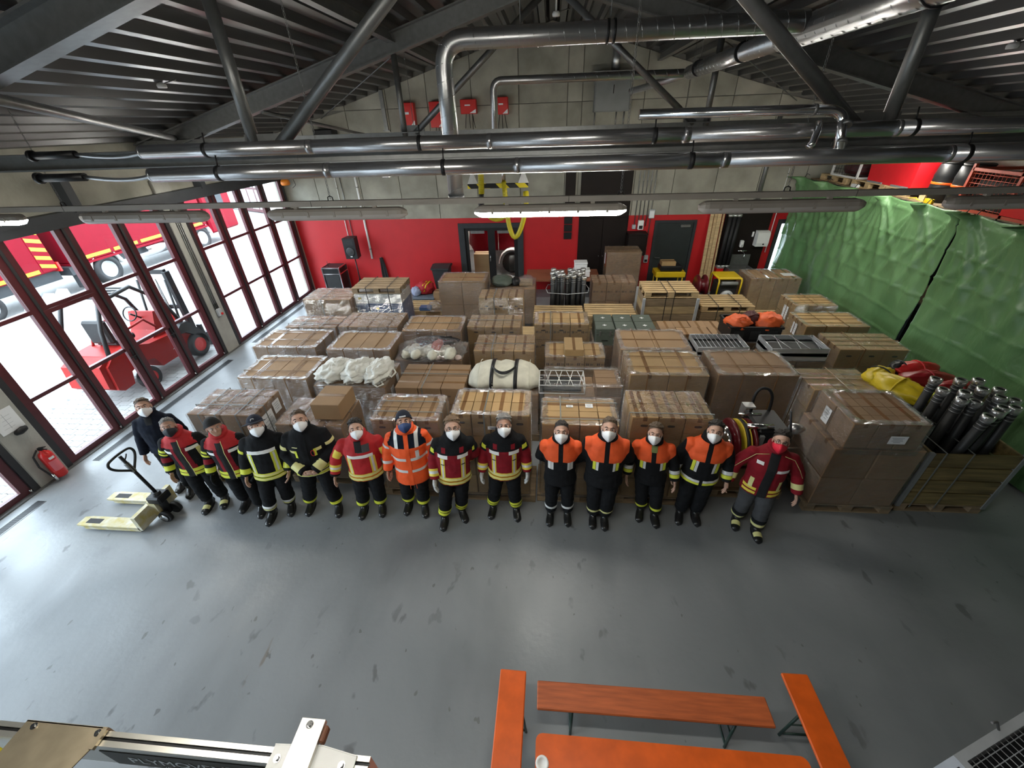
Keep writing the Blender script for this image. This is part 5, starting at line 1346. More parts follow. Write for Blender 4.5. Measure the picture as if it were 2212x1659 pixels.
# --- bench set
def bench(label, c, L, w, z, rot, m, wear=False):
    t = thing('folding_bench', label, 'bench', (c[0], c[1], 0), rot, group='orange folding benches')
    MB().box(-L/2, L/2, -w/2, w/2, z-.028, z, .008).obj('seat_plank', m, t)
    MB().box(-L/2+.05, L/2-.05, -w/2+.03, w/2-.03, z-.04, z-.028).obj('under_frame', M_green_m, t)
    for s in (-1, 1):
        g = MB(); x = s*(L/2-.30)
        g.tube((x, -w/2+.02, z-.04), (x, -w/2-.01, 0), .012, n=8); g.tube((x, w/2-.02, z-.04), (x, w/2+.01, 0), .012, n=8); g.tube((x, -w/2-.01, .04), (x, w/2+.01, .04), .010, n=8)
        g.tube((x, 0, z*.5), (x - s*.22, 0, z-.04), .008, n=6); g.tube((x, -w/2+.0, z*.5), (x, w/2-.0, z*.5), .008, n=6)
        g.obj('folding_leg', M_green_m, t)
bench('bright orange bench standing lengthwise left of the table', (-.26, .72), 1.96, .235, .47, PI/2 - .01, M_orange)
bench('worn brownish orange bench lying crosswise behind the table', (.94, 1.53), 1.94, .215, .47, .005, M_orangeo)
bench('bright orange bench standing lengthwise right of the table', (2.25, .86), 1.96, .225, .47, PI/2 + .01, M_orange)
t = thing('folding_table', 'bright orange folding table at the bottom edge', 'table', (.94, .92, 0))
b = MB(); w, d = 1.94, .50; r = .05; pts = []
for cx, cy, a0 in ((w/2-r, d/2-r, 0), (-w/2+r, d/2-r, PI/2), (-w/2+r, -d/2+r, PI), (w/2-r, -d/2+r, 1.5*PI)):
    for k in range(5): a = a0 + k*PI/8; pts.append((cx + r*math.cos(a), cy + r*math.sin(a)))
b.prism(pts, .742, .77, 'Z'); b.obj('table_top', M_orange, t)
MB().box(-w/2+.06, w/2-.06, -d/2+.05, d/2-.05, .72, .742).obj('under_frame', M_green_m, t)
for s in (-1, 1):
    g = MB(); x = s*.68
    for y in (-.2, .2): g.tube((x, y, .72), (x, y*1.1, 0), .014, n=8)
    g.tube((x, -.21, .06), (x, .21, .06), .012, n=8); g.tube((x, 0, .4), (x - s*.3, 0, .72), .01, n=6); g.obj('folding_leg', M_green_m, t)
b = MB(); b.lathe([(.045, .77), (.048, .774), (.043, .777), (.030, .777), (.027, .773)], (-.92, .075, 0), 'Z', 20); b.obj('bottle_opener_ring', M_white, t)
# --- mesh box at the right bottom corner
t = thing('mesh_box', 'grey wire mesh box cut off at the lower right corner', 'mesh box', (2.80, 1.16, 0), .40)
b = MB()
for (x0, x1, y0, y1) in ((0, 1.2, -.02, .03), (0, 1.2, -.80, -.75), (0, .05, -.75, -.02), (1.15, 1.2, -.75, -.02)): b.box(x0, x1, y0, y1, .93, .97)
for x in (0, 1.15):
    for y in (-.80, -.02): b.box(x, x+.05, y, y+.05, .05, .93)
b.obj('frame', M_grey, t)
for k in range(1, 24): 
    x = .05*k; MB().tube((x, 0.0, .12), (x, 0, .93), .003, n=5).obj('wire', M_grey, t)
for k in range(1, 15): MB().tube((.0, -.05*k, .93-.002), (1.2, -.05*k, .93-.002), .003, n=5).obj('wire', M_grey, t)
for k in range(1, 23): MB().tube((.05*k + .02, -.78, .928), (.05*k+.02, -.02, .928), .003, n=5).obj('wire', M_grey, t)
for k in range(1, 9): MB().tube((.0, 0, .12 + .09*k), (1.2, 0, .12 + .09*k), .003, n=5).obj('wire', M_grey, t)
MB().box(.03, 1.17, -.77, -.03, .05, .62, .01).obj('dark_infill', M_blackp, t)
MB().path([(.45, .02, .97), (.45, .05, 1.02), (.40, .06, 1.03)], .008, n=6).obj('hook', M_steel, t)

# --- hand pallet truck
t = thing('pallet_truck', 'yellow hand pallet truck with raised black tiller by the left gates', 'pallet truck', (-5.62, 3.50, 0), .0)
for y in (-.20, .26):
    b = MB(); b.prism([(-.90, y-.075), (-.80, y-.08), (.05, y-.08), (.05, y+.08), (-.80, y+.08), (-.90, y+.06)], .075, .105, 'Z'); b.box(-.80, .05, y-.08, y-.072, .03, .08); b.box(-.8, .05, y+.072, y+.08, .03, .08)
    f = b.obj('fork', mat('worn_yellow_paint', (.50, .40, .10), .45, col2=(.62, .60, .52), scale=9, detail=6), t)
    MB().tube((-.72, y-.045, .04), (-.72, y+.045, .04), .04, n=14).obj('load_roller', M_black, f)
    q = MB(); q.box(-.80, -.58, y-.04, y+.04, .1052, .1058); q.obj('worn_patch', M_black, f)
b = MB(); b.box(.03, .09, -.28, .34, .05, .30); b.box(.09, .2, -.05, .11, .10, .36); b.obj('cross_head', mat('worn_yellow_paint', (.5, .4, .1)), t)
b = MB(); b.tube((.24, .03, .10), (.24, .03, .50), .05, n=14); b.box(.14, .34, -.07, .13, .34, .46, .02); b.obj('pump', M_blackp, t)
for y in (-.055, .115): MB().tube((.26, y-.025, .09), (.26, y+.025, .09), .09, n=20).obj('steer_wheel', M_black, t); 
MB().lathe([(.055, -.004), (.06, .0), (.055, .004)], (.26, -.09, .09), 'Y', 16).obj('wheel_hub', M_chrome, t)
tip = Vector((.06, .06, 1.12)); 
MB().tube((.26, .03, .42), (.06, .048, 1.13), .021, n=12).obj('tiller_tube', M_blackp, t)
MB().path(crom([(.125 - .274*a, .045 + bb, .90 + .96*a) for a, bb in ((-.02, 0), (.03, -.05), (.13, -.145), (.20, -.175), (.25, -.15), (.265, -.07), (.268, 0), (.265, .07), (.25, .15), (.20, .175), (.13, .145), (.03, .05), (-.02, 0))]), .016, n=10).obj('handle_loop', M_blackp, t)
MB().path([(.085, .05, 1.05), (.075, .10, 1.08), (.06, .13, 1.10)], .009, n=6).obj('release_lever', M_blackp, t); MB().cbox((.11, .043, .94), (.045, .05, .16), Matrix.Rotation(-.277, 3, 'Y'), .008).obj('control_grip', M_boxg, t)
# --- fire extinguisher, sign on the near pillar
t = thing('fire_extinguisher', 'red fire extinguisher hanging low on the concrete pillar', 'fire extinguisher', (-7.82, 4.17, .06))
MB().lathe([(.07, 0), (.085, .02), (.085, .42), (.07, .47), (.03, .50), (.03, .53)], (0, 0, 0), 'Z', 20).obj('cylinder', M_redp, t)
b = MB(); b.box(-.03, .03, -.02, .02, .53, .57); b.bar((-.02, 0, .57), (.12, 0, .60), .02, .012); b.bar((-.02, 0, .56), (.11, 0, .545), .02, .01); b.obj('valve_handle', M_blackp, t)
MB().path([(-.03, -.03, .55), (-.03, -.12, .48), (-.02, -.15, .3), (.0, -.12, .12), (.02, -.1, .02)], .013, n=8).obj('hose', M_black, t)
MB().tube((.02, -.10, .12), (.03, -.10, -.02), .02, n=10).obj('nozzle', M_chrome, t)
q = MB(); P = [[(.0862*math.cos(a), .0862*math.sin(a), z) for a in np.linspace(-.9, .7, 10)] for z in (.14, .33)]; q.grid(P); q.obj('instruction_label', mat('label_pinkish', (.66, .14, .16), .5, var=.1), t)
q = MB(); P = [[(.0866*math.cos(a), .0866*math.sin(a), z) for a in np.linspace(-.5, .35, 8)] for z in (.36, .40)]; q.grid(P); q.obj('white_strip', M_paper, t)
t = thing('evacuation_plan', 'white plan sheet with a dark clip on the near pillar', 'sign', (-7.925, 4.14, 1.0))
MB().box(0, .004, -.15, .15, 0, .36, .001).obj('sheet', M_paper, t); MB().box(.004, .005, -.006, .0, .05, .3).obj('drawn_line', M_grey, t); 
for k in range(4): MB().box(.004, .005, -.09 + .02*k, .05 + .01*k, .07 + .06*k, .0735 + .06*k).obj('drawn_line', M_grey, t)
blob('clip', (.04, .04, -.03), (.04, .09, .05), M_blackp, t, seed=5, amp=.3, nu=12, nv=8)
t = thing('key_switch', 'small grey switch box with red knob on the far pillar', 'switch', (-7.92, 8.60, 1.02))
MB().box(0, .07, -.06, .06, -.09, .09, .01).obj('box', M_grey, t); MB().lathe([(.03, 0), (.03, .02), (.02, .03)], (.07, .02, -.04), 'X', 14).obj('red_knob', M_redp, t)
for y in (-.05, 0, .05): MB().tube((.02, y, .08), (.02, y, .22), .008, n=6).obj('cable', M_blackp, t)

# ================================================================== TARP AND RACK
M_tarp = None
def tarp_mat():
    m = bpy.data.materials.new('green_tarpaulin'); m.use_nodes = True
    nt = m.node_tree; N = nt.nodes; L = nt.links; b = N['Principled BSDF']
    tc = N.new('ShaderNodeTexCoord')
    no = N.new('ShaderNodeTexNoise'); no.inputs['Scale'].default_value = .9; no.inputs['Detail'].default_value = 6; L.new(tc.outputs['Object'], no.inputs['Vector'])
    r = N.new('ShaderNodeValToRGB'); r.color_ramp.elements[0].position = .3; r.color_ramp.elements[1].position = .7
    r.color_ramp.elements[0].color = (.125, .27, .105, 1); r.color_ramp.elements[1].color = (.20, .385, .17, 1)
    L.new(no.outputs['Fac'], r.inputs[0]); L.new(r.outputs[0], b.inputs['Base Color'])
    b.inputs['Roughness'].default_value = .33; b.inputs['Specular IOR Level'].default_value = .6
    mp = N.new('ShaderNodeMapping'); mp.inputs['Scale'].default_value = (1, 1, .45); L.new(tc.outputs['Object'], mp.inputs[0])
    n2 = N.new('ShaderNodeTexNoise'); n2.inputs['Scale'].default_value = 9; n2.inputs['Detail'].default_value = 6; n2.inputs['Distortion'].default_value = .8; L.new(mp.outputs[0], n2.inputs['Vector'])
    bp = N.new('ShaderNodeBump'); bp.inputs['Strength'].default_value = .5; bp.inputs['Distance'].default_value = .03; L.new(n2.outputs['Fac'], bp.inputs['Height']); L.new(bp.outputs[0], b.inputs['Normal'])
    tl = N.new('ShaderNodeBsdfTranslucent'); tl.inputs[0].default_value = (.10, .35, .14, 1)
    mx = N.new('ShaderNodeMixShader'); mx.inputs[0].default_value = .18
    L.new(b.outputs[0], mx.inputs[1]); L.new(tl.outputs[0], mx.inputs[2]); L.new(mx.outputs[0], N['Material Output'].inputs[0])
    return m
M_tarp = tarp_mat()
def tarp(label, y0, y1, ties, ztop, slit_side):
    t = thing('tarpaulin', label, 'tarpaulin', (6.85, 0, 0), group='green tarpaulins over the rack')
    ny, nz = int((y1-y0)*26), 96; P = []
    for j in range(nz + 1):
        v = j/nz; row = []
        for i in range(ny + 1):
            u = i/ny; y = y0 + (y1-y0)*u
            # scalloped top between ties
            dmin = min(abs(y - a) for a in ties); sagz = .07*min(1, (dmin/.8))**.8
            z = .03 + (ztop - sagz*(v) - .03)*v
            # fold creases: horizontal and vertical pack folds, diagonal pulls from the ties
            x = -.03 + .015*mnoise.noise(Vector((y*1.3, z*1.3, 1))) + .03*mnoise.noise(Vector((y*.6, z*.5, 4)))
            for k in range(1, 8):
                zz = .43*k + .05*mnoise.noise(Vector((y*.7, k, 0))); x -= .020*math.exp(-((z-zz)/.018)**2)
            yy = (y*1.25) % 1.0; x -= .017*math.exp(-((yy-.5)/.02)**2)
            for a in ties:
                dz = max(0, ztop - z)
                for s, am in ((.55, .10), (-.6, .09), (.16, .08), (-.2, .07), (1.1, .05), (-1.15, .05)):
                    q = (y - a) - s*dz*.75; wdt = .025 + .07*dz
                    x -= am*math.exp(-(q/wdt)**2)*math.exp(-dz*.6)
            x += .05*(1-v)*math.sin(y*2.3) 
            edge = 0
            if slit_side == 'lo': edge = .07*(1-v)*(1-u)**8*1.0; y = y + edge
            if slit_side == 'hi': edge = .07*(1-v)*u**8; y = y - edge
            row.append((x, y, z))
        P.append(row)
    o = MB().grid(P).obj('sheet', M_tarp, t, fix=False)
    o.modifiers.new('s', 'SOLIDIFY').thickness = .003
    for a in ties:
        MB().path([(.0, a, ztop - .02), (.06, a + .02, ztop + .06), (.12, a, ztop + .02)], .008, n=6).obj('tie', M_strapb, t)
tarp('large far green tarp hanging beside the bright doorway', 7.66, 12.93, (7.75, 8.6, 9.6, 10.7, 11.8, 12.85), 3.20, 'lo')
tarp('near green tarp at the right picture edge beyond the black slit', 3.2, 7.64, (3.4, 4.6, 5.6, 6.6, 7.55), 3.20, 'hi')
# rack behind and its upper shelf goods
rk = thing('storage_rack', 'heavy storage rack hidden behind the green tarps', 'rack', (7.02, 0, 0))
for y in (3.4, 6.2, 9.0, 11.8, 12.8):
    for x in (0, .9): MB().box(x, x+.08, y-.04, y+.04, 0, 3.05).obj('upright', M_anth, rk)
for x in (0, .92):
    for z in (1.4, 3.02): MB().box(x, x+.05, 3.4, 12.8, z, z+.11).obj('beam', M_anth, rk)
for k in range(24): 
    y = 3.5 + k*.39; MB().box(.0, .95, y, y + .36, 3.13, 3.15).obj('shelf_board', M_palo, rk)
MB().box(.06, .9, 3.5, 12.7, 1.51, 1.53).obj('lower_shelf', M_palo, rk)
def rack_pallet(y, label, n=1):
    t = thing('wooden_pallet', label, 'pallet', (7.42, y, 3.152), PI/2, group='pallets on the rack top')
    pallet_parts(t, 1.1, .8, M_pal, boards=5)
    t.location = (7.88, y + .55, 3.152)
rack_pallet(11.45, 'orange brown pallet under the white cage on the rack top'); rack_pallet(10.15, 'pallet under the red bin on the rack top, left one'); rack_pallet(9.0, 'pallet under the red bin on the rack top, right one')
t = thing('wire_cage', 'white framed wire cage on a pallet at the rear end of the rack', 'cage', (7.10, 11.15, 3.30))
b = MB()
for z in (0.02, .55):
    for (x0, y0, x1, y1) in ((0, 0, .7, 0), (0, 1.0, .7, 1.0), (0, 0, 0, 1.0), (.7, 0, .7, 1.0)): b.bar((x0, y0, z), (x1, y1, z), .04, .04)
for x in (0, .7):
    for y in (0, 1.0): b.bar((x, y, 0), (x, y, .56), .04, .04, up=(0, 1, 0))
b.obj('frame', M_white, t)
for k in range(1, 7): MB().tube((0, 0, .08*k), (0, 1.0, .08*k), .004, n=5).obj('wire', M_anth, t)
for k in range(1, 10): MB().tube((0, .1*k, 0), (0, .1*k, .55), .004, n=5).obj('wire', M_anth, t)
for k in range(1, 7): MB().tube((0, 0, .08*k), (.7, 0, .08*k), .004, n=5).obj('wire', M_anth, t)
blob('maroon_goods', (.35, .5, .2), (.28, .4, .2), mat('maroon_fabric', (.07, .012, .014), .6), t, seed=301, amp=.25)
t = thing('storage_bin', 'big bright red bin on pallets on top of the rack', 'bin', (7.08, 9.45, 3.30))
b = MB(); V = [(.04, .05, 0), (.75, .05, 0), (.75, 1.35, 0), (.04, 1.35, 0), (0, 0, .62), (.8, 0, .62), (.8, 1.4, .62), (0, 1.4, .62)]; b.add(V, [(0, 3, 2, 1), (0, 1, 5, 4), (1, 2, 6, 5), (2, 3, 7, 6), (3, 0, 4, 7), (4, 5, 6, 7)]); b.obj('body', mat('red_plastic_bin', (.62, .012, .02), .45, var=.06), t)
MB().box(-.03, .83, -.03, 1.43, .60, .65, .01).obj('rim', mat('red_plastic_bin', (.62, .012, .02)), t)
for k in range(2): MB().box(.0, .75, .1 + .75*k, .55 + .75*k, -.002, .03).obj('foot_skid', M_boxg, t)
for k, (y, lab) in enumerate(((8.98, 'black barrel next to the red bin on the rack'), (8.52, 'black barrel nearer the orange cage on the rack'))):
    t = thing('barrel', lab, 'barrel', (7.35, y, 3.152), group='black barrels on the rack')
    MB().lathe([(.22, 0), (.235, .02), (.24, .2), (.245, .22), (.24, .24), (.24, .42), (.245, .44), (.235, .5), (.22, .62), (.20, .64)], (0, 0, 0), 'Z', 24).obj('drum', M_blackp, t)
    MB().lathe([(.243, .30), (.2445, .31), (.2445, .33), (.243, .34)], (0, 0, 0), 'Z', 24).obj('orange_band', M_orange, t)
    MB().lathe([(.20, .64), (.21, .65), (.21, .67), (.19, .68)], (0, 0, 0), 'Z', 24).obj('lid', M_black, t)
t = thing('yellow_tag', 'yellow tag and cord lying before the black barrels', 'tag', (7.0, 8.7, 3.152)); MB().box(0, .05, 0, .18, 0, .08, .004).obj('tag_plate', M_yelp, t); MB().path([(.02, .2, .02), (.0, .35, .03), (.05, .45, .05), (.0, .52, .03), (.03, .6, .02)], .008, n=6).obj('cord', M_hose_y, t)
t = thing('wire_cage', 'orange framed wire cage on the rack at the right edge', 'cage', (7.06, 6.5, 3.152))
M_orp = mat('orange_steel_paint', (.48, .07, .03), .5, var=.15)
b = MB()
for z in (.02, .62):
    for (x0, y0, x1, y1) in ((0, 0, .8, 0), (0, 1.75, .8, 1.75), (0, 0, 0, 1.75), (.8, 0, .8, 1.75)): b.bar((x0, y0, z), (x1, y1, z), .045, .045)
for x in (0, .8):
    for y in (0, .88, 1.75): b.bar((x, y, 0), (x, y, .70), .045, .045, up=(0, 1, 0))
b.obj('frame', M_orp, t)
for k in range(1, 9): MB().tube((0, 0, .07*k), (0, 1.75, .07*k), .004, n=5).obj('wire', M_orp, t); MB().tube((0, 1.75, .07*k), (.8, 1.75, .07*k), .004, n=5).obj('wire', M_orp, t)
for k in range(1, 25): MB().tube((0, .07*k, 0), (0, .07*k, .62), .004, n=5).obj('wire', M_orp, t)
MB().box(.08, .72, .1, 1.65, .03, .48, .02).obj('dark_goods', M_dark, t); MB().box(-.03, .0, .3, .9, .05, .30).obj('red_sign', M_redp, t)
b = MB().box(7.0, 7.08, 10.9, 11.1, 3.155, 3.22, .004); b.obj('white_plate', M_paper, label='small white striped plate lying at the rack edge', cat='plate')

# ================================================================== OUTSIDE
def pave_mat():
    m = bpy.data.materials.new('pale_pavers'); m.use_nodes = True
    nt = m.node_tree; N = nt.nodes; L = nt.links; b = N['Principled BSDF']
    tc = N.new('ShaderNodeTexCoord')
    br = N.new('ShaderNodeTexBrick'); br.inputs['Scale'].default_value = 2.2; br.inputs['Mortar Size'].default_value = .012
    br.inputs['Color1'].default_value = (.25, .25, .245, 1); br.inputs['Color2'].default_value = (.28, .275, .27, 1); br.inputs['Mortar'].default_value = (.16, .16, .16, 1)
    L.new(tc.outputs['Object'], br.inputs['Vector']); L.new(br.outputs['Color'], b.inputs['Base Color']); b.inputs['Roughness'].default_value = .8
    return m
M_pave = pave_mat()
pv = MB().box(-70, -8.2, -40, 70, -.30, -.055).obj('pavement', M_pave, kind='structure')
pb = MB(); zig = [(-.115, -.075), (-.055, -.06), (0, -.075), (.055, -.06), (.115, -.075), (.115, .073), (.055, .088), (0, .073), (-.055, .088), (-.115, .073)]
pb.prism(zig, -.055, -.012, 'Z'); pme = pb.mesh('paver', mat('paver_concrete', (.26, .26, .255), .85, var=.08, rand=.08))
n = 0
for i in range(8):
    for j in range(34):
        y = 2.6 + .158*j; x = -8.38 - .238*i + (.119 if j % 2 else 0)
        if n < 290: link('paver', pme, pv, (x, y, 0)); n += 1
MB().box(-8.27, -8.2, -4.6, 12.9, -.06, -.005).obj('trim_4', M_concp, kind='structure')
# outside wall / wing with glazed gates far off
wg = thing('opposite_wing', 'pale building wing with maroon gates seen through the far gate', 'building', (-30, 34, 0), -.5)
MB().box(-14, 14, 0, .5, 0, 6.5).obj('facade', mat('white_render', (.62, .62, .6), .8, var=.05), wg)
MB().box(-14.4, 14.4, -.6, 1, 6.5, 6.8).obj('roof_edge', M_anth, wg)
for k in range(5):
    x = -11 + 5*k; MB().box(x, x + 3.9, -.06, 0, 0, 4.2).obj('gate', M_gate, wg)
    for i in range(4):
        for j in range(3): MB().box(x + .15 + .94*i, x + .9 + .94*i, -.07, -.06, .2 + 1.35*j, 1.4 + 1.35*j).obj('pane', mat('bright_pane', (.6, .66, .7), .1, var=.1), wg)
bl = thing('yard_wall', 'white yard building beyond the red truck', 'building', (-34, 12, 0))
MB().box(-.5, .5, -20, 14, 0, 5, .02).obj('wall', mat('white_render', (.62, .62, .6)), bl)
for k in range(6): MB().box(.5, .53, -18 + 5*k, -15 + 5*k, 1.2, 3.2).obj('window', M_anth, bl)
# --- red truck and trailer
def wheel(parent, x, y, r, w, rim=M_grey):
    t = MB().lathe([(r*.5, -w*.2), (r*.6, -w/2), (r*.93, -w/2), (r, -w*.3), (r, w*.3), (r*.93, w/2), (r*.6, w/2), (r*.5, w*.2)], (x, y, r), 'X', 26).obj('wheel', M_black, parent)
    MB().lathe([(r*.12, w*.30), (r*.3, w*.38), (r*.5, w*.25), (r*.56, w*.5), (r*.56, -w*.4)], (x, y, r), 'X', 22).obj('rim', rim, t)
def stripe_row(parent, x, y0, y1, z, n):
    L = (y1-y0)/n
    for k in range(n): MB().box(x, x+.012, y0 + L*k + .08, y0 + L*(k+1) - .08, z, z + .11).obj('reflective_strip', M_yelp, parent)
t = thing('fire_truck', 'long red box truck with yellow strips parked outside the middle gate', 'truck', (-16.4, 0, -.05))
MB().box(-2.4, 0, 13.0, 19.4, 1.0, 3.9, .03).obj('box_body', M_redv, t)
for y in (14.9, 16.8, 18.2): MB().box(0, .008, y, y + .02, 1.1, 3.8).obj('panel_joint', M_anth, t)
MB().box(-2.4, .015, 12.98, 19.4, .92, 1.0).obj('skirt', M_redv, t)
stripe_row(t, .004, 13.2, 19.2, 1.08, 5)
MB().box(-2.2, -.2, 12.8, 20.8, .65, .92).obj('chassis', M_anth, t)
MB().box(-2.4, -.0, 19.6, 21.6, .55, 3.0, .08).obj('cab', M_redv, t); MB().box(-.02, .01, 19.9, 21.0, 1.7, 2.6).obj('cab_window', M_anth, t)
for y in (14.0, 18.9): 
    wheel(t, -.22, y, .52, .34)
    b = MB(); P = [(.66*math.cos(a), .52 + .66*math.sin(a)) for a in np.linspace(.1, PI-.1, 12)]; b.grid([[(-.42, y + p[0], p[1]) for p in P], [(.0, y + p[0], p[1]) for p in P]]); o = b.obj('mudguard', M_white, t, fix=False); o.modifiers.new('s', 'SOLIDIFY').thickness = .02
MB().tube((-.25, 15.8, .72), (-.25, 17.0, .72), .26, n=18).obj('fuel_tank', M_chrome, t); MB().box(-.3, -.02, 17.2, 18.0, .45, .95, .03).obj('battery_box', M_white, t)
MB().box(-.5, -.2, 13.0, 13.3, .15, .95).obj('support_leg', M_anth, t)
t = thing('trailer', 'red trailer with yellow hazard chevrons parked behind the truck', 'trailer', (-16.6, 0, -.05))
MB().box(-2.3, 0, 8.6, 12.5, .95, 3.3, .03).obj('box_body', M_redv, t)
cv = MB().box(0, .012, 12.02, 12.48, 1.0, 2.9).obj('hazard_board', M_redv, t)
for k in range(7):
    b = MB(); z = 1.02 + .27*k; b.prism([(12.04, z + .13), (12.46, z), (12.46, z + .12), (12.04, z + .25)], .012, .018, 'X'); b.obj('yellow_chevron', M_yelp, cv)
stripe_row(t, .004, 9.4, 12.0, 1.0, 3)
MB().box(-2.1, -.2, 8.8, 12.6, .6, .95).obj('chassis', M_anth, t); wheel(t, -.25, 10.2, .45, .3)
MB().box(-.2, .05, 12.5, 12.56, .9, 1.2).obj('tail_light', M_redp, t)
for k in range(3): b = MB(); b.prism([(11.2 + .45*k, .0), (11.55 + .45*k, .0), (11.55 + .45*k, .3)], -.5, -.1, 'X'); b.obj('wheel_chock', M_white, t)
MB().box(.0, .015, 9.2, 9.9, 1.9, 2.0).obj('white_mark', M_paper, t); MB().box(.0, .015, 9.3, 9.9, 1.75, 1.82).obj('white_mark', M_paper, t)
# --- forklift outside the middle gate
t = thing('forklift', 'red forklift truck parked right outside the middle gate', 'forklift', (-9.15, 0, -.05))
M_fk = mat('forklift_red', (.26, .008, .007), .45, var=.06, spec=.2)
b = MB(); b.prism([(6.25, .35), (6.3, .85), (6.5, 1.0), (6.95, 1.02), (7.3, .88), (8.3, .80), (8.55, .62), (8.55, .35), (8.0, .30), (7.35, .30), (7.25, .55), (6.95, .62), (6.68, .55), (6.6, .30), (6.35, .28)], -.48, .48, 'X'); b.obj('body', M_fk, t)
b = MB(); b.prism([(6.15, .45), (6.2, .9), (6.45, 1.0), (6.45, .35), (6.25, .35)], -.42, .42, 'X'); b.obj('counterweight', M_fk, t)
for s in (-1, 1):
    wheel(t, s*.44, 6.97, .24, .16, M_redp); wheel(t, s*.46, 8.42, .30, .2, M_redp)
    b = MB(); b.path([(s*.45, 6.45, .98), (s*.43, 6.60, 1.5), (s*.40, 6.85, 1.98), (s*.40, 7.6, 2.06), (s*.42, 8.1, 1.6), (s*.44, 8.35, .85)], .04, n=10); b.obj('guard_post', M_blackp, t)
    MB().box(s*.30-.05, s*.30+.05, 8.60, 8.74, .1, 2.05, .01).obj('mast_rail', M_blackp, t)
    b = MB(); b.box(s*.25-.06, s*.25+.06, 8.95, 9.9, .06, .11); b.box(s*.25-.06, s*.25+.06, 8.9, 8.95, .06, .6); b.obj('fork', M_blackp, t)
    MB().path([(s*.35, 8.52, 1.9), (s*.38, 8.4, 1.2), (s*.40, 8.3, .7)], .025, n=8).obj('tilt_strut', M_blackp, t)
    b = MB(); b.prism([(7.9, .78), (8.15, .95), (8.35, .95), (8.75, .42), (8.75, .12), (8.5, .5), (8.2, .72)], s*.50-.06, s*.50+.06, 'X'); b.obj('front_fender', M_blackp, t)
b = MB()
for y in (6.95, 7.1, 7.25, 7.4, 7.55): b.bar((-.4, y, 2.05), (.4, y, 2.05), .05, .03)
b.obj('roof_bars', M_blackp, t)
for z in (.4, 1.15, 2.0): MB().box(-.3, .3, 8.62, 8.70, z, z + .1).obj('mast_crossbar', M_blackp, t)
MB().tube((0, 8.6, .2), (0, 8.6, 1.9), .05, n=12).obj('lift_cylinder', M_chrome, t)
b = MB(); b.box(-.24, .24, 6.9, 7.35, 1.02, 1.14, .03); b.box(-.24, .24, 6.82, 6.95, 1.1, 1.6, .04); b.obj('seat', M_blackp, t)
b = MB(); b.prism([(7.55, .8), (7.75, 1.0), (7.9, 1.38), (8.0, 1.36), (8.0, .8)], -.3, .3, 'X'); b.obj('dashboard', M_fk, t)
b = MB(); b.path([(.16*math.cos(a), 7.66 + .06*math.sin(a), 1.42 + .14*math.sin(a)) for a in np.linspace(0, 2*PI, 19)], .014, n=6, cap=False); b.tube((0, 7.66, 1.42), (0, 7.85, 1.25), .02, n=8); b.obj('steering_wheel', M_blackp, t)
MB().path([(.36, 6.9, 1.0), (.42, 7.1, 1.32), (.42, 7.5, 1.36), (.40, 7.7, 1.12)], .025, n=8).obj('side_guard', M_fk, t)
MB().path([(-.36, 6.9, 1.0), (-.42, 7.1, 1.32), (-.42, 7.5, 1.36), (-.40, 7.7, 1.12)], .025, n=8).obj('side_guard', M_fk, t)
b = MB(); b.prism([(7.75, .50), (8.0, .50), (7.95, .62)], .484, .487, 'X'); b.obj('white_emblem', M_paper, t)
# --- red vehicle in the room behind the glass door
t = thing('fire_trailer', 'red vehicle with white mudguard behind the glass double door', 'vehicle', (-1.85, 15.0, 0))
MB().box(-.55, 1.3, 0, 2.2, .75, 2.1, .04).obj('body', M_redv, t)
wheel(t, .55, -.15, .36, .22); t.children[-1].rotation_euler = (0, 0, 0)
b = MB(); P = [(.55 + .46*math.cos(a), .36 + .48*math.sin(a)) for a in np.linspace(.0, PI, 12)]; b.grid([[(p[0], -.32, p[1]) for p in P], [(p[0], .0, p[1]) for p in P]]); o = b.obj('mudguard', M_white, t, fix=False); o.modifiers.new('s', 'SOLIDIFY').thickness = .03
MB().lathe([(.36, -.05), (.36, .05), (.2, .06)], (.55, -.22, .38), 'Y', 22).obj('spare_wheel', M_black, t)
blob('red_cover', (-.55, -.1, 1.3), (.42, .25, .7), M_redv, t, seed=311, amp=.3, fr=3)
for k in range(4): MB().box(-.2, .35, -.05, -.02, 1.55 + .1*k, 1.6 + .1*k).obj('grille_bar', M_paper, t)
MB().tube((.05, -.06, .5), (.05, -.06, 1.9), .015, n=8).obj('rail', M_chrome, t)
t = thing('small_carton', 'brown carton standing behind the left pane of the glass door', 'box', (-2.2, 13.6, 0)); MB().box(-.25, .25, -.2, .2, 0, 1.05, .006).obj('body', M_card, t); MB().box(-.25, .25, -.02, .02, 1.05, 1.0515).obj('tape', M_tape, t)

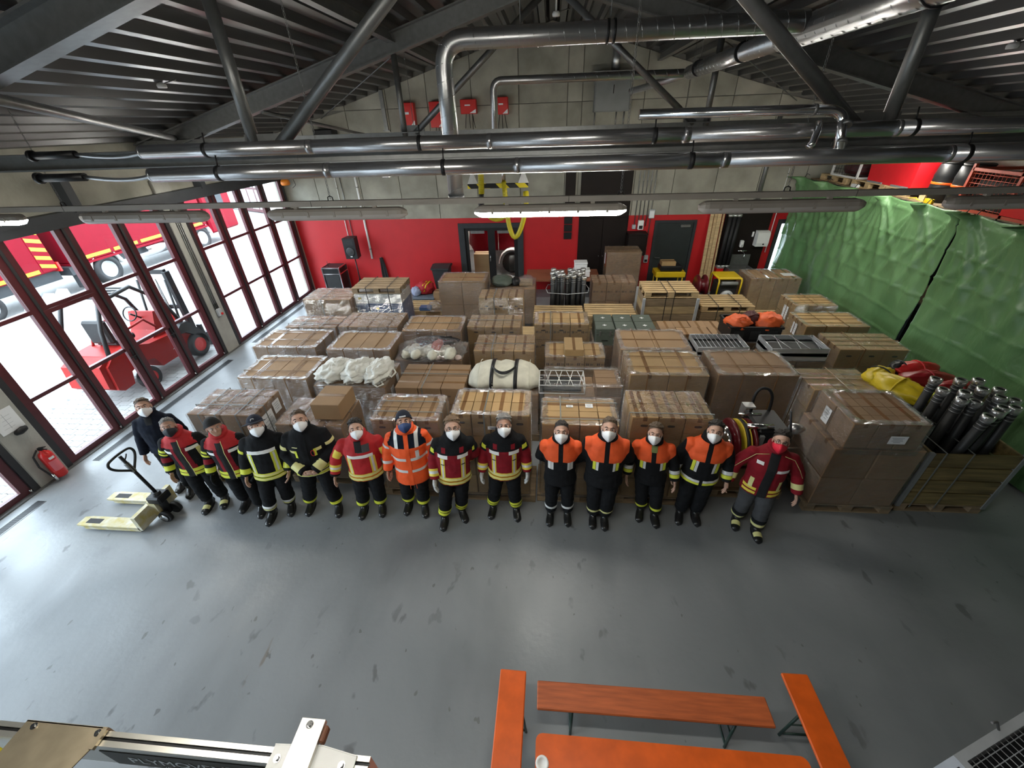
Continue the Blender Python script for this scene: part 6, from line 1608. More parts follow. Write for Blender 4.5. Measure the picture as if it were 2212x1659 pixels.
# ================================================================== PEOPLE
C_skin = mat('skin', (.56, .34, .25), .55, var=.06, scale=20)
C_skin2 = mat('tanned_skin', (.47, .27, .19), .55, var=.06, scale=20)
K = {
 'black': mat('black_turnout_fabric', (.0065, .007, .0085), .85, spec=.25, var=.25, scale=12, bump=.15, bscale=60),
 'navy': mat('navy_knit', (.008, .011, .021), .9, spec=.2, var=.2, scale=20, bump=.2, bscale=120),
 'red': mat('red_turnout_fabric', (.46, .012, .016), .72, var=.12, scale=10, bump=.15, bscale=50),
 'dred': mat('dark_red_turnout_fabric', (.22, .006, .014), .8, spec=.3, var=.14, scale=10, bump=.15, bscale=50),
 'orange': mat('hi_vis_orange_fabric', (.95, .11, .018), .6, var=.07, scale=9, bump=.12, bscale=40),
 'yoke': mat('orange_yoke_fabric', (.80, .10, .018), .7, var=.09, scale=9, bump=.12, bscale=40),
 'yellow': mat('lime_yellow_tape', (.70, .74, .06), .45, var=.05),
 'ochre': mat('yellow_tape', (.80, .62, .07), .45, var=.05),
 'cream': mat('pale_yellow_tape', (.74, .70, .30), .45, var=.05),
 'silver': mat('silver_reflective_tape', (.74, .75, .74), .35, var=.05, metal=.15),
 'white': mat('white_reflective_tape', (.82, .82, .80), .4, var=.04),
 'maskw': mat('white_mask_fleece', (.86, .87, .88), .8, var=.02),
 'maskb': mat('black_mask_cloth', (.015, .018, .025), .7, var=.1),
 'maskn': mat('dark_blue_mask', (.02, .05, .16), .6, var=.1),
 'maskr': mat('red_mask', (.80, .02, .05), .6, var=.04),
 'boot': mat('black_boot_leather', (.012, .012, .012), .32, var=.2, coat=.2),
 'hair_d': mat('dark_hair', (.020, .015, .012), .6, var=.3, scale=60), 'hair_g': mat('grey_hair', (.20, .19, .18), .65, var=.3, scale=60),
 'hair_b': mat('brown_hair', (.085, .055, .032), .6, var=.3, scale=60), 'hair_l': mat('light_brown_hair', (.16, .10, .055), .6, var=.3, scale=60),
 'knitb': mat('black_knit_cap', (.014, .014, .015), .85, var=.25, bump=.3, bscale=90), 'knitn': mat('navy_knit_cap', (.012, .017, .035), .85, var=.25, bump=.3, bscale=90),
 'eyew': mat('eye_white', (.50, .46, .44), .3), 'iris': mat('dark_iris', (.03, .02, .015), .2), 'grey': mat('charcoal_fabric', (.055, .056, .06), .8, var=.2, bump=.15, bscale=60),
 'inner': mat('black_inner_shirt', (.008, .008, .009), .85, var=.2), 'olive': mat('olive_shirt', (.20, .24, .08), .8, var=.1), 'glove': mat('grey_white_glove', (.55, .56, .55), .7, var=.15),
}
TMP = [0]
def remesh(b, vox, smooth=2, fac=.5):
    me = b.mesh('tmp', []) if False else None
    me = bpy.data.meshes.new('tmp'); me.from_pydata([tuple(v) for v in b.v], [], b.f); me.update()
    bm = bmesh.new(); bm.from_mesh(me); bmesh.ops.recalc_face_normals(bm, faces=bm.faces); bm.to_mesh(me); bm.free()
    o = bpy.data.objects.new('tmp', me); COL.objects.link(o)
    r = o.modifiers.new('r', 'REMESH'); r.mode = 'VOXEL'; r.voxel_size = vox; r.adaptivity = 0
    s = o.modifiers.new('s', 'SMOOTH'); s.iterations = smooth; s.factor = fac
    dg = bpy.context.evaluated_depsgraph_get(); dg.update()
    out = bpy.data.meshes.new_from_object(o.evaluated_get(dg))
    bpy.data.objects.remove(o, do_unlink=True); bpy.data.meshes.remove(me)
    return out
def arrays(me):
    n = len(me.vertices); V = np.empty(n*3); me.vertices.foreach_get('co', V); V = V.reshape(-1, 3)
    N = np.empty(n*3); me.vertices.foreach_get('normal', N); N = N.reshape(-1, 3)
    F = [tuple(p.vertices) for p in me.polygons]
    return V, N, F
def fin(name, me, m, parent, smooth=True):
    me.materials.clear(); me.materials.append(m)
    me.polygons.foreach_set('use_smooth', [smooth]*len(me.polygons))
    me.name = name
    return link(name, me, parent)
class Src:
    def __init__(s, me):
        s.V, s.N, F = arrays(me)
        s.F = F; s.C = np.array([s.V[list(f)].mean(0) for f in F])
    def patch(s, name, m, parent, planes, filt, off=.004):
        """planes: (point, normal) keep the positive side; cut cleanly and lift off the cloth"""
        sel = filt(s.C)
        for p, n in planes: sel &= ((s.C - np.array(p)) @ np.array(n)) > -.04
        idx = np.nonzero(sel)[0]
        if not len(idx): return None
        used = {}; bm = bmesh.new(); lay = bm.verts.layers.float_vector.new('n')
        for i in idx:
            vs = []
            for k in s.F[i]:
                if k not in used:
                    v = bm.verts.new(s.V[k] + s.N[k]*off); used[k] = v
                vs.append(used[k])
            try: bm.faces.new(vs)
            except ValueError: pass
        for p, n in planes:
            g = bm.verts[:] + bm.edges[:] + bm.faces[:]
            if not g: break
            bmesh.ops.bisect_plane(bm, geom=g, plane_co=Vector(p), plane_no=Vector(n), clear_inner=True)
        if not bm.faces: bm.free(); return None
        me = bpy.data.meshes.new(name); bm.to_mesh(me); bm.free()
        return fin(name, me, m, parent)

def rings_between(b, pts, rad, n=14, flat=1.0):
    b.path([Vector(p) for p in pts], list(rad), n)

# ---- one head mesh, shared in shape
def head_src():
    b = MB()
    b.ell((0, .014, .032), (.077, .097, .088), 20, 14)
    b.ell((0, -.028, -.03), (.063, .066, .088), 18, 12)
    b.ell((0, -.038, -.078), (.048, .052, .043), 16, 10)
    b.ell((0, -.092, .022), (.048, .014, .012), 14, 8)
    b.ell((0, -.104, -.022), (.013, .020, .026), 12, 8); b.ell((0, -.098, .002), (.010, .014, .03), 10, 8)
    for s in (-1, 1):
        b.ell((s*.078, .012, -.012), (.009, .020, .033), 10, 8); b.ell((s*.038, -.060, -.028), (.022, .021, .026), 10, 8)
    b.path([(0, .012, -.03), (0, .018, -.085)], [.058, .054], 16)
    return remesh(b, .0065, 3, .5)
HEAD = head_src()
HEAD_A = Src(HEAD)

def person(P):
    H = P['top']; s = H/1.75
    fl, fr = Vector((*P['feet'][0], 0)), Vector((*P['feet'][1], 0))      # toe points on the floor
    yb = (fl.y + fr.y)/2 + .14
    xf = (fl.x + fr.x)/2; xh = P['hx']
    base = Vector((xf, yb, 0))
    ang = math.atan2(-xf, 3.75); byaw = P.get('by', .40)*ang
    t = thing('person', P['label'], 'person', base, byaw)
    Ri = Matrix.Rotation(-byaw, 3, 'Z')
    def W(x, y, z): return Vector((x, y, z))
    dx = (xh - xf)*math.cos(byaw); lean = lambda z: dx*min(1, max(0, (z/H)))*1.0
    yaw = P.get('yaw', 0); cyw, syw = math.cos(yaw), math.sin(yaw)
    def B(x, y, z):                      # body space -> local, leaning with height and turned a little
        return Vector((x*cyw - y*syw + lean(z*s), x*syw + y*cyw, z*s))
    bulk = P.get('bulk', 1.0)
    # --- joints
    pose = P.get('pose', ('down', 'down')); arms = []
    for i, sd in enumerate((-1, 1)):
        sh = B(sd*.188*bulk, .01, 1.375)
        if pose[i] == 'down': el, wr = B(sd*.272*bulk, .03, 1.10), B(sd*.295*bulk, -.045, .855)
        elif pose[i] == 'out': el, wr = B(sd*.315*bulk, .03, 1.12), B(sd*.355*bulk, -.05, .87)
        elif pose[i] == 'back': el, wr = B(sd*.268*bulk, .07, 1.12), B(sd*.15, .19, .93)
        elif pose[i] == 'clasp': el, wr = B(sd*.285*bulk, .0, 1.09), B(sd*.06, -.215, .93)
        elif pose[i] == 'front': el, wr = B(sd*.265*bulk, .03, 1.10), B(sd*.245, -.10, .87)
        arms.append((sh, el, wr))
    hip = [B(-.095, .01, .86), B(.095, .01, .86)]
    ank = []
    for i, f in enumerate((fl, fr)):
        sd = -1 if i == 0 else 1
        tx = P.get('toe', (.12, .12))[i]*sd
        a = Ri @ (f - base) + Vector((-math.sin(tx)*.17, math.cos(tx)*.17, 0)); a.z = .10*s; ank.append((a, tx))
    kn = [(hip[i] + ank[i][0])/2 + Vector((0, -.035, .0)) for i in range(2)]
    # --- jacket
    b = MB()
    hem = P.get('hem', .775); k = bulk
    prof = [(hem, .222, .160), (hem+.03, .224, .162), (.95, .205, .150), (1.10, .212, .152), (1.24, .224, .152), (1.33, .222, .138), (1.39, .198, .122), (1.435, .152, .108), (1.475, .105, .098), (1.50, .085, .088)]
    R = []
    for z, rx, ry in prof:
        R.append((B(0, .012 if z > 1.3 else 0, z), Vector((rx*k*s, 0, 0)), Vector((0, ry*k*s*P.get('belly', 1.0 if z > 1.25 else 1.0), 0))))
    b.loft(R, 22)
    for sh, el, wr in arms:
        u = (sh + el)/2; w = (el + wr)/2
        b.path([sh + (sh-el).normalized()*.03, sh, u, el, w, wr], [.045*s*k, .070*s*k, .076*s*k, .072*s*k, .066*s*k, .061*s*k], 14)
        b.ell(sh + Vector((0, 0, -.012)), (.066*s*k, .074*s*k, .060*s*k), 12, 8)
    # collar
    cz = 1.495; ring = [B(.078*math.cos(a), .004 + .088*math.sin(a), cz + .012 + .026*math.sin(a)) for a in np.linspace(0, 2*PI, 17)]
    b.path(ring, P.get('collar', .030)*s, 8)
    jm = remesh(b, .0125, 3, .5)
    V, N, F = arrays(jm)
    seed = P['seed']
    for i in range(len(V)):                     # cloth folds
        v = Vector(V[i]); a = mnoise.noise(Vector((v.x*9, v.y*9, v.z*14 + seed*7))) + .6*mnoise.noise(Vector((v.x*22 + seed, v.y*22, v.z*9)))
        V[i] += N[i]*.0065*a
    jm.vertices.foreach_set('co', V.ravel()); jm.update()
    J = Src(jm)
    jk = fin('jacket' if P['style'] != 'sweater' else 'sweater', jm, K[P['base']], t)
    # classify sleeve / body
    def segd(Cc, a, c):
        a = np.array(a); c = np.array(c); ab = c - a; tt = np.clip(((Cc-a) @ ab)/(ab @ ab), 0, 1); return np.linalg.norm(Cc - (a + tt[:, None]*ab), axis=1), tt
    def tor(Cc):
        z = Cc[:, 2]/s; rx = np.interp(z, [p[0] for p in prof], [p[1] for p in prof])*k*s; ry = np.interp(z, [p[0] for p in prof], [p[2] for p in prof])*k*s
        cx = dx*np.clip(Cc[:, 2]/H, 0, 1)
        return (np.sqrt(((Cc[:, 0]-cx)/rx)**2 + (Cc[:, 1]/ry)**2) - 1)*.19
    def is_arm(i):
        def f(Cc):
            d1, _ = segd(Cc, arms[i][0], arms[i][1]); d2, _ = segd(Cc, arms[i][1], arms[i][2])
            return (np.minimum(d1, d2) < .115) & (tor(Cc) > .018) & (Cc[:, 2] < arms[i][0].z + .12)
        return f
    a0, a1 = is_arm(0), is_arm(1)
    body = lambda Cc: ~(a0(Cc) | a1(Cc))
    front = lambda Cc: body(Cc) & (Cc[:, 1] < .0)
    allf = lambda Cc: np.ones(len(Cc), bool)
    def zs(z0, z1):
        c0 = B(0, 0, z0); c1 = B(0, 0, z1); return [((c0.x, c0.y, c0.z), (0, 0, 1)), ((c1.x, c1.y, c1.z), (0, 0, -1))]
    def xs(x0, x1, zz=1.1):
        p0 = B(x0, 0, zz); p1 = B(x1, 0, zz); n = Vector((1, 0, -dx/H)).normalized(); return [(tuple(p0), tuple(n)), (tuple(p1), tuple(-n))]
    def band(z0, z1, m, off=.004, name='reflective_band', f=body): return J.patch(name, K[m], jk, zs(z0, z1), f, off)
    def vert(x0, x1, z0, z1, m, off=.004, name='reflective_strip', f=front): return J.patch(name, K[m], jk, zs(z0, z1) + xs(x0, x1), f, off)
    def cuff(i, t0, t1, m, seg=1, off=.004, name='sleeve_band', f=None):
        a, c = (arms[i][0], arms[i][1]) if seg == 0 else (arms[i][1], arms[i][2]); d = (c-a).normalized(); L = (c-a).length
        return J.patch(name, K[m], jk, [(tuple(a + d*L*t0), tuple(d)), (tuple(a + d*L*t1), tuple(-d))], f or (a0 if i == 0 else a1), off)
    def hemband(m1='yellow', m2='silver'):
        z = hem + .025
        band(z, z+.05, m1); band(z+.062, z+.115, m1)
        if m2: band(z+.075, z+.102, m2, .006); band(z+.013, z+.038, m2, .006)
    st = P['style']
    if st == 'maroon_open':
        J.patch('shoulder_panel', K['red'], jk, zs(1.30, 1.60), lambda c: body(c), .003)
        for sd in (-1, 1): J.patch('front_panel', K['dred'], jk, zs(.80, 1.30) + (xs(.02, .09) if sd > 0 else xs(-.10, -.06)), front, .003)
        vert(-.055, .02, hem-.01, 1.40, 'inner', .006, 'inner_shirt'); vert(.02, .028, hem, 1.42, 'cream', .008, 'zip_strip')
        vert(.07, .20, 1.235, 1.28, 'white', .006); vert(.165, .205, 1.02, 1.24, 'cream', .006); vert(-.20, -.10, 1.22, 1.262, 'white', .006)
        J.patch('chest_pocket', K['black'], jk, zs(.98, 1.22) + xs(.08, .16), front, .007)
        hemband('yellow', None)
        for i in (0, 1): cuff(i, .45, .60, 'yellow', 0); cuff(i, .68, .80, 'yellow', 0); cuff(i, .55, .85, 'yellow', 1); cuff(i, .05, .35, 'dred', 1)
    elif st == 'black_bib':
        vert(-.165, .165, 1.245, 1.29, 'white', .005); vert(-.175, -.115, .90, 1.245, 'yellow'); vert(.105, .17, .90, 1.245, 'yellow'); vert(.13, .15, .92, 1.235, 'silver', .006); vert(-.155, -.135, .92, 1.235, 'silver', .006)
        hemband('yellow', 'cream')
        for i in (0, 1): cuff(i, .40, .58, 'yellow', 0); cuff(i, .55, .85, 'yellow', 1)
    elif st == 'black_plain':
        for sd in (-1, 1): vert(*((.10, .19) if sd > 0 else (-.19, -.10)), 1.19, 1.235, 'cream'); vert(*((.10, .13) if sd > 0 else (-.13, -.10)), 1.12, 1.235, 'yellow', .006)
        vert(-.15, -.08, 1.275, 1.285, 'cream', .005, 'name_strip'); J.patch('front_flap', K['black'], jk, zs(.85, 1.38) + xs(-.03, .03), front, .008)
        hemband('cream', 'yellow')
        for i in (0, 1): cuff(i, .42, .58, 'cream', 0); cuff(i, .55, .88, 'cream', 1)
        q = MB(); q.path([B(.095 + .022*math.cos(a), -.168*k, 1.19 + .045*math.sin(a)) for a in np.linspace(0, 2*PI, 15)], .004, 6, cap=False); q.obj('red_cord_loop', K['red'], jk)
    elif st == 'red_full':
        vert(-.16, .16, 1.205, 1.255, 'white', .005); vert(-.175, -.12, .90, 1.205, 'ochre'); vert(.11, .175, .90, 1.205, 'ochre'); vert(.13, .155, .92, 1.2, 'silver', .006); vert(-.152, -.14, .92, 1.2, 'silver', .006)
        J.patch('storm_flap', K['grey'], jk, zs(1.29, 1.40) + xs(-.02, .13), front, .006); J.patch('inner_shirt', K['inner'], jk, zs(1.30, 1.47) + xs(-.045, .04), front, .008)
        hemband('ochre', 'cream')
        for i in (0, 1): cuff(i, .35, .85, 'ochre', 0, f=(lambda c, i=i: (a0 if i == 0 else a1)(c) & (c[:, 1] < -.03))); cuff(i, .35, .72, 'ochre', 1); cuff(i, .48, .60, 'silver', 1, .006); cuff(i, .88, 1.02, 'black', 1)
    elif st == 'parka':
        J.patch('shoulder_panel', K['navy'], jk, zs(1.265, 1.46), lambda c: body(c), .003)
        vert(-.026, .03, hem, 1.50, 'orange', .006, 'front_flap')
        for sd in (-1, 1): vert(*((.105, .15) if sd > 0 else (-.15, -.105)), 1.265, 1.46, 'silver', .006, f=body)
        band(1.06, 1.105, 'silver'); band(.86, .905, 'silver'); vert(.10, .145, 1.10, 1.22, 'silver', .006)
        J.patch('collar', K['orange'], jk, zs(1.45, 1.60), body, .004)
        for i in (0, 1): cuff(i, .45, .58, 'silver', 0); cuff(i, .42, .58, 'silver', 1)
        for x in (-.03, .05): MB().path([B(x, -.15, hem+.01), B(x+.005, -.165, hem-.06)], .004, 6).obj('drawstring', K['orange'], jk)
    elif st == 'black_red':
        J.patch('shoulder_panel', K['black'], jk, zs(1.275, 1.62), allf, .003)
        for i in (0, 1): cuff(i, -.2, .55, 'black', 0, .004, 'sleeve_cap'); cuff(i, .20, .42, 'yellow', 0, .006, f=(lambda c, i=i: (a0 if i == 0 else a1)(c) & (c[:, 1] < -.02))); cuff(i, .45, .82, 'ochre', 1); cuff(i, .56, .70, 'silver', 1, .006)
        for sd in (-1, 1):
            vert(*((.06, .185) if sd > 0 else (-.185, -.06)), 1.225, 1.275, 'white', .006); vert(*((.10, .155) if sd > 0 else (-.155, -.10)), .89, 1.22, 'ochre'); vert(*((.117, .138) if sd > 0 else (-.138, -.117)), .90, 1.21, 'silver', .006)
            vert(*((.085, .135) if sd > 0 else (-.135, -.085)), 1.30, 1.37, 'dred', .006, 'red_tab'); vert(*((.105, .15) if sd > 0 else (-.15, -.105)), 1.12, 1.135, 'black', .008, 'loop')
        hemband('ochre', 'cream')
    elif st == 'orange_yoke':
        for sd in (-1, 1):
            xx = xs(.028, .26) if sd > 0 else xs(-.26, -.028)
            p = B(sd*.03, 0, 1.21); n = Vector((sd*.18, 0, 1)).normalized()
            c2 = B(sd*.215, 0, 1.24); n2 = Vector((-sd*1.0, 0, .75)).normalized()
            J.patch('shoulder_yoke', K['yoke'], jk, xx + [(tuple(p), tuple(n)), (tuple(c2), tuple(n2))] + [((0, 0, 1.475*s), (0, 0, -1))], lambda c: (c[:, 1] < .16), .004)
            if P.get('chest', 1):
                x0 = .085; vert(*((x0, x0+.03) if sd > 0 else (-x0-.03, -x0)), 1.02 if P['chest'] > 1 else 1.07, 1.20, 'silver', .005); vert(*((x0+.034, x0+.068) if sd > 0 else (-x0-.068, -x0-.034)), 1.02 if P['chest'] > 1 else 1.07, 1.20, 'yellow' if P['chest'] != .5 else 'white', .005)
        if P.get('hemb'):
            for sd in (-1, 1): vert(*((.02, .24) if sd > 0 else (-.24, -.02)), hem+.02, hem+.055, 'yellow', .005); vert(*((.02, .24) if sd > 0 else (-.24, -.02)), hem+.058, hem+.095, 'silver', .005)
        if P.get('cuffs'):
            for i in (0, 1): cuff(i, .38, .58, 'silver', 1); cuff(i, .60, .80, 'yellow', 1)
        if P.get('tee'): J.patch('olive_shirt', K['olive'], jk, zs(1.36, 1.48) + xs(-.035, .035), front, .009)
    elif st == 'red_open':
        vert(-.06, .04, hem-.01, 1.47, 'inner', .006, 'inner_shirt')
        vert(.05, .185, 1.205, 1.25, 'white', .005); vert(-.17, -.10, 1.28, 1.325, 'white', .005, 'name_strip')
        for z0 in (hem+.03, hem+.09): vert(.05, .20, z0, z0+.04, 'ochre'); vert(-.21, -.08, z0, z0+.04, 'ochre')
        vert(-.17, -.13, hem+.12, 1.05, 'cream', .006); vert(.13, .165, hem+.12, 1.05, 'cream', .006)
        for i in (0, 1): cuff(i, .45, .75, 'cream', 1)
        for i in (0, 1):
            sh, el, _ = arms[i]; sd = -1 if i == 0 else 1
            MB().path([B(sd*.08, -.10, 1.45), sh + Vector((0, -.085*s*k, .02)), (sh+el)/2 + Vector((sd*.03, -.085*s*k, 0)), el + Vector((sd*.03, -.078*s*k, 0))], .003, 5).obj('piping', K['cream'], jk)
    elif st == 'sweater':
        J.patch('v_neck', K['inner'], jk, zs(1.36, 1.48) + xs(-.04, .04), front, .004)
    # --- trousers
    b = MB()
    b.ell(B(0, .01, .87), (.185*s*k, .14*s*k, .13*s), 18, 12)
    for i in range(2):
        h, kk, a = hip[i], kn[i], ank[i][0]
        b.path([h + Vector((0, 0, .03)), (h*2+kk)/3, kk, (kk+a*1.2)/2.2, a + Vector((0, .0, .06))], [.115*s*k, .108*s*k, .092*s*k, .088*s*k, .083*s*k], 14)
    tm = remesh(b, .0125, 3, .5); V, N, F = arrays(tm)
    for i in range(len(V)):
        v = Vector(V[i]); a = mnoise.noise(Vector((v.x*8 + seed, v.y*8, v.z*16))) + .5*mnoise.noise(Vector((v.x*20, v.y*20 + seed, v.z*24)))
        V[i] += N[i]*.007*a
    tm.vertices.foreach_set('co', V.ravel()); tm.update(); T = Src(tm)
    tr = fin('trousers', tm, K[P.get('tro', 'black')], t)
    for z0, z1, m in P.get('legb', ()):
        for i in range(2):
            a, c = kn[i], ank[i][0]; d = (c-a).normalized(); L = (c-a).length
            side = lambda Cc, i=i: (np.linalg.norm(np.cross(Cc - np.array(a), np.array(d)), axis=1) < .13) & (np.sign(Cc[:, 0] - (kn[0].x+kn[1].x)/2) == (-1 if i == 0 else 1))
            T.patch('leg_band', K[m], tr, [(tuple(a + d*L*z0), tuple(d)), (tuple(a + d*L*z1), tuple(-d))], side, .004)
    # --- boots
    for i in range(2):
        a, tx = ank[i]; d = Vector((math.sin(tx), -math.cos(tx), 0)); x = Vector((d.y, -d.x, 0)); up = Vector((0, 0, 1)); g = Vector((a.x, a.y, 0))
        b = MB(); R = []
        for u, w, hh, zc in ((-.085, .030, .035, .045), (-.075, .040, .05, .052), (-.02, .044, .065, .066), (.05, .046, .055, .058), (.11, .052, .040, .044), (.165, .052, .034, .038), (.192, .044, .029, .034), (.207, .026, .018, .028)):
            R.append((g + d*u + up*zc, x*w*1.05, up*hh))
        b.loft(R, 16); b.path([a + Vector((0, 0, -.04)), a + Vector((0, 0, .06)), a + Vector((0, .0, .16))], [.052, .060, .074], 14)
        bt = fin('boot', remesh(b, .009, 2), K['boot'], t)
        if P.get('toecap'): B2 = Src(bt.data); B2.patch('toe_patch', K['cream'], bt, [(tuple(g + d*.085), tuple(d)), (tuple(g + d*.145), tuple(-d)), (tuple(g + up*.055), (0, 0, 1))], allf if False else (lambda c: np.ones(len(c), bool)), .003)
        b = MB(); b.loft([(g + d*.06 + up*zz, x*.053*sc, d*.150*sc) for zz, sc in ((0.0, .97), (.016, 1.0), (.02, .99))], 18); b.obj('sole', M_black, bt)
    # --- body: trunk, arms, palms, fingers and head in one mesh
    sk = P.get('skin', C_skin); b = MB()
    tilt = P.get('tilt', .42) + P.get('up', .14); roll = P.get('roll', 0); turn = P.get('turn', 0) + .38*ang
    Rh = Matrix.Rotation(turn, 3, 'Z') @ Matrix.Rotation(-tilt, 3, 'X') @ Matrix.Rotation(roll, 3, 'Y')
    hs = P.get('hs', 1.07)*s
    hc = Vector((dx + P.get('hdx', 0), P.get('hdy', -.035), H - .120*hs))
    b.loft([(B(0, .01, z), Vector((rx*s, 0, 0)), Vector((0, ry*s, 0))) for z, rx, ry in ((.85, .14, .09), (1.05, .14, .10), (1.25, .16, .11), (1.37, .15, .09), (1.45, .07, .07), (1.52, .052, .054))], 16)
    b.path([B(0, .02, 1.40), B(0, .012, 1.48), hc + Rh @ Vector((0, .018, -.05))*hs], [.07*s, .058*s, .055*s], 14)
    for sh, el, wr in arms:
        d = (wr-el).normalized(); b.path([sh, (sh+el)/2, el, (el+wr)/2, wr, wr + d*.03], [.048, .045, .038, .036, .027, .026], 10)
    trunk = remesh(b, .016, 2)
    bm = bmesh.new(); bm.from_mesh(trunk)
    hd = MB()
    for i, (sh, el, wr) in enumerate(arms):
        sd = -1 if i == 0 else 1; d = (wr-el).normalized(); pz = pose[i]
        if pz == 'clasp': d = Vector((-sd*.9, -.15, -.35)).normalized(); sp = Vector((0, -.3, .95)).normalized(); inn = Vector((0, .9, .2))
        elif pz == 'back': d = Vector((-sd*.8, .1, -.5)).normalized(); sp = Vector((0, -1, .2)); inn = Vector((0, -1, 0))
        else: sp = Vector((0, -1, 0)); inn = Vector((-sd, 0, 0))
        sp = (sp - d*sp.dot(d)).normalized(); inn = d.cross(sp)*(1 if d.cross(sp).dot(inn) > 0 else -1)
        c = wr + d*.055
        RR = Matrix((sp, d, inn)).transposed(); hd.ell(c, (.040*s, .056*s, .018*s), 12, 8, RR)
        for kf, (off, L) in enumerate(((.028, .066), (.0095, .076), (-.0095, .071), (-.027, .056))):
            p0 = c + sp*off + d*.035; p1 = p0 + d*L*.5 + inn*.008; p2 = p1 + d*L*.36 + inn*.016; p3 = p2 + d*L*.22 + inn*.016
            hd.path([p0, p1, p2, p3], [.0092*s, .0086*s, .0078*s, .0058*s], 8)
        p0 = c + sp*.03 - d*.02; hd.path([p0, p0 + sp*.024 + d*.026 + inn*.006, p0 + sp*.030 + d*.055 + inn*.014], [.012*s, .0102*s, .0075*s], 8)
    th = bpy.data.meshes.new('h'); th.from_pydata([tuple(v) for v in hd.v], [], hd.f); bm.from_mesh(th); bpy.data.meshes.remove(th)
    hm = HEAD.copy(); hm.transform(Matrix.Translation(hc) @ (Rh*hs).to_4x4()); 
    bm.from_mesh(hm)
    me = bpy.data.meshes.new('body'); bm.to_mesh(me); bm.free(); bpy.data.meshes.remove(hm); bpy.data.meshes.remove(trunk)
    bo = fin('body', me, sk, t)
    if P.get('gloves'):
        q = MB(); q.v = hd.v; q.f = hd.f; q.m = [0]*len(hd.f); q.sm = [True]*len(hd.f)
        o = q.obj('gloves', K[P['gloves']], t); dmod = o.modifiers.new('d', 'DISPLACE'); dmod.strength = .008; dmod.mid_level = 0
    hx = bpy.data.objects.new('head_fittings', None)
    X4 = Matrix.Translation(hc) @ (Rh*hs).to_4x4(); bpy.data.objects.remove(hx)
    def hobj(name, b, m, parent=bo, fix=True):
        b.v = [X4 @ Vector(v) for v in b.v]; return b.obj(name, m, parent, fix=fix)
    # eyes, brows
    for sd in (-1, 1):
        q = MB(); q.ell((sd*.031, -.082, -.001), (.0135, .009, .0075), 10, 6); e = hobj('eye', q, K['eyew'])
        q = MB(); q.ell((sd*.030, -.0895, -.001), (.0068, .0035, .0062), 8, 5); hobj('iris', q, K['iris'])
        q = MB(); q.path([(sd*.014, -.099, .019), (sd*.032, -.099, .025), (sd*.05, -.085, .018)], [.0045, .0055, .0035], 6); hobj('eyebrow', q, K[P.get('brow', 'hair_d')])
    # hair or headgear
    hat = P.get('hat')
    def hpatch(name, m, planes, off, parent=bo, noise=0):
        o = HEAD_A.patch(name, m, parent, planes, lambda c: np.abs(c[:, 0]) < (.085), off)
        if noise:
            for v in o.data.vertices: v.co += v.co.normalized()*noise*mnoise.noise(v.co*60)
        o.data.transform(X4); return o
    hairm = K[P.get('hair', 'hair_d')]
    nrm = Vector((0, .62, .78)).normalized()
    hpatch('hair', hairm, [((0, 0, .022), tuple(nrm)), ((0, 0, -.06), (0, 0, 1))] if not hat else [((0, .03, 0), (0, 1, 0)), ((0, 0, -.075), (0, 0, 1))], .004 if P.get('short') else .009, noise=.005)
    if not hat and P.get('fringe', 1):
        hpatch('hair_top', hairm, [((0, 0, .078), (0, .25, .97))], .020 if not P.get('short') else .009, noise=.014)
    if hat == 'beanie':
        o = hpatch('knit_cap', K[P['hatm']], [((0, -.08, .048), tuple(Vector((0, .35, .94)).normalized()))], .012, t)
        o2 = hpatch('cap_cuff', K[P['hatm']], [((0, -.08, .048), tuple(Vector((0, .35, .94)).normalized())), ((0, -.08, .085), tuple(Vector((0, -.35, -.94)).normalized()))], .017, o)
        if P.get('badge'):
            q = MB(); q.box(-.035, .035, -.118, -.108, .058, .070); hobj('white_badge', q, M_paper, o)
    if hat == 'cap':
        o = hpatch('peaked_cap', K[P['hatm']], [((0, -.08, .045), (0, .12, .99))], .012, t)
        q = MB(); P0 = [[(.075*math.sin(a)*r1, -.075*math.cos(a)*r1 - (.03 if r1 > 1 else 0), .052 - (.012 if r1 > 1 else 0)) for a in np.linspace(-1.25, 1.25, 13)] for r1 in (.95, 1.35, 1.75)]
        q.grid(P0); v = hobj('visor', q, K[P['hatm']], o, False); v.modifiers.new('s', 'SOLIDIFY').thickness = .006
        q = MB(); q.path([(-.018, -.112, .075), (-.012, -.112, .095), (.012, -.112, .095), (.018, -.111, .085)], .004, 6); hobj('emblem', q, M_paper, o)
    # face mask
    mk = P.get('mask')
    if mk:
        q = MB(); rows = []
        for j in range(9):
            v = j/8; row = []
            for i in range(13):
                u = -1 + i/6; au = abs(u)
                zc = -.010 - .122*v; ze = -.034 - .050*v; z = zc + (ze - zc)*au**1.4
                yc = np.interp(v, [0, .35, .7, 1], [-.126, -.150, -.138, -.088]); ye = -.024
                y = ye + (yc - ye)*((1-au)**(.62 if mk != 'maskb' else .45)); row.append((u*(.074 - .014*abs(v-.45)), y, z))
            rows.append(row)
        q.grid(rows, smooth=True); m_ = hobj('face_mask', q, K[mk], t, False); m_.modifiers.new('s', 'SOLIDIFY').thickness = .003
        for sd in (-1, 1):
            for zz in (-.028, -.062): q = MB(); q.path([(sd*.068, -.032, zz), (sd*.076, -.008, zz*.75), (sd*.080, .012, -.012 + (zz+.045)*.6)], .0018, 5); hobj('ear_loop', q, K[mk], m_)
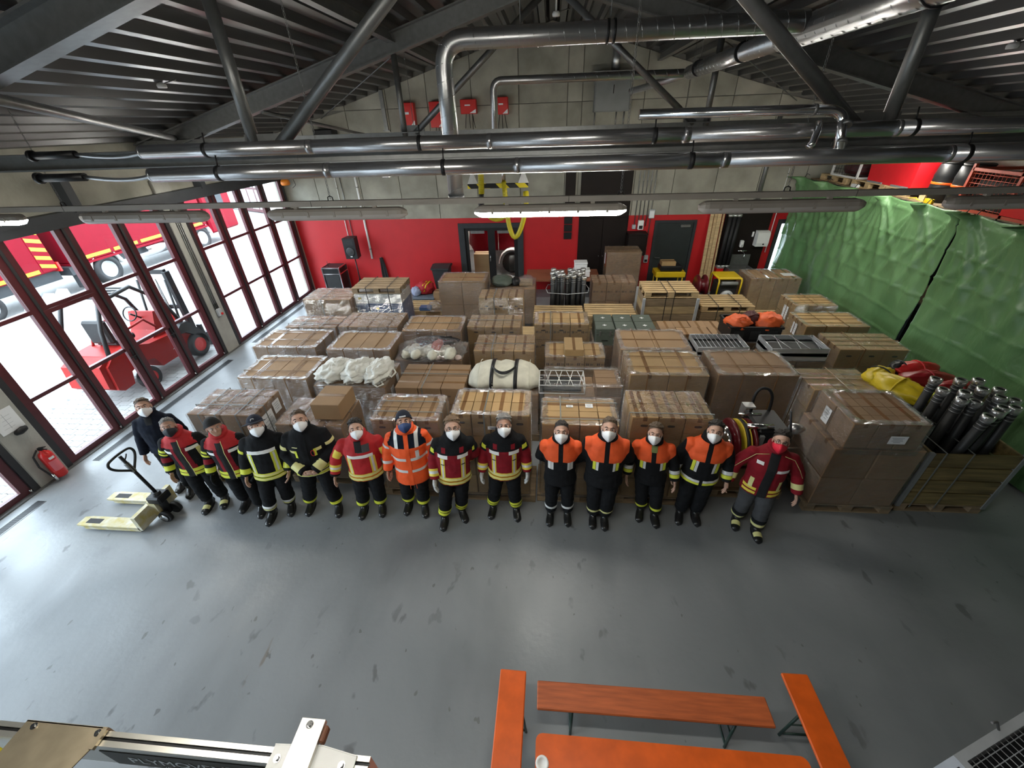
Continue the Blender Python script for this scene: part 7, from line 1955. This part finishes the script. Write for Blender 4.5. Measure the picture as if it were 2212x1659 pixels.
    if P.get('glasses'):
        q = MB()
        for sd in (-1, 1):
            q.path([(sd*.033 + .022*math.cos(a), -.108, -.002 + .017*math.sin(a)) for a in np.linspace(0, 2*PI, 15)], .0022, 5, cap=False); q.tube((sd*.055, -.106, .004), (sd*.079, .0, .0), .002, n=5)
        q.tube((-.011, -.109, .002), (.011, -.109, .002), .002, n=5); hobj('glasses', q, M_blackp, t)
    if P.get('bag'):
        q = MB(); q.ell(B(.235*k, -.12, .83), (.05, .05, .09), 10, 8); q.obj('radio_pouch', K['black'], t)
    return t

BL = ((.62, .78, 'cream'),)
BD = ((.50, .62, 'yellow'), (.66, .78, 'yellow'))
PEOPLE = [
 dict(label='man in a plain navy sweater and white mask at the far left', feet=((-5.62, 3.96), (-5.36, 3.86)), hx=-5.42, top=1.70, style='sweater', base='navy', mask='maskw', hair='hair_b', short=1, pose=('down', 'down'), hem=.86, bulk=.95, tilt=.30, collar=.016),
 dict(label='man in an open maroon and black jacket with a black mask', feet=((-4.90, 3.59), (-4.69, 3.70)), hx=-4.85, top=1.62, style='maroon_open', base='black', mask='maskb', hair='hair_g', short=1, brow='hair_g', pose=('down', 'down'), skin=C_skin2, toecap=1, bulk=.98, tilt=.30),
 dict(label='man without mask in a black knit cap and maroon jacket', feet=((-4.36, 3.64), (-4.03, 3.57)), hx=-4.19, top=1.66, style='maroon_open', base='black', hat='beanie', hatm='knitb', hair='hair_g', brow='hair_g', pose=('down', 'front'), gloves='black', skin=C_skin2, tilt=.05, turn=.25, bulk=.98),
 dict(label='man in a dark peaked cap and black jacket with a yellow barred chest', feet=((-3.84, 3.45), (-3.61, 3.63)), hx=-3.57, top=1.73, style='black_bib', base='black', mask='maskw', hat='cap', hatm='knitn', hair='hair_g', brow='hair_g', pose=('down', 'front'), legb=((.52, .64, 'white'), (.66, .74, 'cream')), tilt=.28),
 dict(label='man in a black jacket with clasped hands and a red cord loop', feet=((-3.36, 3.65), (-2.91, 3.65)), hx=-3.05, top=1.76, style='black_plain', base='black', mask='maskw', hair='hair_b', short=1, pose=('clasp', 'clasp'), legb=((.66, .80, 'yellow'),), bulk=1.06, tilt=.38),
 dict(label='stocky man in a bright red jacket with a white barred chest', feet=((-2.56, 3.63), (-2.28, 3.69)), hx=-2.35, top=1.64, style='red_full', base='red', mask='maskw', hair='hair_d', pose=('out', 'down'), legb=((.56, .76, 'yellow'),), bulk=1.10, tilt=.36),
 dict(label='man in a long high-visibility orange parka and navy knit cap', feet=((-1.94, 3.74), (-1.66, 3.71)), hx=-1.74, top=1.74, style='parka', base='orange', mask='maskn', hat='beanie', hatm='knitn', badge=1, hair='hair_d', hem=.63, pose=('down', 'down'), legb=((.62, .78, 'yellow'),), bulk=1.04, tilt=.38, skin=C_skin2),
 dict(label='man with glasses and curly hair in a black and red jacket', feet=((-1.36, 3.51), (-1.08, 3.66)), hx=-1.10, top=1.77, style='black_red', base='dred', mask='maskw', hair='hair_l', brow='hair_b', glasses=1, pose=('front', 'back'), legb=BD, bulk=.98, tilt=.36, gloves='glove', toe=(.05, .35)),
 dict(label='grey haired man in a black and red jacket standing upright', feet=((-.73, 3.74), (-.36, 3.72)), hx=-.50, top=1.72, style='black_red', base='dred', mask='maskw', hair='hair_g', brow='hair_g', pose=('down', 'down'), legb=BD, bulk=1.0, tilt=.38, gloves='glove', skin=C_skin2),
 dict(label='dark haired man in orange shouldered black overalls with white leg bands', feet=((.08, 3.67), (.33, 3.68)), hx=.19, top=1.69, style='orange_yoke', base='black', mask='maskw', hair='hair_d', short=1, pose=('back', 'back'), chest=.5, legb=((.42, .56, 'white'),), bulk=.98, tilt=.38, toe=(.05, .05)),
 dict(label='tall man with orange shoulders standing feet together', feet=((.66, 3.66), (.82, 3.64)), hx=.74, top=1.78, style='orange_yoke', base='black', mask='maskw', hair='hair_b', short=1, pose=('back', 'back'), chest=1, legb=((.50, .60, 'cream'),), bulk=1.07, tilt=.38, toe=(.02, .02)),
 dict(label='shorter man with orange shoulders and olive shirt collar', feet=((1.30, 3.81), (1.51, 3.72)), hx=1.31, top=1.61, style='orange_yoke', base='black', mask='maskw', hair='hair_b', brow='hair_b', pose=('down', 'down'), chest=1, cuffs=1, tee=1, legb=((.52, .66, 'yellow'),), bulk=.99, tilt=.30),
 dict(label='dark haired man with orange shoulders and yellow hem band leaning right', feet=((1.82, 3.79), (2.06, 3.78)), hx=1.99, top=1.67, style='orange_yoke', base='black', mask='maskw', hair='hair_d', pose=('down', 'down'), chest=2, cuffs=1, hemb=1, bulk=1.07, tilt=.32, hem=.80),
 dict(label='man with a red mask in an open red jacket at the right end', feet=((2.54, 3.74), (2.76, 3.56)), hx=2.67, top=1.66, style='red_open', base='dred', mask='maskr', hair='hair_d', glasses=1, pose=('out', 'out'), tro='grey', legb=((.42, .60, 'black'), (.64, .78, 'cream')), bulk=1.05, tilt=.25, toecap=1),
]
for i, P in enumerate(PEOPLE):
    P['seed'] = i; person(P)
bpy.context.view_layer.update()
